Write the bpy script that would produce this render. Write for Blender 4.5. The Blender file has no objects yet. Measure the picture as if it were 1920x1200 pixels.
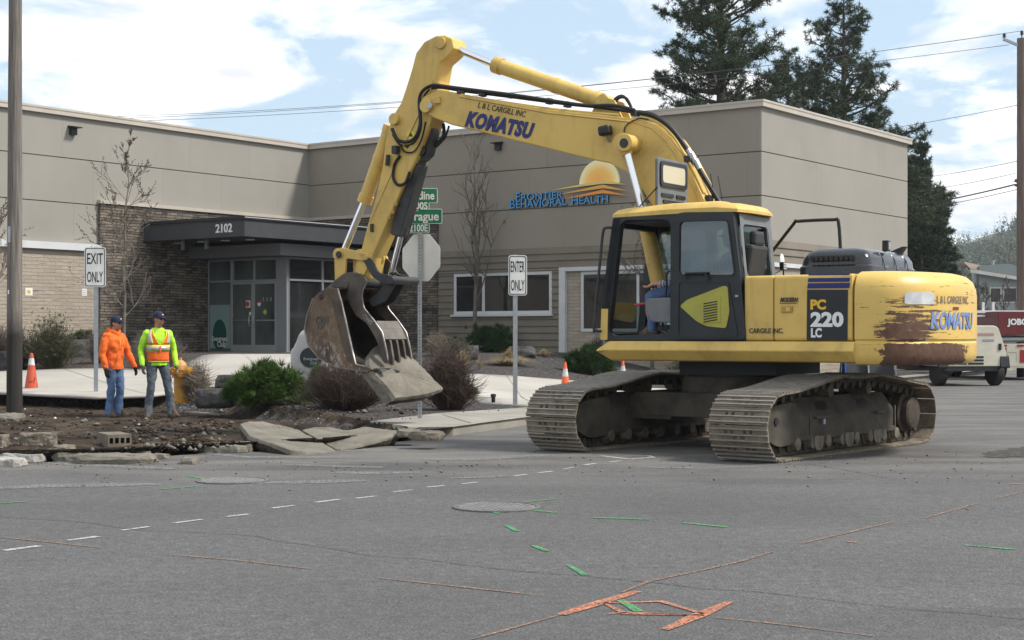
import bpy, bmesh, math, random
import numpy as np
from mathutils import Vector, Matrix, noise as mnoise
from mathutils.geometry import tessellate_polygon
SC = bpy.context.scene
COL = SC.collection
rad = math.radians
# ---------------------------------------------------------------- camera
F, HZ, H0 = 2915.0, 628.0, 1.42          # focal length in photo pixels, horizon row, eye height
cam_d = bpy.data.cameras.new('camera'); cam = bpy.data.objects.new('camera', cam_d); COL.objects.link(cam)
cam.location = (0, 0, H0); cam.rotation_euler = (rad(90), 0, 0)
cam_d.sensor_width = 36.0; cam_d.lens = 36.0 * F / 1920.0
cam_d.shift_y = (HZ - 600) / 1920.0
cam_d.clip_start = 0.1; cam_d.clip_end = 6000
SC.camera = cam
SC.render.resolution_x, SC.render.resolution_y = 1024, 640
SC.view_settings.view_transform = 'Standard'; SC.view_settings.look = 'None'
SC.view_settings.gamma = 1.0; SC.view_settings.exposure = 0.68
try: SC.view_settings.use_curve_mapping = False
except Exception: pass
# ---------------------------------------------------------------- sky and sun
SUN_EL, SUN_AZ = 50, 98                 # azimuth measured from +Y clockwise
wld = bpy.data.worlds.new('World'); SC.world = wld; wld.use_nodes = True
nt = wld.node_tree; nt.nodes.clear()
def wn(t, **k):
    n = nt.nodes.new(t)
    for a, b in k.items(): setattr(n, a, b)
    return n
wout = wn('ShaderNodeOutputWorld'); wbg = wn('ShaderNodeBackground'); wbg.inputs[1].default_value = 0.085
sky = wn('ShaderNodeTexSky', sky_type='NISHITA', sun_disc=False)
sky.sun_elevation = rad(SUN_EL); sky.sun_rotation = rad(SUN_AZ)
sky.air_density = 1.0; sky.dust_density = 1.6; sky.ozone_density = 1.5
tc = wn('ShaderNodeTexCoord'); sep = wn('ShaderNodeSeparateXYZ'); nt.links.new(tc.outputs['Generated'], sep.inputs[0])
def wmath(op, a, b=None, clamp=False):
    n = wn('ShaderNodeMath', operation=op, use_clamp=clamp)
    for i, x in enumerate((a, b)):
        if x is None: continue
        if isinstance(x, (int, float)): n.inputs[i].default_value = x
        else: nt.links.new(x, n.inputs[i])
    return n.outputs[0]
den = wmath('ADD', wmath('MAXIMUM', sep.outputs[2], 0.0), 0.22)
comb = wn('ShaderNodeCombineXYZ')
nt.links.new(wmath('DIVIDE', sep.outputs[0], den), comb.inputs[0])
nt.links.new(wmath('DIVIDE', sep.outputs[1], den), comb.inputs[1])
nt.links.new(wmath('MULTIPLY', sep.outputs[2], 3.0), comb.inputs[2])
n1 = wn('ShaderNodeTexNoise'); n1.inputs['Scale'].default_value = 2.6; n1.inputs['Detail'].default_value = 9; n1.inputs['Roughness'].default_value = .56
n1.inputs['Distortion'].default_value = .35
off = wn('ShaderNodeVectorMath', operation='ADD'); off.inputs[1].default_value = (3.3, 1.7, 0.4)
nt.links.new(comb.outputs[0], off.inputs[0]); nt.links.new(off.outputs[0], n1.inputs['Vector'])
rmp = wn('ShaderNodeValToRGB'); rmp.color_ramp.elements[0].position = .43; rmp.color_ramp.elements[1].position = .53
nt.links.new(n1.outputs[0], rmp.inputs[0])
n2 = wn('ShaderNodeTexNoise'); n2.inputs['Scale'].default_value = 5.5; n2.inputs['Detail'].default_value = 7
nt.links.new(off.outputs[0], n2.inputs['Vector'])
rm2 = wn('ShaderNodeValToRGB'); rm2.color_ramp.elements[0].position = .34; rm2.color_ramp.elements[1].position = .60
rm2.color_ramp.elements[0].color = (6.9, 7.1, 7.5, 1); rm2.color_ramp.elements[1].color = (10.6, 10.5, 10.4, 1)
nt.links.new(n2.outputs[0], rm2.inputs[0])
blu = wn('ShaderNodeMixRGB'); blu.inputs[0].default_value = .7; blu.inputs[2].default_value = (5.3, 6.8, 8.2, 1)
nt.links.new(sky.outputs[0], blu.inputs[1])
mx = wn('ShaderNodeMixRGB'); nt.links.new(rmp.outputs[0], mx.inputs[0])
nt.links.new(blu.outputs[0], mx.inputs[1]); nt.links.new(rm2.outputs[0], mx.inputs[2])
nt.links.new(mx.outputs[0], wbg.inputs[0]); nt.links.new(wbg.outputs[0], wout.inputs[0])
sun_d = bpy.data.lights.new('sun', 'SUN'); sun_d.energy = 3.0; sun_d.angle = rad(9); sun_d.color = (1, .955, .89)
sun = bpy.data.objects.new('sun', sun_d); COL.objects.link(sun)
_sd = Vector((math.sin(rad(SUN_AZ)) * math.cos(rad(SUN_EL)), math.cos(rad(SUN_AZ)) * math.cos(rad(SUN_EL)), math.sin(rad(SUN_EL))))
sun.rotation_euler = _sd.to_track_quat('Z', 'Y').to_euler()
SC.cycles.max_bounces = 6; SC.cycles.transparent_max_bounces = 12; SC.cycles.diffuse_bounces = 3
try: SC.cycles.use_denoising = True
except Exception: pass
# ---------------------------------------------------------------- tags
def tag(o, label=None, cat=None, group=None, kind=None):
    if label: o['label'] = label
    if cat: o['category'] = cat
    if group: o['group'] = group
    if kind: o['kind'] = kind
    return o
def thing(name, label, cat, loc=(0, 0, 0), rz=0.0, group=None):
    o = bpy.data.objects.new(name, None); COL.objects.link(o); o.empty_display_size = .2
    o.location = loc; o.rotation_euler = (0, 0, rz)
    return tag(o, label, cat, group)
def copy_tree(o, parent=None):
    c = o.copy(); COL.objects.link(c)
    if parent: c.parent = parent
    for ch in list(o.children): copy_tree(ch, c)
    return c
# ---------------------------------------------------------------- mesh builder
def tri_holes(outer, holes):
    polys = [[Vector((p[0], p[1], 0)) for p in l] for l in [outer] + list(holes)]
    return tessellate_polygon(polys), [p for l in polys for p in l]
class MB:
    def __init__(s): s.v = []; s.f = []; s.m = []; s.mi = 0
    def add(s, vs, fs):
        o = len(s.v); s.v += [tuple(p) for p in vs]; s.f += [tuple(i + o for i in f) for f in fs]; s.m += [s.mi] * len(fs)
        return s
    def box(s, c, d, rz=0, M=None):
        x, y, z = d[0] / 2, d[1] / 2, d[2] / 2
        vs = [Vector((a, b, e)) for a in (-x, x) for b in (-y, y) for e in (-z, z)]
        R = (M if M is not None else Matrix.Rotation(rz, 3, 'Z'))
        vs = [R @ p + Vector(c) for p in vs]
        return s.add(vs, [(0, 1, 3, 2), (4, 6, 7, 5), (0, 4, 5, 1), (2, 3, 7, 6), (0, 2, 6, 4), (1, 5, 7, 3)])
    def b2(s, a, b):
        return s.box([(a[i] + b[i]) / 2 for i in range(3)], [abs(b[i] - a[i]) for i in range(3)])
    def prism(s, poly, t0, t1, mp, holes=()):
        "mp(a,b,t) -> xyz"
        if not holes:
            n = len(poly); vs = [mp(a, b, t0) for a, b in poly] + [mp(a, b, t1) for a, b in poly]
            fs = [tuple(range(n)), tuple(range(2 * n - 1, n - 1, -1))]
            fs += [(i, (i + 1) % n, n + (i + 1) % n, n + i) for i in range(n)]
            return s.add(vs, fs)
        tr, pts = tri_holes(poly, holes); n = len(pts)
        vs = [mp(p.x, p.y, t0) for p in pts] + [mp(p.x, p.y, t1) for p in pts]
        fs = [tuple(t) for t in tr] + [tuple(n + i for i in reversed(t)) for t in tr]
        k = 0
        for l in [poly] + list(holes):
            m = len(l); fs += [(k + i, k + (i + 1) % m, n + k + (i + 1) % m, n + k + i) for i in range(m)]; k += m
        return s.add(vs, fs)
    def tube(s, pts, r, n=8, caps=True, flat=1.0):
        pts = [Vector(p) for p in pts]; k = len(pts)
        rs = [r] * k if isinstance(r, (int, float)) else list(r)
        vs = []; up = None
        for i, p in enumerate(pts):
            d = (pts[min(i + 1, k - 1)] - pts[max(i - 1, 0)])
            d = d.normalized() if d.length > 1e-9 else Vector((0, 0, 1))
            if up is None: up = d.orthogonal().normalized()
            else:
                up = up - d * up.dot(d); up = up.normalized() if up.length > 1e-6 else d.orthogonal().normalized()
            w = d.cross(up)
            for j in range(n):
                a = 2 * math.pi * j / n; vs.append(p + (up * math.cos(a) + w * math.sin(a) * flat) * rs[i])
        fs = [(i * n + j, i * n + (j + 1) % n, (i + 1) * n + (j + 1) % n, (i + 1) * n + j) for i in range(k - 1) for j in range(n)]
        if caps: fs += [tuple(range(n - 1, -1, -1)), tuple(range((k - 1) * n, k * n))]
        return s.add(vs, fs)
    def cyl(s, a, b, r, n=16, r2=None): return s.tube([a, b], [r, r if r2 is None else r2], n)
    def loft(s, rings, caps=True):
        n = len(rings[0]); k = len(rings); vs = [p for r in rings for p in r]
        fs = [(i * n + j, i * n + (j + 1) % n, (i + 1) * n + (j + 1) % n, (i + 1) * n + j) for i in range(k - 1) for j in range(n)]
        if caps: fs += [tuple(range(n - 1, -1, -1)), tuple(range((k - 1) * n, k * n))]
        return s.add(vs, fs)
    def lathe(s, prof, n=20, loc=(0, 0, 0), M=None):
        R = M if M is not None else Matrix.Identity(3); L = Vector(loc)
        return s.loft([[R @ Vector((r * math.cos(2 * math.pi * j / n), r * math.sin(2 * math.pi * j / n), z)) + L for j in range(n)] for r, z in prof])
    def ell(s, c, r, n=14, k=9, M=None):
        if isinstance(r, (int, float)): r = (r, r, r)
        R = M if M is not None else Matrix.Identity(3); rings = []
        for i in range(k):
            t = -math.pi / 2 + math.pi * (i + .02) / (k - 1 + .04); t = max(-1.56, min(1.56, t))
            rings.append([R @ Vector((r[0] * math.cos(t) * math.cos(2 * math.pi * j / n), r[1] * math.cos(t) * math.sin(2 * math.pi * j / n), r[2] * math.sin(t))) + Vector(c) for j in range(n)])
        return s.loft(rings)
    def build(s, name, mat, parent=None, smooth=0, bevel=0, loc=None, rz=0, recalc=True, bseg=2):
        me = bpy.data.meshes.new(name); me.from_pydata(s.v, [], s.f)
        for m in (mat if isinstance(mat, (list, tuple)) else [mat]): me.materials.append(m)
        if any(s.m): me.polygons.foreach_set('material_index', s.m)
        if recalc:
            bm = bmesh.new(); bm.from_mesh(me); bmesh.ops.recalc_face_normals(bm, faces=bm.faces); bm.to_mesh(me); bm.free()
        me.update()
        if smooth:
            me.polygons.foreach_set('use_smooth', [True] * len(me.polygons))
            me.set_sharp_from_angle(angle=rad(smooth))
        o = bpy.data.objects.new(name, me); COL.objects.link(o)
        if parent: o.parent = parent
        if loc is not None: o.location = loc
        if rz: o.rotation_euler = (0, 0, rz)
        if bevel:
            b = o.modifiers.new('bevel', 'BEVEL'); b.width = bevel; b.segments = bseg; b.limit_method = 'ANGLE'; b.angle_limit = rad(35)
        return o
def mesh_np(name, V, T, mat, parent=None, loc=None, mi=None, smooth=False):
    "triangle / quad soup from numpy arrays"
    V = np.asarray(V, np.float32).reshape(-1, 3); T = np.asarray(T, np.int32); k = T.shape[1]
    me = bpy.data.meshes.new(name)
    me.vertices.add(len(V)); me.vertices.foreach_set('co', V.ravel())
    me.loops.add(T.size); me.loops.foreach_set('vertex_index', T.ravel())
    me.polygons.add(len(T)); me.polygons.foreach_set('loop_start', np.arange(0, T.size, k, dtype=np.int32))
    for m in (mat if isinstance(mat, (list, tuple)) else [mat]): me.materials.append(m)
    if mi is not None: me.polygons.foreach_set('material_index', np.asarray(mi, np.int32))
    if smooth: me.polygons.foreach_set('use_smooth', [True] * len(T))
    me.update(calc_edges=True)
    o = bpy.data.objects.new(name, me); COL.objects.link(o)
    if parent: o.parent = parent
    if loc is not None: o.location = loc
    return o
def XY(a, b, t): return (a, b, t)
def XZ(a, b, t): return (a, t, b)
def YZ(a, b, t): return (t, a, b)
def rect(a0, b0, a1, b1): return [(a0, b0), (a1, b0), (a1, b1), (a0, b1)]
def rrect(a0, b0, a1, b1, r, k=4):
    out = []
    for cx, cy, s in ((a1 - r, b0 + r, -90), (a1 - r, b1 - r, 0), (a0 + r, b1 - r, 90), (a0 + r, b0 + r, 180)):
        for i in range(k + 1):
            t = rad(s + 90 * i / k); out.append((cx + r * math.cos(t), cy + r * math.sin(t)))
    return out
def roundpoly(P, r, k=3):
    "round the corners of a 2-D polygon"
    n = len(P); out = []
    for i in range(n):
        a, b, c = Vector(P[i - 1]), Vector(P[i]), Vector(P[(i + 1) % n])
        d1, d2 = (a - b), (c - b); q = min(r, d1.length * .45, d2.length * .45)
        p1 = b + d1.normalized() * q; p2 = b + d2.normalized() * q
        for j in range(k + 1):
            t = j / k; p = p1 * (1 - t) ** 2 + b * 2 * t * (1 - t) + p2 * t * t; out.append((p.x, p.y))
    return out
def catmull(P, k=6):
    P = [Vector(p) for p in P]; out = []
    for i in range(len(P) - 1):
        a, b, c, d = P[max(i - 1, 0)], P[i], P[i + 1], P[min(i + 2, len(P) - 1)]
        for j in range(k):
            t = j / k; out.append(.5 * (2 * b + (c - a) * t + (2 * a - 5 * b + 4 * c - d) * t * t + (3 * b - a - 3 * c + d) * t ** 3))
    return out + [P[-1]]
# ---------------------------------------------------------------- lettering
def text_mb(body, size, M, depth=.004, bold=0.0, sx=1.0, shear=0.0, align='CENTER', space=1.0, mb=None):
    "lettering in the local xy-plane of the 4x4 matrix M, extruded along +z by depth"
    cu = bpy.data.curves.new('t', 'FONT'); cu.body = body; cu.size = size; cu.align_x = align; cu.align_y = 'CENTER'
    cu.offset = bold; cu.shear = shear; cu.space_character = space; cu.resolution_u = 3; cu.extrude = depth / 2
    ob = bpy.data.objects.new('t', cu); COL.objects.link(ob)
    dg = bpy.context.evaluated_depsgraph_get(); me = bpy.data.meshes.new_from_object(ob.evaluated_get(dg))
    mb = mb or MB()
    mb.add([M @ Vector((v.co.x * sx, v.co.y, v.co.z + depth / 2)) for v in me.vertices], [tuple(p.vertices) for p in me.polygons])
    bpy.data.objects.remove(ob); bpy.data.meshes.remove(me); bpy.data.curves.remove(cu)
    return mb
def frame(o, x, y):
    "4x4 with origin o, local x axis along x and y axis along y"
    x = Vector(x).normalized(); y = Vector(y); y = (y - x * y.dot(x)).normalized(); z = x.cross(y)
    return Matrix(((x.x, y.x, z.x, o[0]), (x.y, y.y, z.y, o[1]), (x.z, y.z, z.z, o[2]), (0, 0, 0, 1)))
# ---------------------------------------------------------------- materials
class NT:
    def __init__(s, name):
        s.mat = bpy.data.materials.new(name); s.mat.use_nodes = True; s.t = s.mat.node_tree
        s.b = s.t.nodes['Principled BSDF']; s.o = s.t.nodes['Material Output']
        s.tc = s.n('ShaderNodeTexCoord')
    def n(s, ty, **k):
        x = s.t.nodes.new(ty)
        for a, b in k.items(): setattr(x, a, b)
        return x
    def l(s, a, b): s.t.links.new(a, b)
    def set(s, sock, v):
        if hasattr(v, 'is_output') or isinstance(v, bpy.types.NodeSocket): s.l(v, sock)
        else:
            if isinstance(v, (tuple, list)) and len(v) == 3 and sock.type == 'RGBA': v = (*v, 1)
            sock.default_value = v
    def obj(s, scale=(1, 1, 1), rz=0.0):
        m = s.n('ShaderNodeMapping'); m.inputs['Scale'].default_value = scale; m.inputs['Rotation'].default_value = (0, 0, rz)
        s.l(s.tc.outputs['Object'], m.inputs[0]); return m.outputs[0]
    def noise(s, scale=5, detail=4, rough=.55, vec=None, dist=0):
        x = s.n('ShaderNodeTexNoise'); x.inputs['Scale'].default_value = scale; x.inputs['Detail'].default_value = detail
        x.inputs['Roughness'].default_value = rough; x.inputs['Distortion'].default_value = dist
        s.l(vec if vec is not None else s.tc.outputs['Object'], x.inputs['Vector']); return x.outputs[0]
    def ramp(s, fac, *st):
        r = s.n('ShaderNodeValToRGB'); e = r.color_ramp.elements
        while len(e) < len(st): e.new(.5)
        for i, (p, c) in enumerate(st):
            e[i].position = p; c = c if isinstance(c, (tuple, list)) else (c, c, c); e[i].color = (*c[:3], 1)
        s.l(fac, r.inputs[0]); return r.outputs[0]
    def mix(s, fac, a, b, mode='MIX'):
        x = s.n('ShaderNodeMixRGB', blend_type=mode)
        for i, v in enumerate((fac, a, b)): s.set(x.inputs[i], v)
        return x.outputs[0]
    def math(s, op, a, b=0.0, clamp=False):
        x = s.n('ShaderNodeMath', operation=op, use_clamp=clamp)
        s.set(x.inputs[0], a); s.set(x.inputs[1], b); return x.outputs[0]
    def bump(s, h, st=.3, dist=.02):
        x = s.n('ShaderNodeBump'); x.inputs['Strength'].default_value = st; x.inputs['Distance'].default_value = dist
        s.l(h, x.inputs['Height']); s.l(x.outputs[0], s.b.inputs['Normal'])
    def done(s, col=None, rough=None, metal=None, spec=None):
        if col is not None: s.set(s.b.inputs['Base Color'], col)
        if rough is not None: s.set(s.b.inputs['Roughness'], rough)
        if metal is not None: s.set(s.b.inputs['Metallic'], metal)
        if spec is not None: s.set(s.b.inputs['Specular IOR Level'], spec)
        return s.mat
def mat(name, col, rough=.8, metal=0, col2=None, scale=4, lo=.35, hi=.65, bump=0, bscale=40, spec=.4, bdist=.01):
    m = NT(name)
    c = col
    if col2 is not None: c = m.ramp(m.noise(scale, 6, .6), (lo, col), (hi, col2))
    if bump: m.bump(m.noise(bscale, 4, .6), bump, bdist)
    return m.done(c, rough, metal, spec)
M = {}
M['white'] = mat('white_paint', (.74, .74, .72), .5, col2=(.64, .64, .61), scale=3)
M['black'] = mat('black_paint', (.012, .012, .013), .45)
M['rubber'] = mat('black_rubber', (.018, .018, .018), .7, col2=(.03, .028, .026), scale=6)
M['galv'] = mat('galvanized_steel', (.42, .44, .46), .42, .75, col2=(.33, .35, .37), scale=9)
M['signback'] = mat('sign_aluminium_back', (.78, .78, .75), .5, .0, col2=(.68, .69, .65), scale=2.5)
M['signgreen'] = mat('street_sign_green', (.004, .16, .085), .4)
M['chrome'] = mat('chrome_rod', (.75, .76, .78), .12, 1.0)
M['darksteel'] = mat('dark_steel', (.028, .03, .034), .5, .2, col2=(.05, .048, .045), scale=6)
M['mud'] = mat('muddy_steel', (.055, .045, .034), .8, .1, col2=(.12, .10, .075), scale=7, bump=.3, bscale=30)
M['undersoil'] = mat('undercarriage_dark_paint', (.038, .034, .027), .8, .1, col2=(.085, .073, .055), scale=4, bump=.2, bscale=40)
# ================================================================ ground shape
NU = (.588, .809); NV = (.809, -.588)
def uv(x, y): return NU[0] * x + NU[1] * y, NV[0] * x + NV[1] * y
def sstep(a, b, x):
    t = max(0., min(1., (x - a) / (b - a))); return t * t * (3 - 2 * t)
def kerb_d(x, y):
    d = 1e9
    for (x1, y1), (x2, y2) in KSEG:
        dx, dy = x2 - x1, y2 - y1; t = max(0, min(1, ((x - x1) * dx + (y - y1) * dy) / (dx * dx + dy * dy)))
        d = min(d, math.hypot(x - x1 - t * dx, y - y1 - t * dy))
    return d
KSEG = [((.17, 24.1), (15.7, 55.0)), ((15.7, 55), (60, 150))]
def H_base(x, y):
    u, v = uv(x, y)
    k = sstep(-22, -31, v); sl = .0385 + (.088 - .0385) * k
    h = min(.13 + max(0, u - 18) * sl, .91)
    return min(h, .135 + max(0., kerb_d(x, y) - 3.4) * .16)
def pix(px, py, z=0.0):
    "ground point seen at photo pixel (px,py) on level z"
    Y = (H0 - z) * F / (py - HZ); return ((px - 960) / F * Y, Y)
def at(px, py, Y):
    return Vector(((px - 960) / F * Y, Y, H0 - (py - HZ) / F * Y))
def inpoly(x, y, P):
    c = False; n = len(P)
    for i in range(n):
        x1, y1 = P[i]; x2, y2 = P[i - 1]
        if (y1 > y) != (y2 > y) and x < (x2 - x1) * (y - y1) / (y2 - y1) + x1: c = not c
    return c
def edist(x, y, P):
    d = 1e9; n = len(P)
    for i in range(n):
        x1, y1 = P[i]; x2, y2 = P[i - 1]; dx, dy = x2 - x1, y2 - y1
        t = max(0, min(1, ((x - x1) * dx + (y - y1) * dy) / (dx * dx + dy * dy + 1e-12)))
        d = min(d, math.hypot(x - x1 - t * dx, y - y1 - t * dy))
    return d
def hit(px, py, h=H_base):
    a = (px - 960) / F; b = (py - HZ) / F; Y = 8.0
    while Y < 140:
        if H0 - b * Y <= h(a * Y, Y): break
        Y += .05
        u, v = uv(a * Y, Y)
        if h in (H_base, globals().get('H')) and (u > 37.3 or v < -35.2): return Vector((a * Y, Y, h(a * Y, Y)))
    lo, hi = Y - .05, Y
    for _ in range(18):
        m = (lo + hi) / 2
        if H0 - b * m <= h(a * m, m): hi = m
        else: lo = m
    return Vector((a * hi, hi, h(a * hi, hi)))
def hitp(L): return [tuple(hit(*p)[:2]) for p in L]
# kerb line of the corner lot, in world metres, from the far left round the corner to the far right
KERB = [(-60, 28)] + [(-30, 22), (-12, 18.4)] + [pix(*p) for p in ((0, 868), (200, 864), (340, 853), (480, 847), (620, 841), (700, 832), (790, 824), (850, 817), (980, 799), (1200, 769), (1480, 738), (1745, 711.5), (1862, 699))] + [(33, 96), (60, 150)]
# the dug-out corner: bare soil, lower than the road
PIT = [(-34, 22.7), (-12, 18.5)] + [pix(*p) for p in ((0, 867), (200, 863), (340, 852), (480, 846), (620, 840), (700, 831), (770, 825))] + \
      [tuple(pix(px, py, .12)) for px, py in ((764, 802), (692, 790), (620, 779), (520, 769), (430, 757), (340, 750), (240, 750), (150, 747), (60, 744), (0, 744))] + [(-34, 36)]
def fbm(x, y, s, o=0.0):
    return mnoise.fractal(Vector((x * s + o, y * s - o, o)), 1.0, 2.0, 4)
def H(x, y):
    h = H_base(x, y)
    if inpoly(x, y, PIT):
        d = edist(x, y, PIT); b = -.035 + .05 * fbm(x, y, .5) + .035 * fbm(x, y, 2.2, 7) + .012 * fbm(x, y, 7, 3)
        k = sstep(0.02, .20 + .08 * fbm(x, y, 1.3, 11), d)
        kf = h if edist(x, y, KERB) > 1.0 else min(h, .02)
        h = kf * (1 - k) + b * k
    return h
def gpos(px, py):
    return hit(px, py, H)
def sheet(name, poly, mat, h, off, step, parent=None, smooth=True, thick=0):
    "a ground sheet over a world polygon following h, cut on a grid of the given step"
    xs = [p[0] for p in poly]; ys = [p[1] for p in poly]
    bm = bmesh.new(); bm.faces.new([bm.verts.new((x, y, 0)) for x, y in poly]); bm.normal_update()
    bmesh.ops.triangulate(bm, faces=bm.faces[:])
    def cut(lo, hi, ax):
        t = math.floor(lo / step) * step
        while t < hi:
            co = (t, 0, 0) if ax == 0 else (0, t, 0); no = (1, 0, 0) if ax == 0 else (0, 1, 0)
            bmesh.ops.bisect_plane(bm, geom=bm.verts[:] + bm.edges[:] + bm.faces[:], plane_co=co, plane_no=no, dist=1e-5); t += step
    if step: cut(min(xs), max(xs), 0); cut(min(ys), max(ys), 1)
    for v in bm.verts: v.co.z = h(v.co.x, v.co.y) + off
    bmesh.ops.recalc_face_normals(bm, faces=bm.faces)
    if sum(f.normal.z for f in bm.faces) < 0: bmesh.ops.reverse_faces(bm, faces=bm.faces)
    me = bpy.data.meshes.new(name); bm.to_mesh(me); bm.free(); me.materials.append(mat)
    if smooth: me.polygons.foreach_set('use_smooth', [True] * len(me.polygons))
    o = bpy.data.objects.new(name, me); COL.objects.link(o)
    if parent: o.parent = parent
    if thick:
        sd = o.modifiers.new('thick', 'SOLIDIFY'); sd.thickness = thick; sd.offset = -1
    return o
# ---------------------------------------------------------------- ground materials
def asphalt():
    m = NT('asphalt'); W = m.tc.outputs['Object']
    ang = math.atan2(-.588, .809)
    big = m.noise(.22, 5, .6)
    st = m.noise(1.0, 5, .55, m.obj((.06, .55, 1), -ang))          # worn streaks along the near street
    fine = m.noise(60, 2, .8); mid = m.noise(11, 6, .7)
    c = m.ramp(mid, (.28, (.074, .073, .073)), (.72, (.135, .132, .131)))
    vo = m.n('ShaderNodeTexVoronoi'); vo.inputs['Scale'].default_value = 62; m.l(W, vo.inputs['Vector'])
    sc = m.n('ShaderNodeSeparateColor'); m.l(vo.outputs['Color'], sc.inputs[0])
    c = m.mix(.26, c, m.mix(1, c, m.ramp(sc.outputs[0], (.0, .35), (.55, .95), (.85, 1.3), (1., 2.3)), 'MULTIPLY'))
    c = m.mix(.36, c, m.mix(1, c, m.ramp(fine, (.3, .4), (.7, 1.5)), 'MULTIPLY'))
    c = m.mix(m.math('MULTIPLY', m.ramp(st, (.45, 0.), (.75, 1.)), .28), c, (.185, .18, .176))
    c = m.mix(m.math('MULTIPLY', m.ramp(big, (.42, 0.), (.60, 1.)), .42), c, (.068, .066, .065))
    ptc = m.ramp(m.noise(.5, 3, .5, m.obj((.5, 1, 1), -ang)), (.57, 0.), (.60, 1.)); c = m.mix(m.math('MULTIPLY', ptc, .30), c, (.06, .059, .06))
    # dust and soil tracked out from the dig
    sx = m.n('ShaderNodeSeparateXYZ'); m.l(W, sx.inputs[0])
    near = m.math('MULTIPLY', m.ramp(m.math('MULTIPLY', sx.outputs[1], .04), (.56, 0.), (.70, 1.)), m.ramp(m.noise(.9, 5, .65, m.obj((.45, 1.3, 1))), (.4, 0.), (.62, 1.)))
    c = m.mix(m.math('MULTIPLY', near, .6), c, (.20, .185, .165))
    m.bump(vo.outputs['Distance'], .7, .012)
    return m.done(c, .88, 0, .25)
def concrete(name, a, b, scale=1.2, speck=.4):
    m = NT(name)
    c = m.ramp(m.noise(scale, 6, .62), (.33, a), (.68, b))
    f = m.ramp(m.noise(70, 3, .7), (.3, .72), (.7, 1.12)); c = m.mix(speck, c, m.mix(1, c, f, 'MULTIPLY'))
    m.bump(m.noise(60, 4, .65), .25, .006); return m.done(c, .9, 0, .25)
def soil():
    m = NT('dug_soil')
    c = m.ramp(m.noise(1.1, 7, .66), (.32, (.018, .0135, .0105)), (.49, (.052, .038, .028)), (.70, (.125, .094, .066)))
    c = m.mix(m.ramp(m.noise(34, 4, .75), (.61, 0.), (.66, .8)), c, (.27, .25, .22))
    m.bump(m.noise(18, 7, .75), 1.0, .06); return m.done(c, .97, 0, .1)
def gravel(name, a, b, c3):
    m = NT(name)
    v = m.n('ShaderNodeTexVoronoi'); v.inputs['Scale'].default_value = 28; m.l(m.tc.outputs['Object'], v.inputs['Vector'])
    sx = m.n('ShaderNodeSeparateColor'); m.l(v.outputs['Color'], sx.inputs[0])
    c = m.ramp(sx.outputs[0], (0, a), (.75, b), (1, c3))
    c = m.mix(m.ramp(m.noise(.7, 5, .6), (.48, 0.), (.64, .7)), c, (.085, .06, .045))
    m.bump(v.outputs['Distance'], .9, .03); return m.done(c, .95, 0, .15)
M['asphalt'] = asphalt()
M['walk'] = concrete('sidewalk_concrete', (.23, .212, .18), (.33, .31, .27))
M['drive'] = concrete('driveway_concrete', (.33, .307, .27), (.41, .385, .345), .5, .2)
M['oldcon'] = concrete('broken_concrete', (.125, .112, .09), (.225, .205, .168), 2.6, .8)
M['soil'] = soil()
M['gravel'] = gravel('dark_bark_gravel', (.024, .023, .024), (.068, .065, .064), (.15, .14, .13))
M['farsoil'] = mat('dry_ground', (.12, .10, .07), .95, col2=(.19, .165, .12), scale=.2)
# ---------------------------------------------------------------- setting
def flat0(x, y): return 0.0
g = sheet('ground', [(-900, -60), (900, -60), (900, 1150), (-900, 1150)], M['farsoil'], lambda x, y: -.45, 0, 0); tag(g, kind='structure')
r = sheet('road', KERB + [(75, 150), (400, 150), (400, -40), (-200, -40), (-200, 60), (-60, 28)][:5] + [(-200, 49.7)], M['asphalt'], flat0, 0, 0); tag(r, kind='structure')
lot = [p for p in KERB] + [(60, 165), (-60, 165)]
NEARLOT = KERB[1:16] + [(17, 56), (-8, 62), (-30, 44)]
bed = sheet('planting_bed', NEARLOT, M['gravel'], H, -.006, .3); tag(bed, kind='structure')
farlot = sheet('back_lot', [KERB[15], KERB[16], KERB[17], (-60, 150), (-60, 28), (-30, 22), (-30, 44), (-8, 62), (17, 56)], M['farsoil'], H_base, -.012, 6); tag(farlot, kind='structure')
pit = sheet('dirt_pit', PIT[1:-1], M['soil'], H, .006, .085); tag(pit, kind='structure')
# concrete driveway: apron at the exit sign, walk to the doors, apron at the enter sign
DL = hitp([(-90, 702), (12, 696.5), (195, 691.5), (330, 690), (405, 664.5), (548, 664.5), (580, 690), (700, 694), (890, 702), (975, 706.5), (1060, 713), (1180, 722), (1290, 731), (1290, 757), (1190, 757), (1000, 763), (905, 756.5), (885, 742), (700, 712), (575, 708), (430, 712), (398, 727), (280, 742.5), (180, 745.5), (40, 738.5), (-90, 733)])
drv = sheet('driveway', DL, M['drive'], H_base, .014, .8, thick=.05); tag(drv, kind='structure')
mb = MB()
for a, b in (((120, 693), (279, 741)), ((300, 690), (395, 722)), ((950, 705), (1010, 762)), ((452, 665), (500, 705)), ((0, 715), (390, 709)), ((905, 731), (1100, 735))):
    pts = [hit(*a), hit(*b)]; q = []
    for i in range(9):
        p = pts[0].lerp(pts[1], i / 8); q.append(Vector((p.x, p.y, H_base(p.x, p.y) + .018)))
    n = (pts[1] - pts[0]); n = Vector((-n.y, n.x, 0)).normalized() * .007
    mb.add([p + n for p in q] + [p - n for p in q], [(i, i + 1, 10 + i, 9 + i) for i in range(8)])
dj = mb.build('driveway_joint', mat('joint_dark', (.10, .095, .085), .95), recalc=False); tag(dj, kind='structure')
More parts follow.
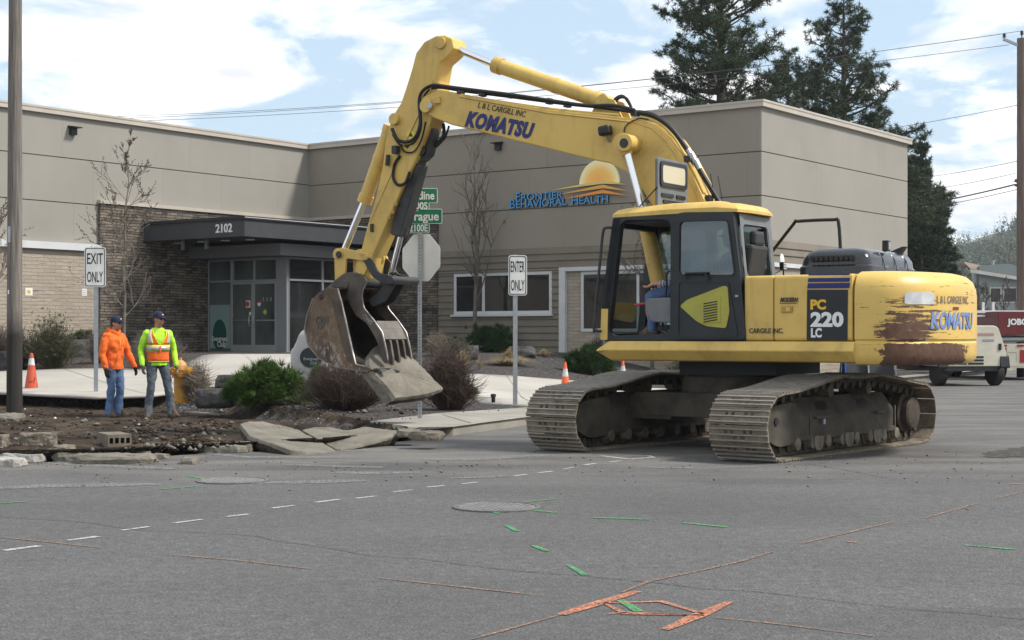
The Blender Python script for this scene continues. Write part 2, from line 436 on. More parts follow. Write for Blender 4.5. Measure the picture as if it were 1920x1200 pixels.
# remaining sidewalk slab with a real kerb face
def walk_strip(near, far, name):
    mb = MB(); P = near + far[::-1]
    mb.prism(P, -.25, .135, XY); o = mb.build(name, M['walk'], bevel=.03, bseg=2); tag(o, kind='structure'); return o
near = [pix(764, 802, .12), pix(846, 809, .13), pix(980, 791, .13), pix(1200, 762, .13), pix(1480, 731.5, .13), pix(1745, 705.5, .13), pix(1862, 693.5, .13)]
nk = [near[0]] + [pix(850, 816.5, 0), pix(980, 798.5, 0), pix(1200, 768.5, 0), pix(1480, 737.5, 0), pix(1745, 711, 0), pix(1862, 698.5, 0), (24, 70)]
fk = [pix(692, 790, .13), pix(819, 775, .13), pix(979, 764.5, .13)]
fk += [(fk[-1][0] + .49 * t, fk[-1][1] + .87 * t) for t in (8, 16, 24, 30, 48)]
walk_strip(nk, fk, 'sidewalk')
mb = MB()
for i in (1, 2, 3):                                                # scored joints across the walk
    for t in (.25, .75):
        a = Vector(nk[i]).lerp(Vector(nk[i + 1]), t); k = min(i, len(fk) - 2); b = Vector(fk[i - 1 + (1 if i < 2 else 0)]).lerp(Vector(fk[min(i, len(fk) - 1)]), .5)
        d = (b - a).normalized(); n = Vector((-d.y, d.x)) * .008; e = a + d * min(2.6, (b - a).length); a = a + d * .06
        mb.add([(*(a + n), .139), (*(a - n), .139), (*(e - n), .139), (*(e + n), .139)], [(0, 1, 2, 3)])
o = mb.build('sidewalk_joint', M['undersoil'], recalc=False); tag(o, kind='structure')
# ---------------------------------------------------------------- road marks (worn paint, flat on the road)
def paint(name, col, wear, z=.004):
    m = NT(name); m.mat.blend_method = 'HASHED' if hasattr(m.mat, 'blend_method') else m.mat.blend_method
    c = m.mix(m.math('MULTIPLY', m.ramp(m.noise(45, 4, .75), (wear - .06, 0.), (wear + .10, 1.)), m.ramp(m.noise(5, 3, .6), (.2, .35), (.6, 1.))), (.09, .088, .087), col)
    tr = m.n('ShaderNodeBsdfTransparent'); ms = m.n('ShaderNodeMixShader')
    f = m.math('MULTIPLY', m.ramp(m.noise(80, 3, .7), (wear - .10, 0.), (wear + .08, 1.)), 1.0)
    m.l(f, ms.inputs[0]); m.l(tr.outputs[0], ms.inputs[1]); m.l(m.b.outputs[0], ms.inputs[2]); m.l(ms.outputs[0], m.o.inputs['Surface'])
    return m.done(c, .8, 0, .2)
M['pwhite'] = paint('worn_white_paint', (.46, .46, .455), .40)
M['pchalk'] = paint('scuffed_white_paint', (.40, .39, .37), .49)
M['pgreen'] = paint('green_spray_paint', (.07, .40, .13), .445)
M['porange'] = paint('orange_spray_paint', (.60, .22, .11), .435)
M['pfade'] = paint('faded_orange_paint', (.40, .22, .13), .465)
M['seal'] = paint('crack_sealant', (.062, .06, .059), .47)
class Marks(MB):
    def stroke(s, pts, w, z=.004, jit=.0):
        P = [Vector(pix(*p)) for p in pts]; L = []; R = []
        Q = []
        for a, b in zip(P[:-1], P[1:]):
            k = max(1, int((b - a).length / .25)); Q += [a.lerp(b, i / k) for i in range(k)]
        Q.append(P[-1])
        for i, p in enumerate(Q):
            d = (Q[min(i + 1, len(Q) - 1)] - Q[max(i - 1, 0)]).normalized(); n = Vector((-d.y, d.x))
            ww = w * (1 + .5 * fbm(p.x, p.y, 4)) / 2; p = p + n * jit * fbm(p.x, p.y, 1.7, 5)
            if i in (0, len(Q) - 1): ww *= .55
            L.append((*(p + n * ww), z)); R.append((*(p - n * ww), z))
        n = len(Q); s.add(L + R, [(i, i + 1, n + i + 1, n + i) for i in range(n - 1)])
mk = Marks()
for a in [((8, 1033), (74, 1024)), ((126, 1014), (184, 1006.5)), ((228, 995), (280, 988)), ((326, 981.5), (378, 974.5)), ((424, 969.5), (466, 964.5)), ((510, 953.5), (552, 948)), ((592, 942.5), (636, 937)), ((668, 935), (706, 930.5)), ((735, 923.5), (772, 919)), ((800, 914), (834, 911)), ((866, 908), (896, 904.5)), ((963, 893), (988, 889.5)), ((1010, 887), (1036, 884)), ((1056, 880), (1077, 876.5)), ((1095, 872.5), (1118, 869)), ((1142, 867), (1166, 864))]:
    mk.stroke(a, .10)
mk.stroke([(1127, 855), (1160, 859), (1190, 862)], .09); mk.stroke([(1150, 853.5), (1215, 855), (1226, 858), (1182, 861)], .09)
tag(mk.build('white_dash_marking', M['pwhite'], recalc=False), kind='structure')
mk = Marks()
mk.stroke([(-20, 916), (90, 912), (200, 910), (300, 909)], .34, .0045, .06); mk.stroke([(480, 906), (560, 905), (690, 902)], .30, .0045, .05)
mk.stroke([(535, 872), (610, 874), (720, 877)], .22, .0045); mk.stroke([(610, 886), (700, 888), (790, 886)], .22, .0045); mk.stroke([(845, 897), (920, 895), (950, 893)], .2, .0045)
mk.stroke([(790, 862), (900, 862), (1000, 855), (1040, 854)], .28, .0045); mk.stroke([(80, 868), (180, 873), (330, 880)], .22, .0045)
mk.stroke([(330, 846), (470, 858), (650, 858)], .18, .0045); mk.stroke([(1215, 877), (1300, 878)], .3, .0045); mk.stroke([(610, 846), (690, 845)], .2, .0045)
pass
tag(mk.build('scuffed_white_marking', M['pchalk'], recalc=False), kind='structure')
mk = Marks()
for a in [((-4, 945), (48, 941)), ((304, 918), (372, 912)), ((352, 893.5), (382, 898)), ((428, 898.5), (440, 897)), ((985, 942), (1042, 936)), ((1000, 958), (1045, 962)), ((906, 957), (938, 964)), ((1107, 971), (1216, 975)), ((1280, 981), (1363, 989)), ((950, 986), (970, 997)), ((1000, 1024), (1026, 1034)), ((1064, 1060), (1098, 1079)), ((1162, 1126), (1198, 1148)), ((1808, 1023), (1904, 1031)), ((1415, 869), (1440, 870.5))]:
    mk.stroke(a, .085, .0052)
tag(mk.build('green_spray_marking', M['pgreen'], recalc=False), kind='structure')
mk = Marks()
mk.stroke([(1051, 1154), (1120, 1133), (1196, 1110)], .085, .0055, .02); mk.stroke([(1246, 1182), (1310, 1155), (1367, 1130)], .085, .0055, .02)
mk.stroke([(1132, 1132), (1240, 1129), (1320, 1153)], .05, .0055); mk.stroke([(1132, 1132), (1172, 1152), (1320, 1155)], .04, .0055); mk.stroke([(1140, 1152), (1180, 1150), (1320, 1156)], .03, .0055)
mk.stroke([(1588, 1017), (1606, 1018)], .06, .0055); mk.stroke([(1890, 907), (1925, 909)], .1, .0055)
tag(mk.build('orange_spray_marking', M['porange'], recalc=False), kind='structure')
mk = Marks()
mk.stroke([(885, 1200), (1051, 1154)], .022, .005); mk.stroke([(1166, 1112), (1220, 1090), (1300, 1074), (1390, 1053), (1450, 1035)], .03, .005)
mk.stroke([(1502, 1020), (1600, 997), (1680, 978)], .03, .005); mk.stroke([(1735, 972), (1835, 944)], .03, .005); mk.stroke([(1865, 936), (1930, 920)], .03, .005)
mk.stroke([(1330, 1158), (1450, 1170), (1640, 1194)], .018, .005); mk.stroke([(706, 1084), (850, 1100), (1020, 1118)], .025, .005); mk.stroke([(312, 1040), (450, 1052), (585, 1068)], .025, .005); mk.stroke([(-10, 1007), (100, 1018), (190, 1028)], .025, .005)
tag(mk.build('faded_orange_marking', M['pfade'], recalc=False), kind='structure')
mk = Marks()
for a in ([(-30, 969), (120, 977), (260, 992), (480, 1006), (700, 1042), (930, 1068), (1240, 1095), (1600, 1130), (1930, 1164)], [(1510, 869), (1580, 880), (1700, 905)], [(1300, 884), (1480, 872), (1560, 868)], [(1770, 846), (1850, 856), (1925, 852)]):
    mk.stroke(a, .014, .0042, .09)
tag(mk.build('pavement_seam', M['seal'], recalc=False), kind='structure')

mb = MB(); P_ = [pix(*p) for p in ((1842, 853), (1862, 846), (1890, 841), (1935, 838), (1935, 857), (1885, 858), (1855, 857))]; Q_ = []
for a_, b_ in zip(P_, P_[1:] + P_[:1]):
    for t_ in range(5): q_ = Vector(a_).lerp(Vector(b_), t_ / 5); Q_.append((q_.x + .14 * fbm(q_.x, q_.y, 4), q_.y + .22 * fbm(q_.y, q_.x, 4, 3), .0046))
mb.add(Q_, [tuple(range(len(Q_)))]); tag(mb.build('broken_asphalt', mat('fresh_broken_asphalt', (.022, .021, .021), .95, col2=(.095, .088, .08), scale=9, bump=1, bscale=14, bdist=.05), recalc=False), kind='structure')
# ================================================================ building
IC = Vector((-6.83, 52.15, 0)); BRZ = math.atan2(-.588, .809)
BI = Matrix.Translation(IC) @ Matrix.Rotation(BRZ, 4, 'Z'); BINV = BI.inverted()
BZ = .86                                                            # floor level
def bray(px, py, ax, off):
    "photo pixel -> building-local point on the plane local[ax] = off"
    o = BINV @ Vector((0, 0, H0)); d = BINV.to_3x3() @ Vector(((px - 960) / F, 1, -(py - HZ) / F))
    t = (off - o[ax]) / d[ax]; return o + d * t
def stucco(name, a, b):
    m = NT(name); c = m.ramp(m.noise(.5, 5, .6), (.3, a), (.7, b))
    st = m.ramp(m.noise(1.0, 4, .6, m.obj((2.2, 2.2, .22))), (.55, 0.), (.8, .14)); c = m.mix(st, c, tuple(x * .82 for x in a))
    m.bump(m.noise(160, 3, .7), .25, .004); return m.done(c, .92, 0, .15)
def wallvec(m, sx=1, sz=1):
    s = m.n('ShaderNodeSeparateXYZ'); m.l(m.tc.outputs['Object'], s.inputs[0]); c = m.n('ShaderNodeCombineXYZ')
    m.l(m.math('MULTIPLY', m.math('ADD', s.outputs[0], s.outputs[1]), sx), c.inputs[0]); m.l(m.math('MULTIPLY', s.outputs[2], sz), c.inputs[1]); return c.outputs[0]
def stone():
    m = NT('ledge_stone'); v = wallvec(m)
    dv = m.n('ShaderNodeVectorMath', operation='ADD'); nz = m.n('ShaderNodeTexNoise'); nz.inputs['Scale'].default_value = 2.3; nz.inputs['Detail'].default_value = 3; m.l(v, nz.inputs['Vector'])
    sc = m.n('ShaderNodeVectorMath', operation='MULTIPLY_ADD'); sc.inputs[1].default_value = (.22, .085, 0); m.l(nz.outputs[1], sc.inputs[0]); m.l(v, sc.inputs[2])
    def br(w, h, o, c1, c2):
        b = m.n('ShaderNodeTexBrick'); b.offset = .43; b.offset_frequency = 3; b.squash = .6; b.squash_frequency = 2
        b.inputs['Color1'].default_value = (*c1, 1); b.inputs['Color2'].default_value = (*c2, 1); b.inputs['Mortar'].default_value = (.016, .014, .012, 1)
        b.inputs['Scale'].default_value = 1; b.inputs['Brick Width'].default_value = w; b.inputs['Row Height'].default_value = h; b.inputs['Mortar Size'].default_value = .008; b.inputs['Bias'].default_value = o
        b.inputs['Mortar Smooth'].default_value = .25
        m.l(sc.outputs[0], b.inputs['Vector']); return b
    b1 = br(.52, .082, -.1, (.245, .205, .162), (.088, .074, .061)); b2 = br(.36, .082, .05, (.20, .178, .15), (.07, .06, .052))
    c = m.mix(m.ramp(m.noise(1.3, 3, .6, v), (.45, 0.), (.55, 1.)), b1.outputs[0], b2.outputs[0])
    c = m.mix(.55, c, m.mix(1, c, m.ramp(m.noise(9, 5, .7, v), (.3, .55), (.7, 1.35)), 'MULTIPLY'))
    hh = m.math('ADD', m.math('MULTIPLY', b1.outputs['Fac'], -1.0), m.math('MULTIPLY', m.noise(7, 5, .7, v), .9))
    m.bump(hh, .9, .05); return m.done(c, .93, 0, .15)
def cmu():
    m = NT('split_face_block'); v = wallvec(m); b = m.n('ShaderNodeTexBrick'); b.offset = .5
    b.inputs['Color1'].default_value = (.40, .345, .28, 1); b.inputs['Color2'].default_value = (.335, .29, .235, 1); b.inputs['Mortar'].default_value = (.27, .235, .19, 1)
    b.inputs['Scale'].default_value = 1; b.inputs['Brick Width'].default_value = .41; b.inputs['Row Height'].default_value = .102; b.inputs['Mortar Size'].default_value = .006
    m.l(v, b.inputs['Vector'])
    dk = m.ramp(m.noise(1, 5, .7, m.obj((1.6, 1.6, 17))), (.57, 0.), (.66, .75))
    c = m.mix(dk, b.outputs[0], (.17, .14, .11)); c = m.mix(.4, c, m.mix(1, c, m.ramp(m.noise(40, 4, .7), (.3, .7), (.7, 1.2)), 'MULTIPLY'))
    m.bump(m.math('ADD', m.math('MULTIPLY', b.outputs['Fac'], -.6), m.noise(16, 5, .7)), .8, .03); return m.done(c, .93, 0, .15)
M['stucco'] = stucco('taupe_stucco', (.245, .216, .178), (.28, .25, .21))
M['stucco2'] = stucco('grey_stucco', (.268, .252, .222), (.30, .284, .252))
M['reveal'] = mat('dark_reveal', (.145, .128, .105), .9)
M['coping'] = mat('metal_coping', (.45, .405, .345), .5, .0, col2=(.40, .36, .305), scale=2)
M['stone'] = stone(); M['cmu'] = cmu()
M['siding'] = mat('taupe_lap_siding', (.155, .134, .104), .85, col2=(.185, .162, .128), scale=1.2)
M['fascia'] = mat('white_fascia_metal', (.55, .56, .565), .5, .0, col2=(.49, .50, .50), scale=2)
M['alu'] = mat('anodised_frame', (.33, .34, .35), .4, .3)
M['canopy'] = mat('charcoal_fascia', (.040, .043, .047), .55, col2=(.052, .055, .058), scale=2)
M['soffit'] = mat('grey_beam_paint', (.13, .135, .14), .6)
def glass_dark(name, col, var):
    m = NT(name); c = m.ramp(m.noise(.8, 4, .6, m.obj((1, 1, .5))), (.35, col), (.65, var)); return m.done(c, .04, 0, .6)
M['glass'] = glass_dark('window_glass', (.010, .011, .012), (.028, .03, .03))
M['glassg'] = glass_dark('tinted_door_glass', (.028, .038, .036), (.10, .12, .11))
bld = thing('commercial_building', 'long taupe stucco building in an L shape with ledge stone and a dark entrance canopy', 'building', IC, BRZ)
JT = .016
def wallpanels(name, ax, off, out, a0, a1, zs, joints, mat):
    "stacked stucco panels on a wall line; out = -1/+1 side that faces the street; a gap of the backing shows between"
    mb = MB(); t0, t1 = off, off + out * .06
    for k in range(len(zs) - 1):
        z0, z1 = zs[k] + (.013 if k else 0), zs[k + 1] - (.013 if k < len(zs) - 2 else 0)
        xs = [a0] + sorted(j for j in joints[k] if a0 < j < a1) + [a1]
        for i in range(len(xs) - 1):
            b0, b1 = xs[i] + (.0016 if i else 0), xs[i + 1] - (.0016 if i < len(xs) - 2 else 0)
            if ax == 1: mb.b2((b0, t0, z0), (b1, t1, z1))
            else: mb.b2((t0, b0, z0), (t1, b1, z1))
    return mb.build(name, mat, bld)
RL, UL = 16.8, 10.3                                                # right wing front length, its end length
TOP = 7.62
# backing masses (dark in the reveals)
mb = MB(); mb.b2((0.0, 0.0, .3), (RL, UL, TOP - .02)); mb.b2((-14, -22, .3), (0, UL, TOP - .03)); mb.build('wall_core', M['reveal'], bld)
zf1 = bray(860, 327, 1, -.06).z; zf2 = bray(1000, 391, 1, -.06).z; zs0 = bray(1000, 465, 1, -.06).z
zr1 = bray(1561, 313, 0, RL).z; zr2 = zf2
XS = bray(821, 500, 1, -.1).x                                      # right end of the stone on the right wing
ZST = 5.22
jl = [[i * 2.44 + .6 for i in range(8)], [i * 2.44 + 1.8 for i in range(8)], [i * 2.44 for i in range(8)]]
wallpanels('stucco_wall', 1, 0, -1, -.0, RL, [zs0, zf2, zf1, TOP], jl, M['stucco'])
wallpanels('stucco_wall', 0, RL, 1, -.06, UL, [zs0, zr2, zf1, TOP], [[2.2, 4.9, 7.6], [3.4, 6.2, 8.9], [2.4, 5.2, 8]], M['stucco2'])
yl1 = bray(190, 384, 0, .06).y
wallpanels('stucco_wall', 0, 0, 1, -22, -.06, [3.98, 5.17, bray(480, 336, 0, .06).z, TOP], [[-7.2, -9.7, -12.2], [-1.5, -4.0, -6.4, -9, -11.4, -14], [-.4, -2.8, -5.3, -7.7, -10.1, -12.6]], M['stucco2'])
# coping on the three parapets
for a, b in (((-.16, -.16, TOP), (RL + .16, .3, TOP + .17)), ((RL - .14, .3, TOP), (RL + .16, UL + .16, TOP + .17)), ((-.3, -22.2, TOP), (.16, -.16, TOP + .17))):
    m_ = MB(); m_.b2(a, b); m_.b2((a[0] - .015, a[1] - .015, a[2] + .125), (b[0] + .015, b[1] + .015, b[2] + .015)); m_.build('parapet_cap', M['coping'], bld)
m_ = MB(); m_.b2((-13.9, -21.9, TOP - .3), (-.3, UL, TOP - .1)); m_.b2((0, .3, TOP - .3), (RL - .14, UL - .2, TOP - .1)); m_.build('flat_roof', M['farsoil'], bld)
# ledge stone: left wing from the brick to the inner corner, and round it to the siding
yst = bray(188, 500, 0, .16).y
mb = MB(); mb.b2((.0, yst, .3), (.16, .0, ZST)); o1 = mb.build('stone_wall', M['stone'], bld)
mb = MB(); mb.b2((.16, -.16, .3), (XS, .0, ZST - .002)); mb.build('stone_wall', M['stone'], bld)
mb = MB(); mb.b2((.0, yst - .03, ZST + .003), (.22, .0, ZST + .10)); mb.b2((.222, -.22, ZST + .003), (XS + .03, .0, ZST + .10)); mb.build('stone_cap', M['coping'], bld)
# left wing brick and its white fascia
zfa = bray(80, 463, 0, .14).z
mb = MB(); mb.b2((.0, -22, .3), (.10, yst, zfa - .05)); mb.build('brick_wall', M['cmu'], bld)
mb = MB(); mb.b2((.0, -22, zfa - .048), (.22, yst + .004, zfa + .15)); mb.build('fascia', M['fascia'], bld)
# right wing: lap siding
XB0 = bray(1055, 560, 1, -.1).x; ZF = bray(1055, 509, 1, -.12).z
wx0, wx1 = bray(849, 550, 1, -.1).x, bray(1034, 550, 1, -.1).x; wz0, wz1 = bray(940, 590, 1, -.1).z, bray(940, 510, 1, -.1).z
mb = MB()
def lap(xa, xb, za, zb, ax=1, off=0.0, out=-1):
    z = za
    while z < zb - .01:
        z1 = min(z + .205, zb); t0, t1 = off + out * .095, off + out * .062
        prof = [(off, z + .002), (t0, z + .002), (t0, z + .02), (t1, z1), (off, z1)]
        mb.prism(prof, xa, xb, (lambda a, b, t: (t, a, b)) if ax == 1 else (lambda a, b, t: (a, t, b))); z = z1
zl = [BZ - .2, wz0 - .05]; lap(XS, XB0 - .0, BZ - .2, wz0)
lap(XS, wx0, wz0, wz1); lap(wx1, XB0, wz0, wz1); lap(XS, XB0, wz1, ZF + .12); lap(XS, RL + .0, ZF + .125, zs0 - .002)
mb.build('lap_siding', M['siding'], bld)
mb = MB(); lap(-.06, UL, ZF + .125, zs0 - .002, 0, RL, 1); mb.build('lap_siding', M['siding'], bld)
# brick bay with the white portal frame
mb = MB(); mb.b2((XB0, -.05, .3), (RL, .0, ZF)); mb.build('brick_wall', M['cmu'], bld)
mb = MB(); mb.b2((RL, -.05, .3), (RL + .06, UL, ZF)); mb.build('brick_wall', M['cmu'], bld)
mb = MB(); mb.b2((XB0 - .1, -.16, BZ - .3), (XB0 + .12, .0, ZF)); mb.b2((XB0 - .1, -.162, ZF + .002), (RL + .14, .0, ZF + .12)); mb.b2((RL + .001, .0, ZF + .002), (RL + .14, UL + .05, ZF + .12)); mb.build('fascia', M['fascia'], bld)
def window(ax, off, out, a0, a1, z0, z1, mull=(), trans=(), fw=.055, gl='glass', fm='fascia', proud=.03):
    "frame (with mullions) and one pane behind it"
    fr = MB(); t0, t1 = off - out * .02, off + out * proud
    def b(x0, x1, y0, y1):
        fr.b2((x0, t0, y0), (x1, t1, y1)) if ax == 1 else fr.b2((t0, x0, y0), (t1, x1, y1))
    b(a0, a1, z0, z0 + fw); b(a0, a1, z1 - fw, z1); b(a0, a0 + fw, z0 + fw + .001, z1 - fw - .001); b(a1 - fw, a1, z0 + fw + .001, z1 - fw - .001)
    for q in mull: b(q - fw / 2, q + fw / 2, z0 + fw + .001, z1 - fw - .001)
    for q in trans: b(a0 + fw + .001, a1 - fw - .001, q - fw / 2, q + fw / 2)
    w = fr.build('window', M[fm], bld, bevel=.006)
    p = MB(); g0, g1 = off + out * .004, off + out * .010
    p.b2((a0 + .03, g0, z0 + .03), (a1 - .03, g1, z1 - .03)) if ax == 1 else p.b2((g0, a0 + .03, z0 + .03), (g1, a1 - .03, z1 - .03))
    p.build('pane', M[gl], w); return w
mb = MB(); mb.b2((wx0, -.03, wz0), (wx1, 0.0, wz1)); mb.build('window_recess', M['reveal'], bld)
window(1, -.04, -1, wx0 + .01, wx1 - .01, wz0 + .01, wz1 - .01, [bray(905, 550, 1, -.1).x], fw=.10, proud=.03)
s_ = MB(); s_.b2((wx0 - .05, -.17, wz0 - .05), (wx1 + .05, -.0, wz0 + .008)); s_.build('window_sill', M['fascia'], bld)
bx0 = bray(1090, 560, 1, -.06).x; bz0, bz1 = bray(1110, 622, 1, -.06).z, bray(1110, 508, 1, -.06).z
window(1, -.055, -1, bx0, bx0 + 3.0, bz0, min(bz1, ZF - .02), [bx0 + 1.95], fw=.09)
window(1, -.055, -1, bx0 + 4.0, bx0 + 5.6, bz0, ZF - .02, [bx0 + 4.8], fw=.07)
for y0 in (2.2, 6.2): window(0, RL + .065, 1, y0, y0 + 2.0, bz0, ZF - .15, [y0 + 1], fw=.07)
# ---------------------------------------------------------------- glazed vestibule under the canopy
VY = -4.68; VX = 3.58                                              # front plane y, right plane x
zt = 4.02
mb = MB(); mb.b2((.17, VY + .1, BZ - .1), (VX - .1, -.17, zt)); mb.build('vestibule_core', M['reveal'], bld)
xs = [bray(p, 560, 1, VY).x for p in (387, 432, 475, 519)]
ztr = bray(478, 526, 1, VY).z; ztop = bray(478, 484, 1, VY).z
window(1, VY + .08, -1, xs[0], xs[1] + .03, BZ, ztop, (), [ztr], .06, 'glassg', 'alu', .06)
window(1, VY + .08, -1, xs[1] + .032, xs[3], ztr - .03, ztop, [xs[2]], (), .06, 'glassg', 'alu', .06)
for a, b, hx in ((xs[1] + .034, xs[2] - .004, xs[2] - .09), (xs[2] + .004, xs[3] - .004, xs[2] + .09)):
    fr = MB(); pl = [(a, BZ), (b, BZ), (b, ztr - .034), (a, ztr - .034)]
    fr.prism(pl, VY + .03, VY - .02, XZ, [[(a + .07, BZ + .26), (b - .07, BZ + .26), (b - .07, ztr - .11), (a + .07, ztr - .11)]])
    d = fr.build('door', M['alu'], bld, bevel=.005)
    p = MB(); p.b2((a + .05, VY + .0, BZ + .24), (b - .05, VY + .012, ztr - .09)); p.build('glass', M['glassg'], d)
    h = MB(); h.tube(catmull([(hx, VY - .02, BZ + .82), (hx, VY - .09, BZ + .86), (hx, VY - .09, BZ + 1.12), (hx, VY - .02, BZ + 1.16)], 4), .016, 8); h.build('handle', M['galv'], d, smooth=40)
    s_ = MB(); s_.b2((a + .07, VY - .025, BZ + 1.0 - .02), (b - .07, VY - .005, BZ + 1.02)); s_.build('push_bar', M['galv'], d)
mb = MB(); mb.b2((xs[3] + .003, VY + .1, BZ - .1), (VX, VY - .03, zt)); mb.build('column_panel', mat('grey_panel', (.20, .21, .225), .55), bld)
yv = [VY + .05, VY + 1.55, VY + 3.05, VY + 4.4]
zb = bray(600, 522, 0, VX).z
window(0, VX - .06, 1, yv[0], yv[3], BZ, ztop, yv[1:3], [ztr], .06, 'glass', 'alu', .06)
# header beam and soffit
mb = MB(); mb.b2((.17, VY - .75, ztop + .006), (VX + .45, VY + .06, ztop + .36)); mb.b2((VX + .002, VY + .062, ztop + .006), (VX + .45, -.17, ztop + .36)); mb.build('header_beam', M['soffit'], bld)
CX, CY = VX + .82, VY - 2.55; cz0, cz1 = 4.20, 4.68
cn = MB(); cn.b2((.17, CY, cz0), (CX, -.17, cz1)); can = cn.build('canopy', M['canopy'], bld)
cn = MB(); cn.b2((.17, CY - .05, cz1 + .002), (CX + .05, -.17, cz1 + .09)); cn.build('canopy_edge', mat('canopy_cap', (.022, .022, .026), .5), can)
cn = MB(); cn.b2((CX + .052, CY - .04, cz1 + .045), (CX + .062, -.2, cz1 + .062)); cn.build('canopy_trim', M['fascia'], can)
for i, (lx, ly) in enumerate(((.9, CY + .7), (1.9, CY + .7), (2.9, CY + .7), (3.8, CY + .8))):
    l_ = MB(); l_.lathe([(.02, 0), (.13, 0), (.14, .025), (.10, .05), (.02, .055)], 18, (lx, ly, cz0 - .056)); l_.build('soffit_light', mat('soffit_light_lens', (.42, .43, .42), .4), can, smooth=40)
for lx in (1.45, 2.45):
    b_ = MB(); b_.b2((lx - .05, CY + .35, cz0 - .28), (lx + .05, CY + .42, cz0 - .002)); b_.build('bracket', M['soffit'], can)
nx = bray(420, 431, 1, CY - .01)
text_mb('2102', .34, frame((nx.x, CY - .004, (cz0 + cz1) / 2), (1, 0, 0), (0, 0, 1)), .02, .008).build('house_number', M['white'], can)
# door stickers and poster on the glass
def disc(mb, x, z, rx, rz, y, t=.004, n=28):
    mb.prism([(x + rx * math.cos(2 * math.pi * i / n), z + rz * math.sin(2 * math.pi * i / n)) for i in range(n)], y, y - t, XZ)
st = MB()
for px, py, w, h in ((464.5, 570, .19, .22),): q = bray(px, py, 1, VY - .02); st.b2((q.x - w / 2, VY - .001, q.z - h / 2), (q.x + w / 2, VY - .006, q.z + h / 2))
st.build('door_sticker', M['white'], bld)
M['stop_red'] = mat('sticker_red', (.42, .03, .035), .5); M['poster_green'] = mat('poster_green', (.012, .075, .055), .4)
s2 = MB(); q = bray(464.5, 570, 1, VY); disc(s2, q.x, q.z, .075, .085, VY - .006); q = bray(486, 568, 1, VY); s2.prism([(q.x + .08 * math.cos(t), q.z + .09 * math.sin(t)) for t in [i * math.pi / 10 for i in range(11)]], VY - .001, VY - .005, XZ); s2.build('door_sticker', M['stop_red'], bld)
s2 = MB(); q = bray(486, 567, 1, VY); s2.prism([(q.x + .08 * math.cos(-t), q.z + .12 * math.sin(-t)) for t in [i * math.pi / 10 for i in range(11)]], VY - .001, VY - .005, XZ); q = bray(469, 588, 1, VY); disc(s2, q.x, q.z, .045, .06, VY - .001); s2.build('door_sticker', M['white'], bld)
s2 = MB(); q = bray(497, 585, 1, VY); s2.prism([(q.x - .09, q.z), (q.x, q.z + .09), (q.x + .09, q.z), (q.x, q.z - .09)], VY - .001, VY - .005, XZ); s2.build('door_sticker', mat('sticker_yellow', (.45, .45, .06), .5), bld)
for px in (494, 501, 508):
    s2 = MB(); q = bray(px, 561, 1, VY); s2.b2((q.x - .03, VY - .001, q.z - .06), (q.x + .03, VY - .004, q.z + .06)); s2.build('door_sticker', mat('sticker_faint', (.20, .22, .22), .6), bld)
q0, q1 = bray(392, 572, 1, VY + .02), bray(430, 656, 1, VY + .02)
po = MB(); po.b2((q0.x, VY + .048, q1.z + .04), (q1.x, VY + .056, q0.z)); pst = po.build('window_poster', mat('poster_pale', (.22, .31, .29), .3), bld)
po = MB(); qc = bray(411.5, 628, 1, VY + .04); disc(po, qc.x, qc.z, .30, .48, VY + .047); po.build('poster_disc', M['poster_green'], pst)
text_mb('Evergreen', .215, frame((qc.x + .0, VY + .042, qc.z - .12), (1, 0, 0), (0, 0, 1)), .004, .002, .75).build('poster_lettering', M['white'], pst)
text_mb('Club', .25, frame((qc.x + .08, VY + .042, qc.z - .29), (1, 0, 0), (0, 0, 1)), .004, .003, .75).build('poster_lettering', M['white'], pst)
# wall lights
for ax, px, py in ((0, 135, 246), (1, 936, 275)):
    q = bray(px, py, ax, .06 if ax == 0 else -.06); w = MB()
    if ax == 0:
        w.b2((.061, q.y - .1, q.z - .11), (.17, q.y + .1, q.z + .08)); w.prism([(.061, q.z + .082), (.34, q.z + .082), (.34, q.z + .11), (.061, q.z + .15)], q.y - .15, q.y + .15, lambda a, b, t: (a, t, b))
    else:
        w.b2((q.x - .1, -.17, q.z - .11), (q.x + .1, -.061, q.z + .08)); w.prism([(-.061, q.z + .082), (-.34, q.z + .082), (-.34, q.z + .11), (-.061, q.z + .15)], q.x - .15, q.x + .15, lambda a, b, t: (t, a, b))
    w.build('wall_light', M['black'], bld)
# teal lettering at the left edge of the left wing
q = bray(-24, 335, 0, .07); text_mb('C', 1.05, frame((.075, q.y, q.z), (0, 1, 0), (0, 0, 1)), .05, .02).build('wall_lettering', mat('teal_letters', (.01, .22, .19), .5), bld)
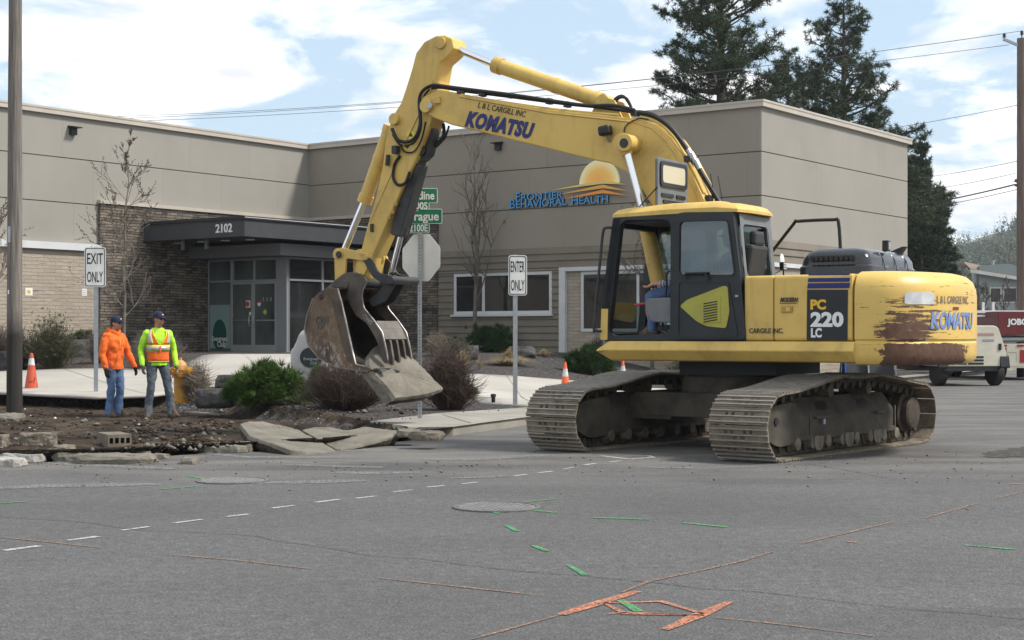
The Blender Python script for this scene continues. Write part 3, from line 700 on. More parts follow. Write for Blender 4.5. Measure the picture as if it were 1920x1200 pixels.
# ---------------------------------------------------------------- wall sign of raised letters with a rising sun
sg = thing('wall_sign', 'raised blue letters under an orange rising sun on the stucco of the right wing', 'sign', IC, BRZ)
M['blue'] = mat('sign_blue_face', (.07, .30, .56), .35); M['blueside'] = mat('sign_blue_return', (.012, .03, .06), .5)
def serif_text(body, px0, px1, py, hpx, caps):
    a, b = bray(px0, py, 1, -.12), bray(px1, py, 1, -.12); c = (a + b) / 2; size = hpx * c_dist / F
    return a, b, c
c_dist = 46.0
def signline(words, px0, px1, py, size):
    a, b = bray(px0, py, 1, -.1), bray(px1, py, 1, -.1)
    mbs = []
    for dep, y, bo, mt in ((.06, -.065, .004, 'blueside'), (.012, -.1255, .001, 'blue')):
        mb = MB(); x = 0; parts = []
        for w in words:
            t = MB(); text_mb(w[0], size * 1.30, frame((0, 0, size * .06), (1, 0, 0), (0, 0, 1)), dep, bo, .82, 0, 'LEFT', 1.0, t)
            t2 = MB(); text_mb(w[1:], size, frame((0, 0, 0), (1, 0, 0), (0, 0, 1)), dep, bo, .95, 0, 'LEFT', 1.0, t2)
            wa = max(v[0] for v in t.v) + size * .05; parts.append((t, x)); parts.append((t2, x + wa)); x += wa + max(v[0] for v in t2.v) + size * .42
        tot = x - size * .42; k = (b.x - a.x) / tot
        for w0 in range(0, len(parts), 2):
            mb = MB()
            for t, ox in parts[w0:w0 + 2]: mb.add([(a.x + (v[0] + ox) * k, v[1] + y, v[2] + a.z) for v in t.v], t.f)
            mb.build('lettering', M[mt], sg)
signline(['FRONTIER'], 967, 1056, 371.5, .29); signline(['BEHAVIORAL', 'HEALTH'], 956, 1141, 385, .31)
q = bray(1124, 345, 1, -.1)
m = NT('rising_sun_face'); s_ = m.n('ShaderNodeSeparateXYZ'); m.l(m.tc.outputs['Object'], s_.inputs[0])
dd = m.math('SQRT', m.math('ADD', m.math('POWER', m.math('SUBTRACT', s_.outputs[0], q.x), 2.0), m.math('POWER', m.math('SUBTRACT', s_.outputs[2], q.z), 2.0)))
M['sunface'] = m.done(m.ramp(dd, (.05, (.90, .38, .06)), (.42, (.90, .52, .12)), (.64, (.90, .78, .40))), .45)
q1 = bray(1162, 330, 1, -.1); rr = q1.x - q.x
mb = MB(); mb.prism([(q.x + rr * math.cos(rad(a)), q.z + rr * 1.02 * math.sin(rad(a))) for a in range(0, 181, 6)], -.062, -.12, XZ); mb.build('sun_disc', M['sunface'], sg)
for i, (pts, colr) in enumerate((([(1034, 357), (1131, 337), (1175, 346), (1131, 344.5)], (.66, .52, .17)), ([(1046, 365), (1131, 346), (1177, 358), (1131, 353)], (.70, .36, .08)), ([(1056, 373.5), (1131, 355.5), (1178, 367), (1131, 362.5)], (.72, .27, .05)))):
    P = [bray(*p, 1, -.13) for p in pts]; mb = MB(); mb.prism([(p.x, p.z) for p in P], -.122, -.15, XZ); mb.build('sun_ray_band', mat('band_%d' % i, colr, .45), sg)
# paper notices taped to the brick
for px, py, w, h, lab, cc in ((54, 547, .24, .21, 'white paper notice with a yellow square taped to the brick, nearer the utility pole', (.55, .38, .05)), (158, 548, .17, .20, 'small white printed notice on the brick beside the exit sign', (.35, .35, .38))):
    q = bray(px, py, 0, .10); n_ = thing('paper_notice', lab, 'notice', BI @ Vector((.103, q.y, q.z)), BRZ, 'paper notices on the brick wall')
    b_ = MB(); b_.b2((0, -w / 2, -h / 2), (.004, w / 2, h / 2)); b_.build('sheet', M['white'], n_)
    b_ = MB()
    if cc[2] < .1: b_.b2((.0042, -w * .22, -h * .22), (.006, w * .22, h * .22))
    else:
        for k in (-.25, 0, .25): b_.b2((.0042, -w * .35, k * h - .01), (.006, w * .35, k * h + .01))
    b_.build('print', mat('print_%d' % px, cc, .7), n_)
# ================================================================ excavator
TH = rad(33); EO = Vector((2.90, 19.80, 0)); ERZ = math.pi - TH
EFV = Vector((-math.cos(TH), math.sin(TH))); ELV = Vector((-math.sin(TH), -math.cos(TH)))
def EX(px, py, l):
    "photo pixel -> machine point (forward, left, up) on the plane left = l"
    a = (px - 960) / F; b = -(py - HZ) / F
    t = (l + EO.x * ELV.x + EO.y * ELV.y) / (a * ELV.x + ELV.y)
    d = Vector((a * t - EO.x, t - EO.y)); return Vector((d.dot(EFV), l, H0 + b * t))
def EP(L, l): return [(lambda p: (p.x, p.z))(EX(px, py, l)) for px, py in L]
def yellow(name, a, b, dirt=.35, zlo=None):
    m = NT(name); c = m.ramp(m.noise(1.1, 5, .6), (.35, a), (.65, b))
    sm = m.ramp(m.noise(2.3, 7, .7), (.50, 0.), (.72, dirt)); c = m.mix(sm, c, (.20, .13, .055))
    vs = m.ramp(m.noise(1, 5, .65, m.obj((7, 7, .9))), (.52, 0.), (.75, .38)); c = m.mix(vs, c, (.26, .175, .06))
    ch = m.ramp(m.noise(13, 6, .78), (.70, 0.), (.73, 1.)); c = m.mix(ch, c, (.085, .045, .025))
    m.bump(m.noise(4, 4, .5), .06, .02)
    return m.done(c, m.ramp(m.noise(3, 4), (.3, .38), (.7, .58)), 0, .4)
M['yel'] = yellow('construction_yellow_paint', (.66, .45, .12), (.58, .39, .105))
M['yeld'] = yellow('dirty_yellow_paint', (.50, .30, .055), (.38, .225, .045), .75)
def cw_paint():
    m = NT('counterweight_paint'); s = m.n('ShaderNodeSeparateXYZ'); m.l(m.tc.outputs['Object'], s.inputs[0]); x, y, z = s.outputs
    c = m.ramp(m.noise(1.1, 5, .6), (.35, (.66, .45, .12)), (.65, (.58, .39, .105)))
    def band(v, a, b, cc, d): return m.math('MULTIPLY', m.ramp(m.math('MULTIPLY', v, .25), (a / 4, 0.), (b / 4, 1.)), m.ramp(m.math('MULTIPLY', v, .25), (cc / 4, 1.), (d / 4, 0.)))
    st = m.noise(1, 7, .72, m.obj((2.2, 2.2, 34))); fl = m.noise(9, 6, .7)
    jit = lambda v, a, n_: m.math('ADD', v, m.math('MULTIPLY', m.math('SUBTRACT', n_, .5), a)); x = jit(x, .5, m.noise(5, 5, .7)); y = jit(y, .6, m.noise(4, 5, .7, m.obj((1, 1, 5)))); z = jit(z, .10, m.noise(5, 5, .7, m.obj((1, 1, .4))))
    sd = m.ramp(m.math('MULTIPLY', x, -.25), (2.26 / 4, 0.), (2.38 / 4, 1.))
    core = m.math('MULTIPLY', m.math('MULTIPLY', band(y, .66, .95, 1.26, 1.45), band(z, 1.28, 1.40, 1.50, 1.98)), sd)
    f1 = m.math('ADD', m.math('MULTIPLY', core, .27), m.math('ADD', m.math('MULTIPLY', st, 1.15), m.math('MULTIPLY', fl, .32)))
    wide = m.math('MULTIPLY', band(y, -1.3, .3, 1.36, 1.6), m.ramp(m.math('MULTIPLY', z, .25), (1.30 / 4, 1.), (1.352 / 4, 0.)))
    f2 = m.math('ADD', m.math('MULTIPLY', m.math('MULTIPLY', wide, sd), .34), m.math('ADD', m.math('MULTIPLY', fl, .55), m.math('MULTIPLY', st, .45)))
    k = m.math('MAXIMUM', m.ramp(f1, (.87, 0.), (.885, 1.)), m.ramp(f2, (.675, 0.), (.69, 1.)))
    k = m.math('MAXIMUM', k, m.ramp(m.noise(12, 6, .78), (.70, 0.), (.72, 1.)))
    c = m.mix(k, c, m.ramp(m.noise(12, 5, .7), (.3, (.075, .036, .022)), (.7, (.145, .078, .05))))
    m.l(m.math('MULTIPLY', k, -1.0), m.n('ShaderNodeMath').inputs[0]); m.bump(m.math('MULTIPLY', k, -1.0), .25, .01)
    return m.done(c, m.mix(k, (.42, .42, .42), (.8, .8, .8)), 0, .4)
M['cw'] = cw_paint()
M['cabblk'] = mat('cab_black_paint', (.012, .0145, .017), .42, col2=(.022, .025, .028), scale=3)
M['hood'] = mat('hood_black_paint', (.013, .016, .020), .18, col2=(.022, .025, .03), scale=2, spec=.6)
M['grey'] = mat('grey_plastic', (.13, .14, .15), .55, col2=(.165, .17, .175), scale=4)
M['interior'] = mat('cab_dark_trim', (.03, .031, .033), .7)
M['ygreen'] = mat('door_liner_yellow', (.40, .37, .06), .6, col2=(.33, .31, .06), scale=3)
M['navy'] = mat('decal_navy', (.012, .022, .13), .45); M['decalw'] = mat('decal_white', (.72, .72, .70), .45); M['decaly'] = mat('decal_yellow', (.72, .42, .02), .45)
M['decalk'] = mat('decal_black', (.014, .016, .018), .4); M['decaldk'] = mat('decal_dark_lettering', (.045, .035, .03), .5)
M['hose'] = mat('hose_rubber', (.012, .012, .012), .55)
def shoe():
    m = NT('track_shoe_steel'); s = m.n('ShaderNodeSeparateXYZ'); 
    c = m.ramp(m.noise(6, 6, .7), (.3, (.10, .082, .06)), (.55, (.215, .18, .135)), (.75, (.31, .27, .21)))
    c = m.mix(m.ramp(m.noise(26, 5, .7), (.55, 0.), (.7, .6)), c, (.05, .04, .03)); m.bump(m.noise(24, 5, .7), .6, .012); return m.done(c, .8, .15, .3)
M['shoe'] = shoe(); M['rib'] = mat('worn_grouser_steel', (.33, .31, .285), .5, .3, col2=(.24, .21, .175), scale=12)
def bucketm():
    m = NT('rusty_bucket_steel'); c = m.ramp(m.noise(2.2, 7, .68), (.28, (.045, .036, .03)), (.45, (.13, .085, .055)), (.58, (.20, .135, .085)), (.74, (.11, .095, .08)))
    s = m.n('ShaderNodeSeparateXYZ'); m.l(m.tc.outputs['Object'], s.inputs[0])
    sc = m.ramp(m.math('ADD', m.noise(1, 6, .75, m.obj((16, 5, 7))), m.math('MULTIPLY', m.ramp(s.outputs[2], (0.0, 1.), (1.0, 0.)), .0)), (.53, 0.), (.60, 1.))
    low = m.ramp(m.math('MULTIPLY', s.outputs[2], .5), (.47, .9), (.80, .12)); c = m.mix(m.math('MULTIPLY', sc, low), c, (.42, .40, .38))
    m.bump(m.noise(14, 6, .7), .4, .02); return m.done(c, .62, .25, .4)
M['bucket'] = bucketm()
M['thumb'] = mat('worn_thumb_steel', (.07, .058, .05), .55, .35, col2=(.15, .125, .105), scale=4, bump=.3, bscale=25)
M['edge'] = mat('worn_bright_edge', (.35, .34, .33), .4, .7, col2=(.22, .20, .18), scale=14)
def cabglass(tint=(.70, .80, .78, 1), r0=.05, r1=.62):
    m = NT('cab_glass'); m.t.nodes.remove(m.b); tr = m.n('ShaderNodeBsdfTransparent'); tr.inputs[0].default_value = tint
    gl = m.n('ShaderNodeBsdfGlossy'); gl.inputs['Roughness'].default_value = .03; gl.inputs[0].default_value = (.95, .97, 1, 1)
    lw = m.n('ShaderNodeLayerWeight'); lw.inputs[0].default_value = .30; f = m.ramp(lw.outputs['Fresnel'], (0, r0), (1, r1))
    ms = m.n('ShaderNodeMixShader'); m.l(f, ms.inputs[0]); m.l(tr.outputs[0], ms.inputs[1]); m.l(gl.outputs[0], ms.inputs[2])
    m.l(ms.outputs[0], m.o.inputs['Surface']); return m.mat
M['cabglass'] = cabglass()
M['doorglass'] = cabglass((.30, .38, .40, 1), .10, .8)
exc = thing('excavator', 'yellow tracked excavator with a rust scraped counterweight, lifting a broken concrete slab in its bucket', 'excavator', EO, ERZ)
# ---------------------------------------------------------------- undercarriage
UANG = math.atan2(-.788, -.616) - ERZ; UM = Matrix.Rotation(UANG, 4, 'Z')
class UB(MB):
    def add(s, vs, fs): return MB.add(s, [UM @ Vector(p) for p in vs], fs)
TW = .74
M['roller'] = mat('dusty_roller_steel', (.10, .083, .062), .75, .1, col2=(.19, .16, .12), scale=9, bump=.4, bscale=30)
loop = []
for i in range(14): t = rad(-90 + 180 * i / 13); loop.append((1.93 + .365 * math.cos(t), .39 + .365 * math.sin(t)))
loop += [(1.5, .785), (1.1, .835), (.75, .885), (.42, .918), (-.1, .898), (-.62, .918), (-1.1, .87), (-1.5, .82)]
for i in range(14): t = rad(90 + 180 * i / 13); loop.append((-1.90 + .375 * math.cos(t), .40 + .375 * math.sin(t)))
P = [Vector(p) for p in loop]; P.append(P[0]); cum = [0]
for a, b in zip(P[:-1], P[1:]): cum.append(cum[-1] + (b - a).length)
def lp(s):
    s %= cum[-1]; i = max(k for k in range(len(cum) - 1) if cum[k] <= s); t = (s - cum[i]) / max(1e-6, cum[i + 1] - cum[i])
    return P[i].lerp(P[i + 1], t)
NS = 50; pitch = cum[-1] / NS
for side, lab in ((1, 'near'), (-1, 'far')):
    yc = side * 1.29
    sh = UB()
    for i in range(NS):
        c = lp((i + .5) * pitch); a, b = lp(i * pitch + .003), lp((i + 1) * pitch - .003); d = (b - a).normalized(); n = Vector((d.y, -d.x))
        R = Matrix(((d.x, 0, n.x), (0, 1, 0), (d.y, 0, n.y)))
        sh.mi = 0; sh.box((c.x, yc, c.y), (pitch - .014, TW, .018), M=R)
        q = c + n * .006 + d * (pitch * .5 - .004); sh.box((q.x, yc, q.y), (.012, TW * .98, .014), M=R)
        sh.mi = 1
        for k in (-.33, 0, .33):
            q = c + d * k * pitch + n * .018; sh.box((q.x, yc, q.y), (.012 if k else .014, TW, .022), M=R)
        sh.mi = 2
        for yy in (-.115, .115):
            q = c - n * .062; sh.box((q.x, yc + yy, q.y), (pitch * .93, .045, .085), M=R)
        q = c - n * .10; sh.add([(q.x + d.x * .042 * math.cos(t) + n.x * .042 * math.sin(t), yc + yy, q.y + d.y * .042 * math.cos(t) + n.y * .042 * math.sin(t)) for yy in (-.17, .17) for t in [k * math.pi / 4 for k in range(8)]], [(k, (k + 1) % 8, 8 + (k + 1) % 8, 8 + k) for k in range(8)] + [tuple(range(8)), tuple(range(15, 7, -1))])
        q = c + n * .012 + d * pitch * .16                          # bolt pads and the two mud holes of a shoe
        for yy in (-.16, -.08, .08, .16): sh.box((q.x, yc + yy, q.y), (.03, .03, .018), M=R)
        sh.mi = 3
        if i % 2 == 0:
            for yy in (-.05, .05): q = c + n * .0125 - d * pitch * .16; sh.box((q.x, yc + yy, q.y), (.028, .05, .006), M=R)
    tr = sh.build('track', [M['shoe'], M['rib'], M['undersoil'], M['mud']], exc)
    # track frame with its sloping top
    fr = UB(); w = .21
    prof = [(yc - w, .24), (yc + w, .24), (yc + w, .47), (yc + w * .2, .69), (yc - w * .2, .69), (yc - w, .47)]
    fr.prism(prof, -1.32, 1.38, lambda a, b, t: (t, a, b))
    fr.prism([(yc + w * 1.02, .20), (yc + w * 1.10, .20), (yc + w * 1.10, .262), (yc + w * 1.02, .262)], -1.32, 1.38, lambda a, b, t: (t, a, b))
    fo = fr.build('track_frame', M['undersoil'], tr, bevel=.012)
    for q in (-.55, .55):
        sl_ = UB(); sl_.add([(q + a, yc + side * (w * (.45 + .35 * b)), .625 - b * .0965 + .004) for a, b in ((-.16, 0), (.12, 0), (.16, 1), (-.12, 1))], [(0, 1, 2, 3)]); sl_.build('frame_slot', M['black'], fo, recalc=False)
    for q in (-.9, .75):
        sl_ = UB(); sl_.b2((q - .17, yc + side * (w + .001), .44), (q + .17, yc + side * (w + .05), .47)); sl_.build('step_bracket', M['mud'], fo, bevel=.008)
    sl_ = UB(); sl_.cyl((.72, yc + side * (w - .01), .40), (.72, yc + side * (w + .004), .40), .065, 16); sl_.build('grease_port', M['black'], fo)
    sl_ = UB(); sl_.b2((.66, yc + side * (w + .005), .37), (.71, yc + side * (w + .03), .43)); sl_.build('grease_valve', M['galv'], fo)
    sl_ = UB(); sl_.prism(rect(-1.325, .235, -1.30, .52), yc + side * (w + .001), yc + side * (w + .02), lambda a, b, t: (a, t, b)); sl_.b2((1.0, yc + side * (w + .001), .25), (1.02, yc + side * (w + .012), .50)); sl_.build('weld_edge', M['mud'], fo)
    yk = UB()
    for yy in (yc + .20, yc - .20 - .03):
        yk.prism(roundpoly([(1.36, .18), (1.80, .15), (2.08, .26), (2.10, .46), (1.96, .62), (1.36, .66)], .12), yy, yy + .03, lambda a, b, t: (a, t, b))
    yk.build('idler_yoke', M['undersoil'], tr, bevel=.006)
    idl = UB(); idl.lathe([(.05, -.11), (.30, -.11), (.31, -.06), (.345, -.05), (.345, .05), (.31, .06), (.30, .11), (.05, .11)], 28, (1.88, yc, .41), Matrix.Rotation(rad(90), 3, 'X')); idl.build('idler', M['mud'], tr, smooth=40)
    hb = UB(); hb.cyl((1.86, yc + side * .232, .45), (1.86, yc + side * .245, .45), .045, 14); hb.build('idler_cap', M['black'], tr)
    sp = UB(); RX = Matrix.Rotation(rad(90), 3, 'X')
    sp.lathe([(.05, -.24), (.18, -.24), (.21, -.22), (.22, -.14), (.28, -.13), (.28, .14), (.22, .15), (.215, .215), (.19, .23), (.02, .235)][::1], 30, (-1.88, yc, .40), RX)
    for k in range(21):
        a = 2 * math.pi * k / 21; sp.box((-1.88 + .315 * math.cos(a), yc, .40 + .315 * math.sin(a)), (.05, .06, .045), M=Matrix(((math.cos(a), 0, -math.sin(a)), (0, 1, 0), (math.sin(a), 0, math.cos(a)))))
    sp.mi = 1
    for k in range(18):
        a = 2 * math.pi * k / 18; sp.cyl((-1.88 + .175 * math.cos(a), yc + side * .225, .40 + .175 * math.sin(a)), (-1.88 + .175 * math.cos(a), yc + side * .243, .40 + .175 * math.sin(a)), .013, 6)
    sp.build('final_drive', [mat('rusty_drive_cover_%s' % lab, (.045, .033, .026), .8, .1, col2=(.075, .055, .042), scale=6), M['mud']], tr, smooth=35)
    for k in range(8):
        xx = -1.36 + k * .385; ro = UB(); ro.lathe([(.04, -.24), (.07, -.235), (.085, -.17), (.10, -.16), (.105, -.06), (.08, -.05), (.08, .05), (.105, .06), (.10, .16), (.085, .17), (.075, .235), (.04, .24)], 16, (xx, yc, .165), RX)
        ro.build('track_roller', M['roller'], tr, smooth=40)
    for k in (-.75, 0.05, .85):
        gd = UB(); gd.prism(roundpoly([(k - .13, .24), (k + .13, .24), (k + .10, .10), (k, .06), (k - .10, .10)], .05), yc + side * .235, yc + side * .255, lambda a, b, t: (a, t, b)); gd.build('track_guide', M['roller'], tr)
    for k in (-.62, .42):
        ro = UB(); ro.lathe([(.03, -.2), (.075, -.19), (.08, -.06), (.06, -.05), (.06, .05), (.08, .06), (.075, .19), (.03, .2)], 14, (k, yc, .755), RX); ro.b2((k - .04, yc - .05, .66), (k + .04, yc + .05, .74)); ro.build('carrier_roller', M['mud'], tr, smooth=40)
cb = UB(); cb.prism(roundpoly([(-.85, -1.1), (-.5, -.6), (.5, -.6), (.85, -1.1), (.85, 1.1), (.5, .6), (-.5, .6), (-.85, 1.1)], .1), .40, .70, XY); cb.lathe([(.05, .40), (.72, .40), (.74, .72), (.70, .90), (.05, .90)], 32)
for s_ in (1, -1):
    for q in (-.62, .62): cb.b2((q - .22, s_ * .5, .36), (q + .22, s_ * 1.12, .66))
cb.build('car_body', M['undersoil'], exc, bevel=.01)
tt = MB(); tt.lathe([(.05, .86), (.66, .86), (.68, .90), (.68, 1.04), (.05, 1.04)], 32); tt.b2((-.8, -.7, .93), (.5, .7, 1.10)); tt.build('slew_ring', M['interior'], exc, smooth=30)
# ---------------------------------------------------------------- upper deck
dk = MB(); dk.b2((-2.05, -1.28, 1.10), (1.15, 1.22, 1.33)); dk.build('deck_frame', M['yeld'], exc)
for s_ in (1, -1):
    sk = MB(); pr = [(1.20, 1.345), (1.355, 1.345), (1.405, 1.235), (1.30, 1.11), (1.20, 1.11)]
    tip = [(1.20, 1.24), (1.33, 1.24), (1.37, 1.22), (1.29, 1.20), (1.20, 1.20)]
    sk.loft([[Vector((x, s_ * a, b)) for a, b in pp] for x, pp in ((-2.035, pr), (1.14, pr), (1.33, tip))]); sk.build('side_skirt', M['yel'], exc, bevel=.012)
sp_ = MB(); sp_.prism(EP([(1151, 656), (1157, 651), (1154, 647), (1163, 646), (1161, 651), (1167, 655)], 1.4), 1.385, 1.404, XZ); 
# ---------------------------------------------------------------- cab
L1, L0 = 1.335, .30
cab_f = MB()
outl = EP([(1126, 637.5), (1127.5, 577), (1138, 490), (1149, 411), (1153, 406), (1225, 400), (1244, 400), (1264, 402), (1279, 397), (1349, 395), (1376, 396), (1388, 510), (1399, 637.5)], L1)
hole1 = EP(roundpoly([(1143, 629), (1142, 600), (1149, 540), (1164, 412.5), (1257.5, 411), (1256.5, 626)], 14, 4), L1)
hole2 = EP(roundpoly([(1274, 631), (1273, 412), (1365, 411), (1390, 631)], 10, 3), L1)
cab_f.prism(outl, L1, L1 - .07, XZ, [hole1, hole2])
cab = cab_f.build('cab', M['cabblk'], exc)
def xz(px, py): p = EX(px, py, L1); return p.x, p.z
xf, zf = xz(1151, 408); xb, zb_ = xz(1126, 637.5); xr, zr = xz(1399, 637.5); xrt, _ = xz(1377, 397); ztop_ = 2.86
# right frame, front and rear frames, floor
rf = MB(); ro_ = [(xb, 1.36), (xf, 2.86), (xrt, 2.88), (xr, 1.36)]
rf.prism(ro_, L0, L0 + .06, XZ, [roundpoly([(xb - .16, 1.55), (xf - .10, 2.74), (.30, 2.76), (.30, 1.55)], .1), roundpoly([(.18, 1.85), (.18, 2.76), (xrt + .12, 2.76), (xr + .22, 1.85)], .1)])
rf.build('right_frame', M['cabblk'], cab)
ff = MB()
for l in (L0, L1 - .10):
    ff.loft([[Vector((xb, l, 1.36)), Vector((xb - .10, l, 1.36)), Vector((xb - .10, l + .10, 1.36)), Vector((xb, l + .10, 1.36))], [Vector((xf, l, 2.86)), Vector((xf - .10, l, 2.86)), Vector((xf - .10, l + .10, 2.86)), Vector((xf, l + .10, 2.86))]])
ff.b2((xf - .10, L0 + .1, 2.74), (xf + .0, L1 - .1, 2.86)); ff.b2((xb - .06, L0, 1.36), (xb - .01, L1 - .071, 1.44)); ff.build('front_frame', M['cabblk'], cab)
bk = MB(); q0, q1 = (xr + .02), (xrt + .02)
def rear(l, z): t = (z - 1.36) / 1.5; return (q0 * (1 - t) + q1 * t)
tr_, pts_ = tri_holes([(L0 + .06, 1.36), (L1 - .072, 1.36), (L1 - .072, 2.86), (L0 + .06, 2.86)], [roundpoly([(L0 + .16, 2.12), (L1 - .14, 2.12), (L1 - .14, 2.74), (L0 + .16, 2.74)], .08)])
bk.add([(rear(p.x, p.y) + d, p.x, p.y) for d in (0, -.05) for p in pts_], [tuple(t) for t in tr_] + [tuple(i + len(pts_) for i in t) for t in tr_]); bk.build('rear_wall', M['grey'], cab)
gl = MB(); gl.add([(rear(0, 2.1) - .02, L0 + .1, 2.1), (rear(0, 2.1) - .02, L1 - .1, 2.1), (rear(0, 2.76) - .02, L1 - .1, 2.76), (rear(0, 2.76) - .02, L0 + .1, 2.76)], [(0, 1, 2, 3)]); gl.build('rear_window', M['cabglass'], cab)
gl = MB(); gl.prism([(xb - .12, 1.5), (xf - .08, 2.78), (.32, 2.78), (.32, 1.5)], L0 + .025, L0 + .03, XZ); gl.prism([(.16, 1.8), (.16, 2.78), (xrt + .1, 2.78), (xr + .2, 1.8)], L0 + .025, L0 + .03, XZ); gl.build('right_window', M['cabglass'], cab)
# lower front pane still in place, the upper one raised under the roof
gl = MB(); gl.add([(xb - .05, L0 + .1, 1.44), (xb - .05, L1 - .1, 1.44), (xb - .085, L1 - .1, 1.83), (xb - .085, L0 + .1, 1.83)], [(0, 1, 2, 3)]); gl.build('lower_windscreen', M['cabglass'], cab)
fl = MB(); fl.b2((xr, L0, 1.34), (xb - .02, L1 - .072, 1.40)); fl.build('cab_floor', M['interior'], cab)
rfm = MB(); n_ = 9
def roofring(ins, z, dz): return [Vector((xf + .02 - ins, L1 + .0 - ins, z)), Vector((.35, L1 + .01 - ins, z + dz)), Vector((-.3, L1 + .01 - ins, z + dz)), Vector((xrt - .04 + ins, L1 - ins * 1.0, z)), Vector((xrt - .10 + ins, L1 - .25, z)), Vector((xrt - .10 + ins, L0 + .2, z)), Vector((xrt - .04 + ins, L0 + ins, z)), Vector((-.3, L0 - .01 + ins, z + dz)), Vector((.35, L0 - .01 + ins, z + dz)), Vector((xf + .02 - ins, L0 + ins, z)), Vector((xf + .05 - ins, L0 + .25, z)), Vector((xf + .05 - ins, L1 - .25, z))]
rfm.loft([roofring(0, 2.875, .01), roofring(0, 2.91, .03), roofring(.05, 2.965, .035), roofring(.14, 2.995, .03), roofring(.32, 3.01, .02)]); rfm.build('cab_roof', M['yel'], cab, smooth=35)
hl = MB()
hl.b2((xrt + .1, L0 + .1, 2.80), (xf - .12, L1 - .08, 2.86)); hl.build('headliner', M['interior'], cab)
# door with window, yellow liner and louvre
d0 = EP(roundpoly([(1264, 636), (1264.5, 403), (1280, 398), (1374, 397), (1388, 512), (1398, 636)], 8, 3), L1 + .03)
dh = EP(roundpoly([(1273.5, 515), (1275, 416), (1364, 413.5), (1377, 515)], 9, 4), L1 + .03)
db = MB(); db.prism(d0, L1 + .004, L1 + .034, XZ, [dh]); door = db.build('door', M['cabblk'], cab)
gsk = MB(); gsk.prism(EP(roundpoly([(1271, 517.5), (1272.5, 413.5), (1366, 411), (1380, 517.5)], 10, 4), L1 + .03), L1 + .035, L1 + .044, XZ, [dh]); gsk.build('window_seal', M['rubber'], door)
gl = MB(); gl.prism(EP([(1272, 517), (1273, 414), (1366, 412), (1379, 517)], L1 + .02), L1 + .012, L1 + .018, XZ); gl.build('window', M['doorglass'], door)
rimp = EP(roundpoly([(1270, 632), (1271, 526), (1366, 526), (1385, 632)], 8, 3), L1 + .03); rin = EP(roundpoly([(1273, 629), (1274, 529), (1364, 529), (1381, 629)], 7, 3), L1 + .03)
gsk = MB(); gsk.prism(rimp, L1 + .035, L1 + .047, XZ, [rin]); gsk.build('door_rib', M['cabblk'], door)
ln = MB(); ln.prism(EP(roundpoly([(1274, 574), (1288, 562), (1356, 536), (1364, 537), (1367.5, 585), (1361, 616), (1324, 612), (1306, 603)], 5, 3), L1 + .05), L1 + .0355, L1 + .052, XZ); lnr = ln.build('door_liner', M['ygreen'], door, bevel=.006)
vp = MB(); vp.prism(EP(roundpoly([(1314, 608), (1315, 562), (1351, 554), (1351, 604)], 3, 3), L1 + .06), L1 + .0525, L1 + .058, XZ); vp.build('vent_panel', M['ygreen'], lnr, bevel=.003)
sl = MB()
for k in range(8): y0 = 567 + k * 4.9; sl.prism(EP([(1319, y0 + 1.6), (1345, y0 - 3.2), (1345, y0 - 1.0), (1319, y0 + 3.9)], L1 + .06), L1 + .0585, L1 + .061, XZ)
sl.build('vent_slot', M['black'], lnr)
hd = MB(); hd.tube([EX(*p, L1 + .07) for p in ((1285, 523), (1285, 513), (1322, 512), (1327, 524))], .016, 8); hd.build('handle', M['black'], door)
lt = MB(); q = EX(1382, 555, L1 + .035); lt.b2((q.x - .02, L1 + .035, q.z - .012), (q.x + .02, L1 + .05, q.z + .012)); lt.build('latch', M['galv'], door)
cp = MB(); cp.prism(EP([(1126, 637), (1127.5, 579), (1140, 579), (1138.5, 637)], L1 + .01), L1 + .002, L1 + .012, XZ); cp.build('corner_trim', M['yel'], cab)
gh = MB(); gh.tube(catmull([EX(*p, L1 + .08) for p in ((1146, 427), (1137, 427), (1131, 434), (1126, 480), (1114, 610), (1118, 619), (1127, 621))], 5), .019, 8); gh.build('grab_handle', M['darksteel'], cab, smooth=60)
# seat, console, levers
seat = MB(); seat.b2((-.55, .62, 1.72), (.10, 1.10, 1.86)); seat.box((-.55, .86, 2.15), (.14, .48, .72), M=Matrix.Rotation(rad(-10), 3, 'Y')); seat.box((-.62, .86, 2.58), (.1, .28, .18)); seat.b2((-.4, .68, 1.40), (.0, 1.04, 1.72)); seat.build('seat', M['interior'], cab, bevel=.04)
con = MB(); con.prism(roundpoly(EP([(1225, 590), (1218, 578), (1222, 560), (1262, 558), (1300, 560), (1300, 606), (1230, 604)], 1.12), .05), 1.10, 1.26, XZ); con.b2((-.45, 1.12, 1.40), (.18, 1.24, 1.62)); con.build('console', M['grey'], cab, bevel=.015)
lv = MB(); q = EX(1190, 572, 1.18); r_ = EX(1222, 567, 1.18); lv.cyl(q, r_, .012, 8); lv.build('safety_lever', mat('red_lever', (.45, .03, .04), .4), cab)
lv = MB(); q = EX(1223, 565, 1.18); lv.ell(q, (.045, .04, .04)); lv.build('lever_knob', mat('red_knob', (.55, .02, .03), .4), cab, smooth=60)
lv = MB(); lv.tube(catmull([(.42, 1.20, 1.62), (.40, 1.20, 1.85), (.35, 1.18, 1.97)], 4), [.018, .016, .014, .014, .014, .018, .024, .026, .02][:9], 8); lv.build('joystick', M['black'], cab, smooth=60)
lv = MB(); lv.tube(catmull([EX(*p, 1.20) for p in ((1252, 617), (1237, 614), (1236, 590), (1248, 555), (1250, 515), (1256, 508))], 4), .012, 8); lv.build('console_rail', M['black'], cab, smooth=60)
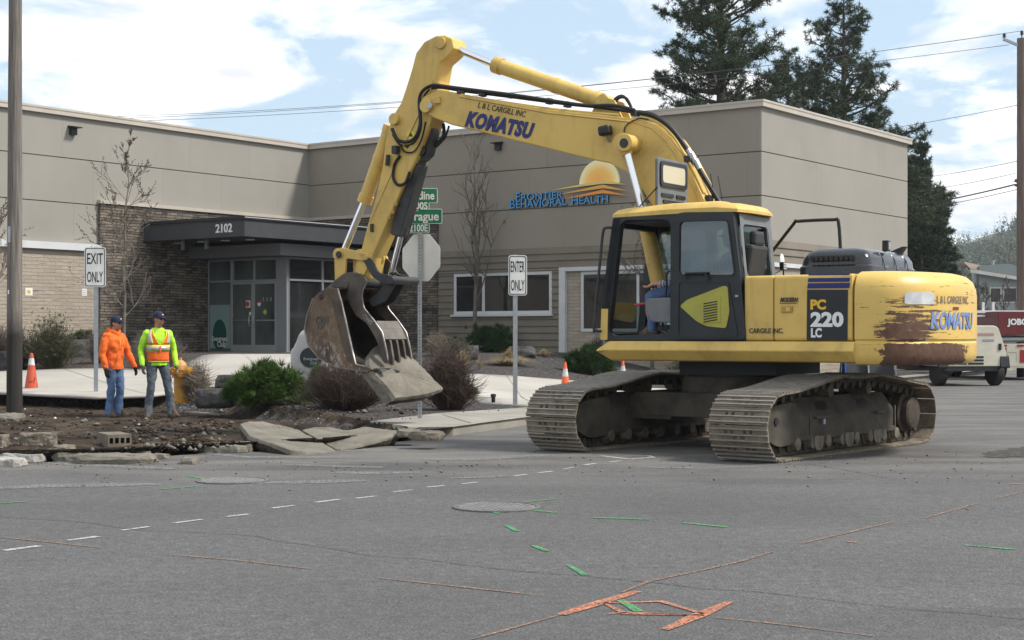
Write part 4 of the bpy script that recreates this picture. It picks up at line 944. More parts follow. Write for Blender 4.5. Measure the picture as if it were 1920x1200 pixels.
for l in (.72, .92):
    lv = MB(); lv.tube([(.66, l, 1.40), (.80, l, 1.75), (.86, l, 2.02)], .014, 8); lv.box((.86, l, 2.03), (.09, .05, .03)); lv.box((.62, l, 1.45), (.26, .11, .03), M=Matrix.Rotation(rad(-22), 3, 'Y')); lv.build('travel_pedal', M['black'], cab)
# open roof hatch standing up
hx = EX(1234, 382, 1.18).x; hb_ = MB(); zt_ = EX(1230, 295, 1.18).z
hb_.prism(roundpoly([(.36, 3.0), (1.19, 3.0), (1.19, zt_), (.36, zt_)], .04), hx, hx + .04, YZ); hat = hb_.build('roof_hatch', M['grey'], cab, bevel=.008)
hw = MB(); zm = 3.0 + (zt_ - 3.0)
hw.prism(roundpoly([(.46, zt_ - .31), (1.10, zt_ - .31), (1.10, zt_ - .07), (.46, zt_ - .07)], .05), hx - .004, hx - .016, YZ); hw.build('hatch_window', mat('hatch_pane', (.50, .46, .33), .25), hat)
hw = MB(); hw.prism(roundpoly([(.42, zt_ - .35), (1.14, zt_ - .35), (1.14, zt_ - .035), (.42, zt_ - .035)], .06), hx - .001, hx - .022, YZ, [roundpoly([(.47, zt_ - .30), (1.09, zt_ - .30), (1.09, zt_ - .08), (.47, zt_ - .08)], .05)]); hw.build('hatch_seal', M['cabblk'], hat)
hw = MB()
for a, b, z in ((.78, 1.1, .10), (.46, .7, .10), (.5, 1.06, .02)): hw.b2((hx - .018, a, 3.03 + z), (hx - .001, b, 3.075 + z))
hw.build('hatch_rib', M['cabblk'], hat, bevel=.006)
hw = MB(); hw.tube([(hx + .28, 1.16, 3.0), (hx + .0, 1.2, 3.24)], .008, 6); hw.build('hatch_stay', M['black'], hat)
for px, py in ((1191, 389), (1382, 390)):
    b_ = MB(); q = EX(px, py, 1.0); b_.cyl((q.x, 1.0, q.z - .1), (q.x, 1.0, q.z + .02), .012, 8); b_.build('roof_bolt', M['yel'], cab)
# ---------------------------------------------------------------- engine side panels
zpt = EX(1500, 515, 1.33).z
def xat(px, l=1.335): return EX(px, 580, l).x
x0, x1, x2, x3 = xat(1396), xat(1449.5), xat(1512.5), xat(1599)
for a, b in ((x0, x1), (x1 - .012, x3 + .006)):
    sp_ = MB(); sp_.prism(roundpoly([(.5, 1.35), (1.335, 1.35), (1.335, zpt), (.5, zpt)], .05, 4), a, b, lambda u, v, t: (t, u, v)); o_ = sp_.build('side_panel', M['yel'], exc, bevel=.012)
rp = MB(); rp.prism(roundpoly([(-1.335, 1.34), (-.42, 1.34), (-.42, 2.05), (-1.335, 2.05)], .06, 4), -2.0, 1.05, lambda u, v, t: (t, u, v)); rp.build('right_tank_panel', M['yel'], exc, bevel=.02)
mid = MB(); mid.b2((-2.02, -.41, 1.34), (-.95, .49, 2.08)); mid.build('engine_bay', M['darksteel'], exc)
L3 = 1.338
dc = MB(); dc.prism([(p[0], p[1]) for p in EP([(1512.5, 638), (1513.5, 543), (1590, 543), (1589, 638)], L3)], L3, L3 + .003, XZ); dcl = dc.build('model_plate', M['decalk'], exc)
st_ = MB()
for y0, y1 in ((513.6, 516.5), (521.5, 529), (531, 541)): st_.prism(EP([(1513.5 + (530 - y0) * .12, y1), (1515 + (530 - y0) * .12, y0), (1594, y0 - .8), (1592.5, y1 - .8)], L3), L3, L3 + .003, XZ)
st_.build('stripe', M['navy'], dcl)
def decal(body, px0, px1, py, hpx, l, material, name, bold=.0, shear=0, up=1.0, parent=exc, dy=0.0, out=.004, base=.0):
    "lettering on the plane left = l, fitted between two photo columns"
    a, b = EX(px0, py, l), EX(px1, py + dy, l); hgt = abs(EX(px0, py - hpx / 2, l).z - EX(px0, py + hpx / 2, l).z)
    d = (b - a); t = MB(); text_mb(body, hgt / .70, Matrix.Identity(4), .003, bold, 1, shear, 'CENTER', 1.12 if body == 'KOMATSU' else 1.0, t)
    xs = [v[0] for v in t.v]; k = d.length / (max(xs) - min(xs)); x_m = (max(xs) + min(xs)) / 2; ys = [v[1] for v in t.v]; ym = (max(ys) + min(ys)) / 2
    Mx = frame((a + b) / 2 + Vector((0, out, 0)), d, (0, 0, 1)); r = MB(); r.add([Mx @ Vector(((v[0] - x_m) * k, v[1] - ym, v[2])) for v in t.v], t.f)
    return r.build(name, M[material], parent)
decal('PC', 1520, 1549, 571, 17, L3, 'decaly', 'lettering', .007, parent=dcl); decal('220', 1520, 1582, 599, 25, L3, 'decalw', 'lettering', .010, parent=dcl); decal('LC', 1521, 1541, 624, 16, L3, 'decalw', 'lettering', .006, parent=dcl)
decal('CARGILE INC.', 1405, 1469, 620, 9, L3, 'decaldk', 'lettering', .0012); decal('MODERN', 1463, 1497, 562, 8, L3, 'decaldk', 'lettering', .003, .25)
u_ = MB(); u_.prism(EP([(1462, 569.5), (1462, 568.4), (1494, 568), (1494, 569)], L3), L3, L3 + .003, XZ); u_.build('decal_underline', M['decaldk'], exc)
hd = MB(); hd.prism(EP([(1465, 586), (1465.5, 574), (1487, 574), (1486, 586)], L3), L3, L3 + .012, XZ); hdo = hd.build('panel_latch', M['yeld'], exc, bevel=.004)
hd = MB(); hd.prism(EP([(1473, 584), (1473.5, 576), (1481, 576), (1481, 584)], L3 + .02), L3 + .0125, L3 + .02, XZ); hd.build('lock', M['yel'], hdo, bevel=.003)
# ---------------------------------------------------------------- counterweight
half = [(-2.03, 1.345), (-2.22, 1.34), (-2.42, 1.27), (-2.56, 1.16), (-2.68, 1.0), (-2.80, .74), (-2.89, .40), (-2.935, .12)]
plan = half + [(x, -y) for x, y in half[::-1]]
def cring(ins, z):
    out = []
    n = len(plan)
    for i, p in enumerate(plan):
        a, b = Vector(plan[i - 1]) if i else Vector(p), Vector(plan[i + 1]) if i < n - 1 else Vector(p)
        d = (b - a).normalized(); nn = Vector((-d.y, d.x)); q = Vector(p) - nn * (-ins if False else ins) * 1.0
        if i in (0, n - 1): q.x = p[0]
        out.append(Vector((q.x, q.y, z)))
    return out
c_ = MB(); t_ = cring(.05, 1.5)
sgn = 1 if t_[4].length < Vector((*plan[4], 1.5)).length else -1
zc = 2.145
c_.loft([cring(sgn * i, z) for i, z in ((.16, 1.075), (.05, 1.09), (.012, 1.13), (.0, 1.20), (.0, 1.325), (.018, 1.345), (.018, 1.36), (0, 1.372), (0, 1.88), (.012, 1.97), (.05, 2.055), (.12, 2.115), (.24, zc))]); cw = c_.build('counterweight', M['cw'], exc, smooth=38)
# rear lettering follows the curved back
def on_rear(name, body, y0, y1, z, h, mt, bold, shear=0):
    t = MB(); text_mb(body, h / .7, Matrix.Identity(4), .003, bold, 1, shear, 'CENTER', 1.0, t); xs = [v[0] for v in t.v]; w = max(xs) - min(xs); ys = [v[1] for v in t.v]; ym = (max(ys) + min(ys)) / 2
    def xr_(y):
        y = abs(y)
        for (xa, ya), (xb2, yb) in zip(half[::-1][:-1], half[::-1][1:]):
            if ya <= y <= yb: return xa + (xb2 - xa) * (y - ya) / (yb - ya)
        return half[-1][0] if y < .12 else half[0][0]
    bm = bmesh.new(); vv_ = [bm.verts.new(v) for v in t.v]
    for f in t.f:
        try: bm.faces.new([vv_[i] for i in f])
        except ValueError: pass
    for i in range(1, 24): bmesh.ops.bisect_plane(bm, geom=bm.verts[:] + bm.edges[:] + bm.faces[:], plane_co=(min(xs) + w * i / 24, 0, 0), plane_no=(1, 0, 0))
    bm.verts.index_update(); t.v = [tuple(v.co) for v in bm.verts]; t.f = [tuple(v.index for v in f.verts) for f in bm.faces]; bm.free()
    r = MB(); vs = []
    for v in t.v: y = y0 + (v[0] - min(xs)) / w * (y1 - y0); vs.append((xr_(y) - .006 - v[2], y, z + v[1] - ym))
    r.add(vs, t.f); return r.build(name, mt if not isinstance(mt, str) else M[mt], cw)
fade = NT('faded_blue_lettering'); M['fadeblue'] = fade.done(fade.mix(fade.ramp(fade.noise(3, 3, .6), (.35, 0.), (.65, 1.)), (.06, .15, .42), (.22, .30, .50)), .5)
on_rear('lettering', 'KOMATSU', .87, -.08, 1.585, .18, 'fadeblue', .009, .15); on_rear('lettering', 'L & L CARGILE INC.', .77, .08, 1.825, .085, mat('faded_lettering', (.20, .16, .15), .6), .0005); on_rear('lettering', 'MODERN', .46, .34, 1.725, .035, mat('faded_red_lettering', (.22, .07, .04), .6), .001)
on_rear_sticker = MB()
def cwp(y, z, o=.006):
    for (xa, ya), (xb2, yb) in zip(half[:-1], half[1:]):
        if yb <= y <= ya: return Vector((xa + (xb2 - xa) * (y - ya) / (yb - ya) - o * .7, y + o * .7, z))
    return Vector((half[-1][0], y, z))
ys_ = [1.17 - .36 * i / 12 for i in range(13)]; v_ = []
for i, y in enumerate(ys_): k = .02 if i in (0, 12) else 0; v_ += [cwp(y, 1.765 + k * .5, .008), cwp(y, 1.902 - k, .008)]
on_rear_sticker.add(v_, [(2 * i, 2 * i + 2, 2 * i + 3, 2 * i + 1) for i in range(12)]); on_rear_sticker.build('warning_sticker', mat('worn_white_sticker', (.62, .63, .64), .4, col2=(.5, .5, .5), scale=9), cw)
# ---------------------------------------------------------------- engine hood
hd = MB(); hp = []
def hring(ins, z): return [Vector((x, y, z)) for x, y in roundpoly([(-1.08 - ins, .72 - ins), (-1.08 - ins, -1.0 + ins), (-1.98 + ins, -1.0 + ins), (-1.98 + ins, .72 - ins)], .12, 3)]
hd.loft([hring(0, 2.05), hring(0, 2.23), hring(.02, 2.25), hring(.03, 2.33), hring(.07, 2.40), hring(.16, 2.445), hring(.3, 2.46)]); hood = hd.build('engine_hood', M['hood'], exc, smooth=35)
sl = MB()
for k in range(9): xx = -1.24 - k * .062; sl.b2((xx - .045, .69, 2.30), (xx, .728, 2.355))
sl.build('hood_vent', M['black'], hood)
rb = MB()
for k in range(3): yy = .2 - k * .42; rb.tube([(-1.985, yy, 2.2), (-1.955, yy, 2.33), (-1.905, yy, 2.402), (-1.8, yy, 2.444), (-1.3, yy, 2.452)], .005, 6)
rb.build('hood_ridge', M['hood'], hood)
ex_ = MB(); ex_.loft([[Vector((x, -.92 + dy, z)) for x, dy in ((-1.80, -.06), (-1.62, -.06), (-1.62, .06), (-1.80, .06))] for z in (2.40, 2.45)] + [[Vector((x, -.92 + dy, z)) for x, dy in ((-1.86, -.05), (-1.82, -.05), (-1.82, .05), (-1.86, .05))] for z in (2.53,)]); ex_.build('exhaust_pipe', M['black'], exc, smooth=40)
lm = MB(); q = EX(1664, 461, .0); lm.b2((q.x - .02, -.05, q.z - .065), (q.x + .05, .05, q.z + .065)); lm.cyl((q.x + .03, 0, 2.42), (q.x + .03, 0, q.z - .06), .014, 8); wl = lm.build('work_light', M['black'], exc, bevel=.01)
lm = MB(); lm.b2((q.x - .028, -.042, q.z - .045), (q.x - .021, .03, q.z + .045)); lm.build('lens', M['galv'], wl)
hr = MB(); hr.tube(catmull([EX(*p, -.55) for p in ((1430, 495), (1488, 420), (1496, 415), (1562, 412), (1572, 416), (1576, 470))], 4), .022, 8); hr.build('handrail', M['black'], exc, smooth=60)
mr = MB(); q = EX(1466, 492, .0); mr.ell(q, (.02, .07, .11)); mr.tube([q + Vector((.02, 0, -.1)), q + Vector((.1, .0, -.14)), q + Vector((.12, 0, -.3))], .012, 6); mr.build('mirror', M['white'], exc, smooth=50)
lm = MB(); q = EX(1469, 499, .06); lm.b2((q.x - .02, q.y - .055, q.z - .05), (q.x + .03, q.y + .055, q.z + .05)); lm.cyl((q.x, q.y, q.z - .05), (q.x, q.y, 2.06), .012, 6); wl = lm.build('work_light', M['black'], exc, bevel=.006)
lm = MB()
for a in (-.03, 0, .03):
    for b in (-.03, 0, .03): lm.box((q.x - .022, q.y + a, q.z + b), (.006, .02, .02))
lm.build('lens', M['white'], wl)
# ---------------------------------------------------------------- boom
BW = .24
bo = EP([(787, 190), (793, 181), (806, 176), (822, 168), (848, 172), (940, 190.5), (1030, 205), (1118, 214), (1194, 222), (1228, 234), (1256, 258), (1279, 291), (1302, 334), (1324, 381), (1345, 450), (1356, 530), (1350, 575), (1330, 592), (1308, 585), (1296, 560), (1262, 470), (1222, 386), (1200, 349), (1180, 326.5), (1143, 306), (1115, 300.5), (1058, 286.5), (959, 262), (900, 247), (846, 234), (815, 222), (796, 212)], BW)
b_ = MB(); b_.prism(bo, -BW, BW, XZ); boom = b_.build('boom', M['yel'], exc, bevel=.02)
fl_ = MB()
def inset_strip(L, l, w):                                           # raised weld strip along a traced line
    mb = MB(); mb.tube([EX(*p, l) for p in L], w, 6); return mb
inset_strip([(862, 181), (1030, 212), (1118, 221), (1190, 229), (1222, 240), (1250, 265), (1272, 297), (1295, 340), (1316, 383)], BW, .014).build('weld_seam', M['yel'], boom, smooth=60)
def pin(name, px, py, l0, l1, r, mt, parent, n=20):
    q = EX(px, py, l1); mb = MB(); mb.cyl((q.x, l0, q.z), (q.x, l1, q.z), r, n); return mb.build(name, M[mt], parent, smooth=40, bevel=.006)
pin('boom_pin', 797, 198, -.30, .29, .10, 'yel', boom); pin('boom_pin_bolt', 805, 198, .29, .31, .045, 'galv', boom)
lk = MB(); q = EX(820, 188, .26); lk.box(q, (.10, .06, .10)); lk.build('pin_lock', M['yel'], boom, bevel=.01)
pin('cylinder_boss', 1170, 267, .24, .52, .115, 'yel', boom); pin('cylinder_boss_cap', 1169, 268, .52, .535, .062, 'darksteel', boom)
decal('KOMATSU', 874, 1001, 222, 26, BW + .001, 'navy', 'lettering', .017, .22, dy=24.5, parent=boom); decal('L & L CARGILL INC', 897, 986, 196.5, 10.5, BW + .001, 'decaldk', 'lettering', .001, .1, dy=18, parent=boom)
bl = MB(); q = EX(1135, 245, .34); bl.box(q, (.17, .14, .13), M=Matrix.Rotation(rad(8), 3, 'Y')); wl = bl.build('work_light', M['black'], boom, bevel=.03)
bl = MB(); q2 = EX(1141, 260, .28); bl.tube([q + Vector((-.03, 0, -.06)), q2, q2 + Vector((0, -.05, -.03))], .022, 8); bl.build('bracket', M['galv'], wl)
def hydraulic(name, bar, rod, l, rb, rr, mt='yel', collar=True, l2=None):
    a, b = EX(*bar[0], l), EX(*bar[1], l); mb = MB(); d = (b - a).normalized()
    mb.tube([a, a + d * .10, a + d * .101, b - d * .12, b - d * .119, b], [rb * 1.12, rb * 1.12, rb, rb, rb * 1.14, rb * 1.14], 20); m_ = a.lerp(b, .42); mb.tube([m_ - d * .03, m_ + d * .03], rb * 1.06, 20)
    o = mb.build(name, M[mt], exc, smooth=40); c, e = EX(*rod[0], l), EX(*rod[1], l)
    r = MB(); r.cyl(c, e, rr, 18); r.build('rod', M['chrome'], o, smooth=40)
    return o
c1 = hydraulic('arm_cylinder', ((1128, 190), (928, 121)), ((932, 122.5), (848, 88)), 0.0, .105, .052)
ey = MB(); q = EX(838, 84, 0); ey.cyl(q + Vector((0, -.09, 0)), q + Vector((0, .09, 0)), .10, 18); ey.build('rod_eye', M['yel'], c1, smooth=40); ey = MB(); q = EX(1138, 193, 0); ey.cyl(q + Vector((0, -.13, 0)), q + Vector((0, .13, 0)), .10, 18); ey.build('rod_eye', M['yel'], c1, smooth=40)
mt_ = MB(); mt_.prism(EP([(1108, 214), (1118, 196), (1134, 182), (1152, 188), (1166, 219)], .14), .11, .15, XZ); mt_.prism(EP([(1108, 214), (1118, 196), (1134, 182), (1152, 188), (1166, 219)], .14), -.15, -.11, XZ); mt_.build('cylinder_bracket', M['yel'], boom)
for l in (.40, -.40):
    c2 = hydraulic('boom_cylinder', ((1238, 548), (1210, 413)), ((1212, 420), (1177, 288)), l if l > 0 else l, .10, .055) if l > 0 else None
    if l > 0:
        q = EX(1170, 267, .4); h_ = MB(); h_.cyl(q + Vector((0, -.09, 0)), q + Vector((0, .09, 0)), .115, 20); e = EX(1177, 290, .4); h_.tube([q, e], [.085, .07], 14); h_.build('rod_eye', M['yel'], c2, smooth=40)
    else:
        a0_, a1_ = EX(1238, 548, .4), EX(1210, 413, .4); r1_ = EX(1170, 267, .4); F_ = lambda p: Vector((p.x, -p.y, p.z))
        mb = MB(); mb.cyl(F_(a0_), F_(a1_), .10, 20); c3 = mb.build('boom_cylinder', M['yel'], exc, smooth=40); mb = MB(); mb.cyl(F_(a1_), F_(r1_), .055, 18); mb.build('rod', M['chrome'], c3, smooth=40)
# ---------------------------------------------------------------- arm
AW = .17
ao = EP([(833, 66), (817, 67), (795, 78.5), (780, 99), (771, 132), (760, 168), (751, 194), (737, 216), (729, 238), (723, 264), (716, 320), (703, 375), (688, 425), (677, 469), (666, 503), (660, 526), (666, 538), (680, 538), (689, 520), (697, 483), (724, 420), (754, 352), (780, 297), (811, 217), (817, 180), (818, 150), (824, 118), (842, 102), (851, 90), (847, 72)], AW)
a_ = MB(); a_.prism(ao, -AW, AW, XZ); arm = a_.build('arm', M['yel'], exc, bevel=.018)
inset_strip([(812, 150), (806, 176), (785, 215), (745, 300), (722, 352), (694, 415)], AW, .015).build('weld_seam', M['yel'], arm, smooth=60)
pin('arm_pin', 825, 80, -.19, .20, .085, 'yel', arm); pin('cylinder_boss', 737, 223, -.22, .24, .085, 'yel', arm); pin('bucket_pin', 672, 530, -.30, .30, .07, 'darksteel', arm)
wd = MB(); q = EX(770, 252, AW + .002); wd.prism(EP([(770, 241), (779, 252), (770, 264), (761, 252)], AW), AW + .001, AW + .004, XZ); wd.prism(EP([(757, 279), (764, 268), (773, 271), (766, 281)], AW), AW + .001, AW + .004, XZ); wdo = wd.build('warning_decal', mat('warning_yellow', (.68, .55, .04), .4), arm)
wd = MB(); wd.prism(EP([(770, 246), (774.5, 256), (765.5, 256)], AW), AW + .0045, AW + .006, XZ); wd.prism(EP([(760, 277), (765, 270), (770, 272), (765, 279)], AW), AW + .0045, AW + .006, XZ); wd.build('warning_mark', M['decalk'], wdo)
for px, py in ((764, 331), (741, 383), (735, 398), (729, 408)): pin('arm_bolt', px, py, AW - .02, AW + .015, .03, 'yeld', arm, 12)
bc = hydraulic('bucket_cylinder', ((733, 236), (683, 380)), ((685, 374), (647, 466)), .0, .10, .052)
ey = MB(); q = EX(640, 477, 0); ey.cyl(q + Vector((0, -.09, 0)), q + Vector((0, .09, 0)), .09, 18); ey.build('rod_eye', M['yel'], bc, smooth=40)
bl_ = MB()
for l in (.20, -.24): bl_.prism(EP(roundpoly([(628, 470), (640, 464), (690, 475), (694, 486), (684, 490), (650, 484), (648, 520), (634, 532), (629, 526)], 5, 2), .22), l, l + .04, XZ)
q = EX(636, 477, .2); bl_.cyl((q.x, -.27, q.z), (q.x, .27, q.z), .065, 18); lko = bl_.build('bucket_link', M['yel'], exc, bevel=.008); pin('link_pin', 634, 477, .27, .29, .05, 'darksteel', lko)
bl_ = MB()
for l in (.13, -.17): bl_.prism(EP(roundpoly([(668, 503), (676, 476), (690, 470), (700, 480), (686, 512), (676, 534)], 6, 2), .18), l + .04, l + .08, XZ)
bl_.build('arm_end_plate', M['yel'], exc)
# ---------------------------------------------------------------- bucket
BL = .56
sidep = [(616, 537), (598, 548), (585, 562), (575, 591), (570, 618), (577, 648), (598, 672), (630, 688), (690, 697), (700, 693), (680, 684), (667, 683), (660, 655), (648, 600), (640, 566), (633, 541)]
bp = EP(sidep, BL); back = EP([(633, 541), (616, 537), (598, 548), (585, 562), (575, 591), (570, 618), (577, 648), (598, 672), (630, 688), (690, 697), (706, 694)], BL)
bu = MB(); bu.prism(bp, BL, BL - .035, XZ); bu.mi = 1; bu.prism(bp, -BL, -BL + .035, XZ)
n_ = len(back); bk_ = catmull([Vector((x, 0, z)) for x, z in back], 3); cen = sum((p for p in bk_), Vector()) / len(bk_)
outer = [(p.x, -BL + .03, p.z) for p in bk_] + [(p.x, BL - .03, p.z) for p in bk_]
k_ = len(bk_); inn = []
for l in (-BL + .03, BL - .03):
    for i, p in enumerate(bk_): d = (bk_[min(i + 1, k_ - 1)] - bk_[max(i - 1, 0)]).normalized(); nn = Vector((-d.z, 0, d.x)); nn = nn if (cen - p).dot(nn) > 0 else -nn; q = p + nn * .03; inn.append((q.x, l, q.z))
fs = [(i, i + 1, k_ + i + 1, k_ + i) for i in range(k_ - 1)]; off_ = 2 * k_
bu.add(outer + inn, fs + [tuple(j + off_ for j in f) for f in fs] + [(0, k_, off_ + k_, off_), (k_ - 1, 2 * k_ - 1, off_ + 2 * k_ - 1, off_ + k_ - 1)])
buck = bu.build('bucket', [M['bucket'], mat('bucket_inside_shade', (.014, .012, .010), .8, .1, col2=(.045, .036, .028), scale=4)], exc, bevel=.008)  # second material: shade inside the bucket put into the colour as near-black
ed = MB(); ed.tube([EX(*p, BL) for p in ((633, 541), (640, 566), (648, 600), (660, 655), (667, 683), (684, 688))], .016, 6); ed.tube([EX(*p, BL) for p in ((587, 560), (576, 591), (571, 618), (578, 648), (599, 673), (631, 689), (690, 697))], .012, 6); ed.build('worn_edge', M['edge'], buck, smooth=60)
er = MB()
for l in (.24, -.30): er.prism(EP(roundpoly([(610, 545), (622, 532), (648, 511), (668, 510), (682, 522), (680, 542), (664, 560), (634, 566)], 6, 2), .27), l, l + .06, XZ)
er.build('bucket_ear', M['thumb'], buck, bevel=.01)
for l in (-.45, -.15, .15, .45):
    q = EX(700, 694, BL); te = MB(); te.loft([[Vector((q.x + .10, l + a, q.z + b)) for a, b in ((-.05, -.03), (.05, -.03), (.05, .04), (-.05, .04))], [Vector((q.x - .16, l + a, q.z + b - .01)) for a, b in ((-.03, -.008), (.03, -.008), (.03, .008), (-.03, .008))]]); te.build('tooth', M['edge'], buck)
bm_ = M['thumb']
sc_ = MB(); sc_.prism(EP([(618, 541), (633, 541), (641, 566), (648, 600), (660, 655), (668, 684), (652, 676), (640, 636)], BL), BL + .001, BL + .022, XZ); sc_.build('side_cutter', mat('dark_worn_plate', (.06, .045, .036), .6, .2, col2=(.12, .085, .06), scale=4), buck, bevel=.006)
decal('CWS', 592, 616, 601, 13, BL + .004, 'thumb', 'cast_mark', .008, .1, parent=buck, dy=-2, out=.002); decal('107', 594, 610, 612.5, 8, BL + .004, 'thumb', 'cast_mark', .006, .1, parent=buck, dy=-2, out=.002)
pin('bucket_pin_cap', 647, 533, .29, .33, .06, 'thumb', buck); pin('bucket_pin_cap', 601, 557, BL, BL + .012, .035, 'black', buck)
# ---------------------------------------------------------------- thumb
tp = EP(roundpoly([(646, 540), (657, 572), (667, 591), (689, 607), (706, 636), (714, 660), (717, 676), (726, 684), (727, 672), (723, 652), (716, 623), (700, 600), (682, 578), (678, 556), (682, 540), (690, 526), (676, 512), (656, 516)], 5, 2), .30)
tm = MB()
for l in (.27, -.31): tm.prism(tp, l, l + .045, XZ)
thb = tm.build('thumb', M['thumb'], exc, bevel=.006)
cr = MB(); a, b = EX(711, 617, .28), EX(720, 637, .28); c = EX(703, 603, .28)
for p_, q_ in ((a, b), (c, a)):
    d = (q_ - p_).normalized(); nn = Vector((d.z, 0, -d.x)) * .02
    cr.add([(p_.x + s1 * nn.x, l, p_.z + s1 * nn.z) for l in (-.268, .268) for s1 in (1, -1)] + [(q_.x + s1 * nn.x, l, q_.z + s1 * nn.z) for l in (-.268, .268) for s1 in (1, -1)], [(0, 1, 3, 2), (4, 5, 7, 6), (0, 1, 5, 4), (2, 3, 7, 6), (0, 2, 6, 4), (1, 3, 7, 5)])
cr.build('cross_plate', mat('dusty_plate', (.17, .155, .135), .8, col2=(.11, .10, .085), scale=5), thb)
for l in (.115, -.04, -.19):
    ti = MB(); ti.prism(EP(roundpoly([(706, 632), (713, 662), (717, 678), (726, 686), (727, 672), (722, 640), (714, 624)], 4, 2), .28), l, l + .045, XZ); ti.build('tine', M['thumb'], thb, bevel=.005)
we = MB(); we.tube([EX(*p, .316) for p in ((690, 527), (682, 541), (678, 557), (683, 578), (701, 600), (717, 623), (724, 652), (727, 674))], .010, 6); we.tube([EX(*p, .316) + Vector((0, -.58, 0)) for p in ((690, 527), (682, 541), (678, 557), (683, 578), (701, 600), (717, 623), (724, 652), (727, 674))], .010, 6); we.build('worn_edge', M['edge'], thb, smooth=60)
decal('CWS', 681, 698, 591, 8, .316, 'edge', 'cast_mark', .004, .1, parent=thb, dy=16, out=.002)
tc_ = hydraulic('thumb_cylinder', ((788, 300), (751, 438)), ((754, 432), (732, 520)), .0, .09, .045, 'darksteel')
ey = MB(); q = EX(733, 525, 0); ey.cyl(q + Vector((0, -.10, 0)), q + Vector((0, .10, 0)), .075, 16); ey.build('rod_eye', M['darksteel'], tc_, smooth=40); ey = MB(); q = EX(797, 283, 0); ey.cyl(q + Vector((0, -.12, 0)), q + Vector((0, .12, 0)), .08, 16); ey.prism(EP([(792, 262), (808, 232), (812, 250), (802, 290), (790, 302)], .08), -.08, .08, XZ); ey.build('rod_eye', M['darksteel'], tc_, smooth=40)
gd = MB(); gd.prism(EP(roundpoly([(777, 302), (796, 309), (758, 446), (739, 440)], 4, 2), .0), -.11, .11, XZ); gd.build('cylinder_guard', M['darksteel'], tc_, bevel=.015)
lk_ = MB(); q = EX(733, 525, .3); lk_.cyl((q.x, -.32, q.z), (q.x, .32, q.z), .06, 16)
for l in (.20, -.24): lk_.prism(EP(roundpoly([(672, 476), (682, 474), (698, 488), (712, 512), (738, 518), (740, 532), (724, 534), (700, 520), (684, 492)], 4, 2), .22), l, l + .04, XZ)
for l in (.10, -.14): lk_.prism(EP(roundpoly([(738, 520), (742, 532), (722, 566), (700, 576), (692, 562), (712, 546), (728, 520)], 4, 2), .12), l, l + .045, XZ)
lk_.build('thumb_link', M['darksteel'], exc, bevel=.008)
# ---------------------------------------------------------------- hoses and pipes
def hose(L, l, r, name='hose', mt='hose', parent=boom):
    mb = MB(); mb.tube(catmull([EX(px, py, l) for px, py in L], 5), r, 7); return mb.build(name, M[mt], parent, smooth=60)
hose([(735, 241), (746, 262), (765, 266), (780, 255), (788, 230), (786, 190), (793, 170), (812, 160), (840, 163), (880, 168), (960, 178), (1040, 190), (1100, 198), (1150, 198), (1190, 207)], .25, .026)
hose([(737, 252), (752, 272), (776, 268), (790, 240), (790, 200), (799, 175), (820, 164), (870, 171), (960, 182), (1060, 195), (1130, 202), (1190, 211)], .16, .022)
hose([(768, 322), (760, 343), (745, 346), (737, 332), (740, 308), (750, 292)], .2, .022, parent=arm); hose([(831, 232), (832, 252), (822, 268), (812, 276)], -.05, .026, parent=arm); hose([(842, 236), (834, 258), (818, 276)], -.12, .016, parent=arm)
hose([(798, 228), (790, 262), (776, 284), (758, 284), (750, 270)], .2, .012, parent=arm)
for l, o_ in ((.22, 0), (.12, 4), (0.0, -2), (-.12, 3)):
    hose([(1195, 211 + o_), (1225, 217 + o_), (1258, 240 + o_), (1290, 282 + o_), (1312, 318 + o_), (1335, 356 + o_), (1352, 384 + o_)], l, .024)
for l, o_ in ((.20, 0), (.05, 0), (-.1, 0)):
    hose([(846, 176), (940, 191), (1030, 204), (1110, 212), (1160, 216)], l, .020, 'pipe', 'yel'); hose([(1200, 219), (1230, 228), (1262, 256), (1292, 305), (1320, 362)], l, .018, 'pipe', 'yel')
hose([(1150, 196), (1158, 186), (1166, 182), (1176, 186), (1184, 202)], .05, .02); hose([(1148, 192), (1158, 182), (1170, 181), (1182, 198)], -.05, .02); hose([(1170, 248), (1172, 238), (1182, 229), (1200, 222), (1216, 224)], .26, .008)
for px, py, l in ((864, 171, .2), (905, 176, .2), (1030, 190, .2), (1064, 196, .2), (1190, 212, .15), (1290, 298, .2), (1300, 300, .1), (1330, 372, .15)):
    cl = MB(); q = EX(px, py, l); cl.box(q, (.07, .12, .08)); cl.build('hose_clamp', M['darksteel'], boom, bevel=.01)
vb = MB(); q = EX(742, 281, AW + .06); vb.box(q, (.09, .1, .12)); q = EX(728, 290, AW + .05); vb.tube([q, q + Vector((.02, 0, -.16))], .035, 10); vb.build('valve_block', M['darksteel'], arm, bevel=.012); vb = MB(); q = EX(697, 427, AW + .02); vb.box(q, (.05, .04, .12)); vb.build('grease_fitting', M['darksteel'], arm, bevel=.012)
fb = MB()
for px, py in ((1290, 280), (1304, 300), (1296, 287)):
    q = EX(px, py, .22); fb.tube([q, q + Vector((-.06, 0, -.12))], .034, 8)
fb.build('hose_fitting', M['galv'], boom, smooth=40)
an = MB(); q = EX(1356, 384, .3); an.tube([q, EX(1346, 330, .3)], .006, 5); an.tube([EX(1342, 384, .2), EX(1332, 325, .2)], .006, 5); an.build('antenna', M['black'], exc)
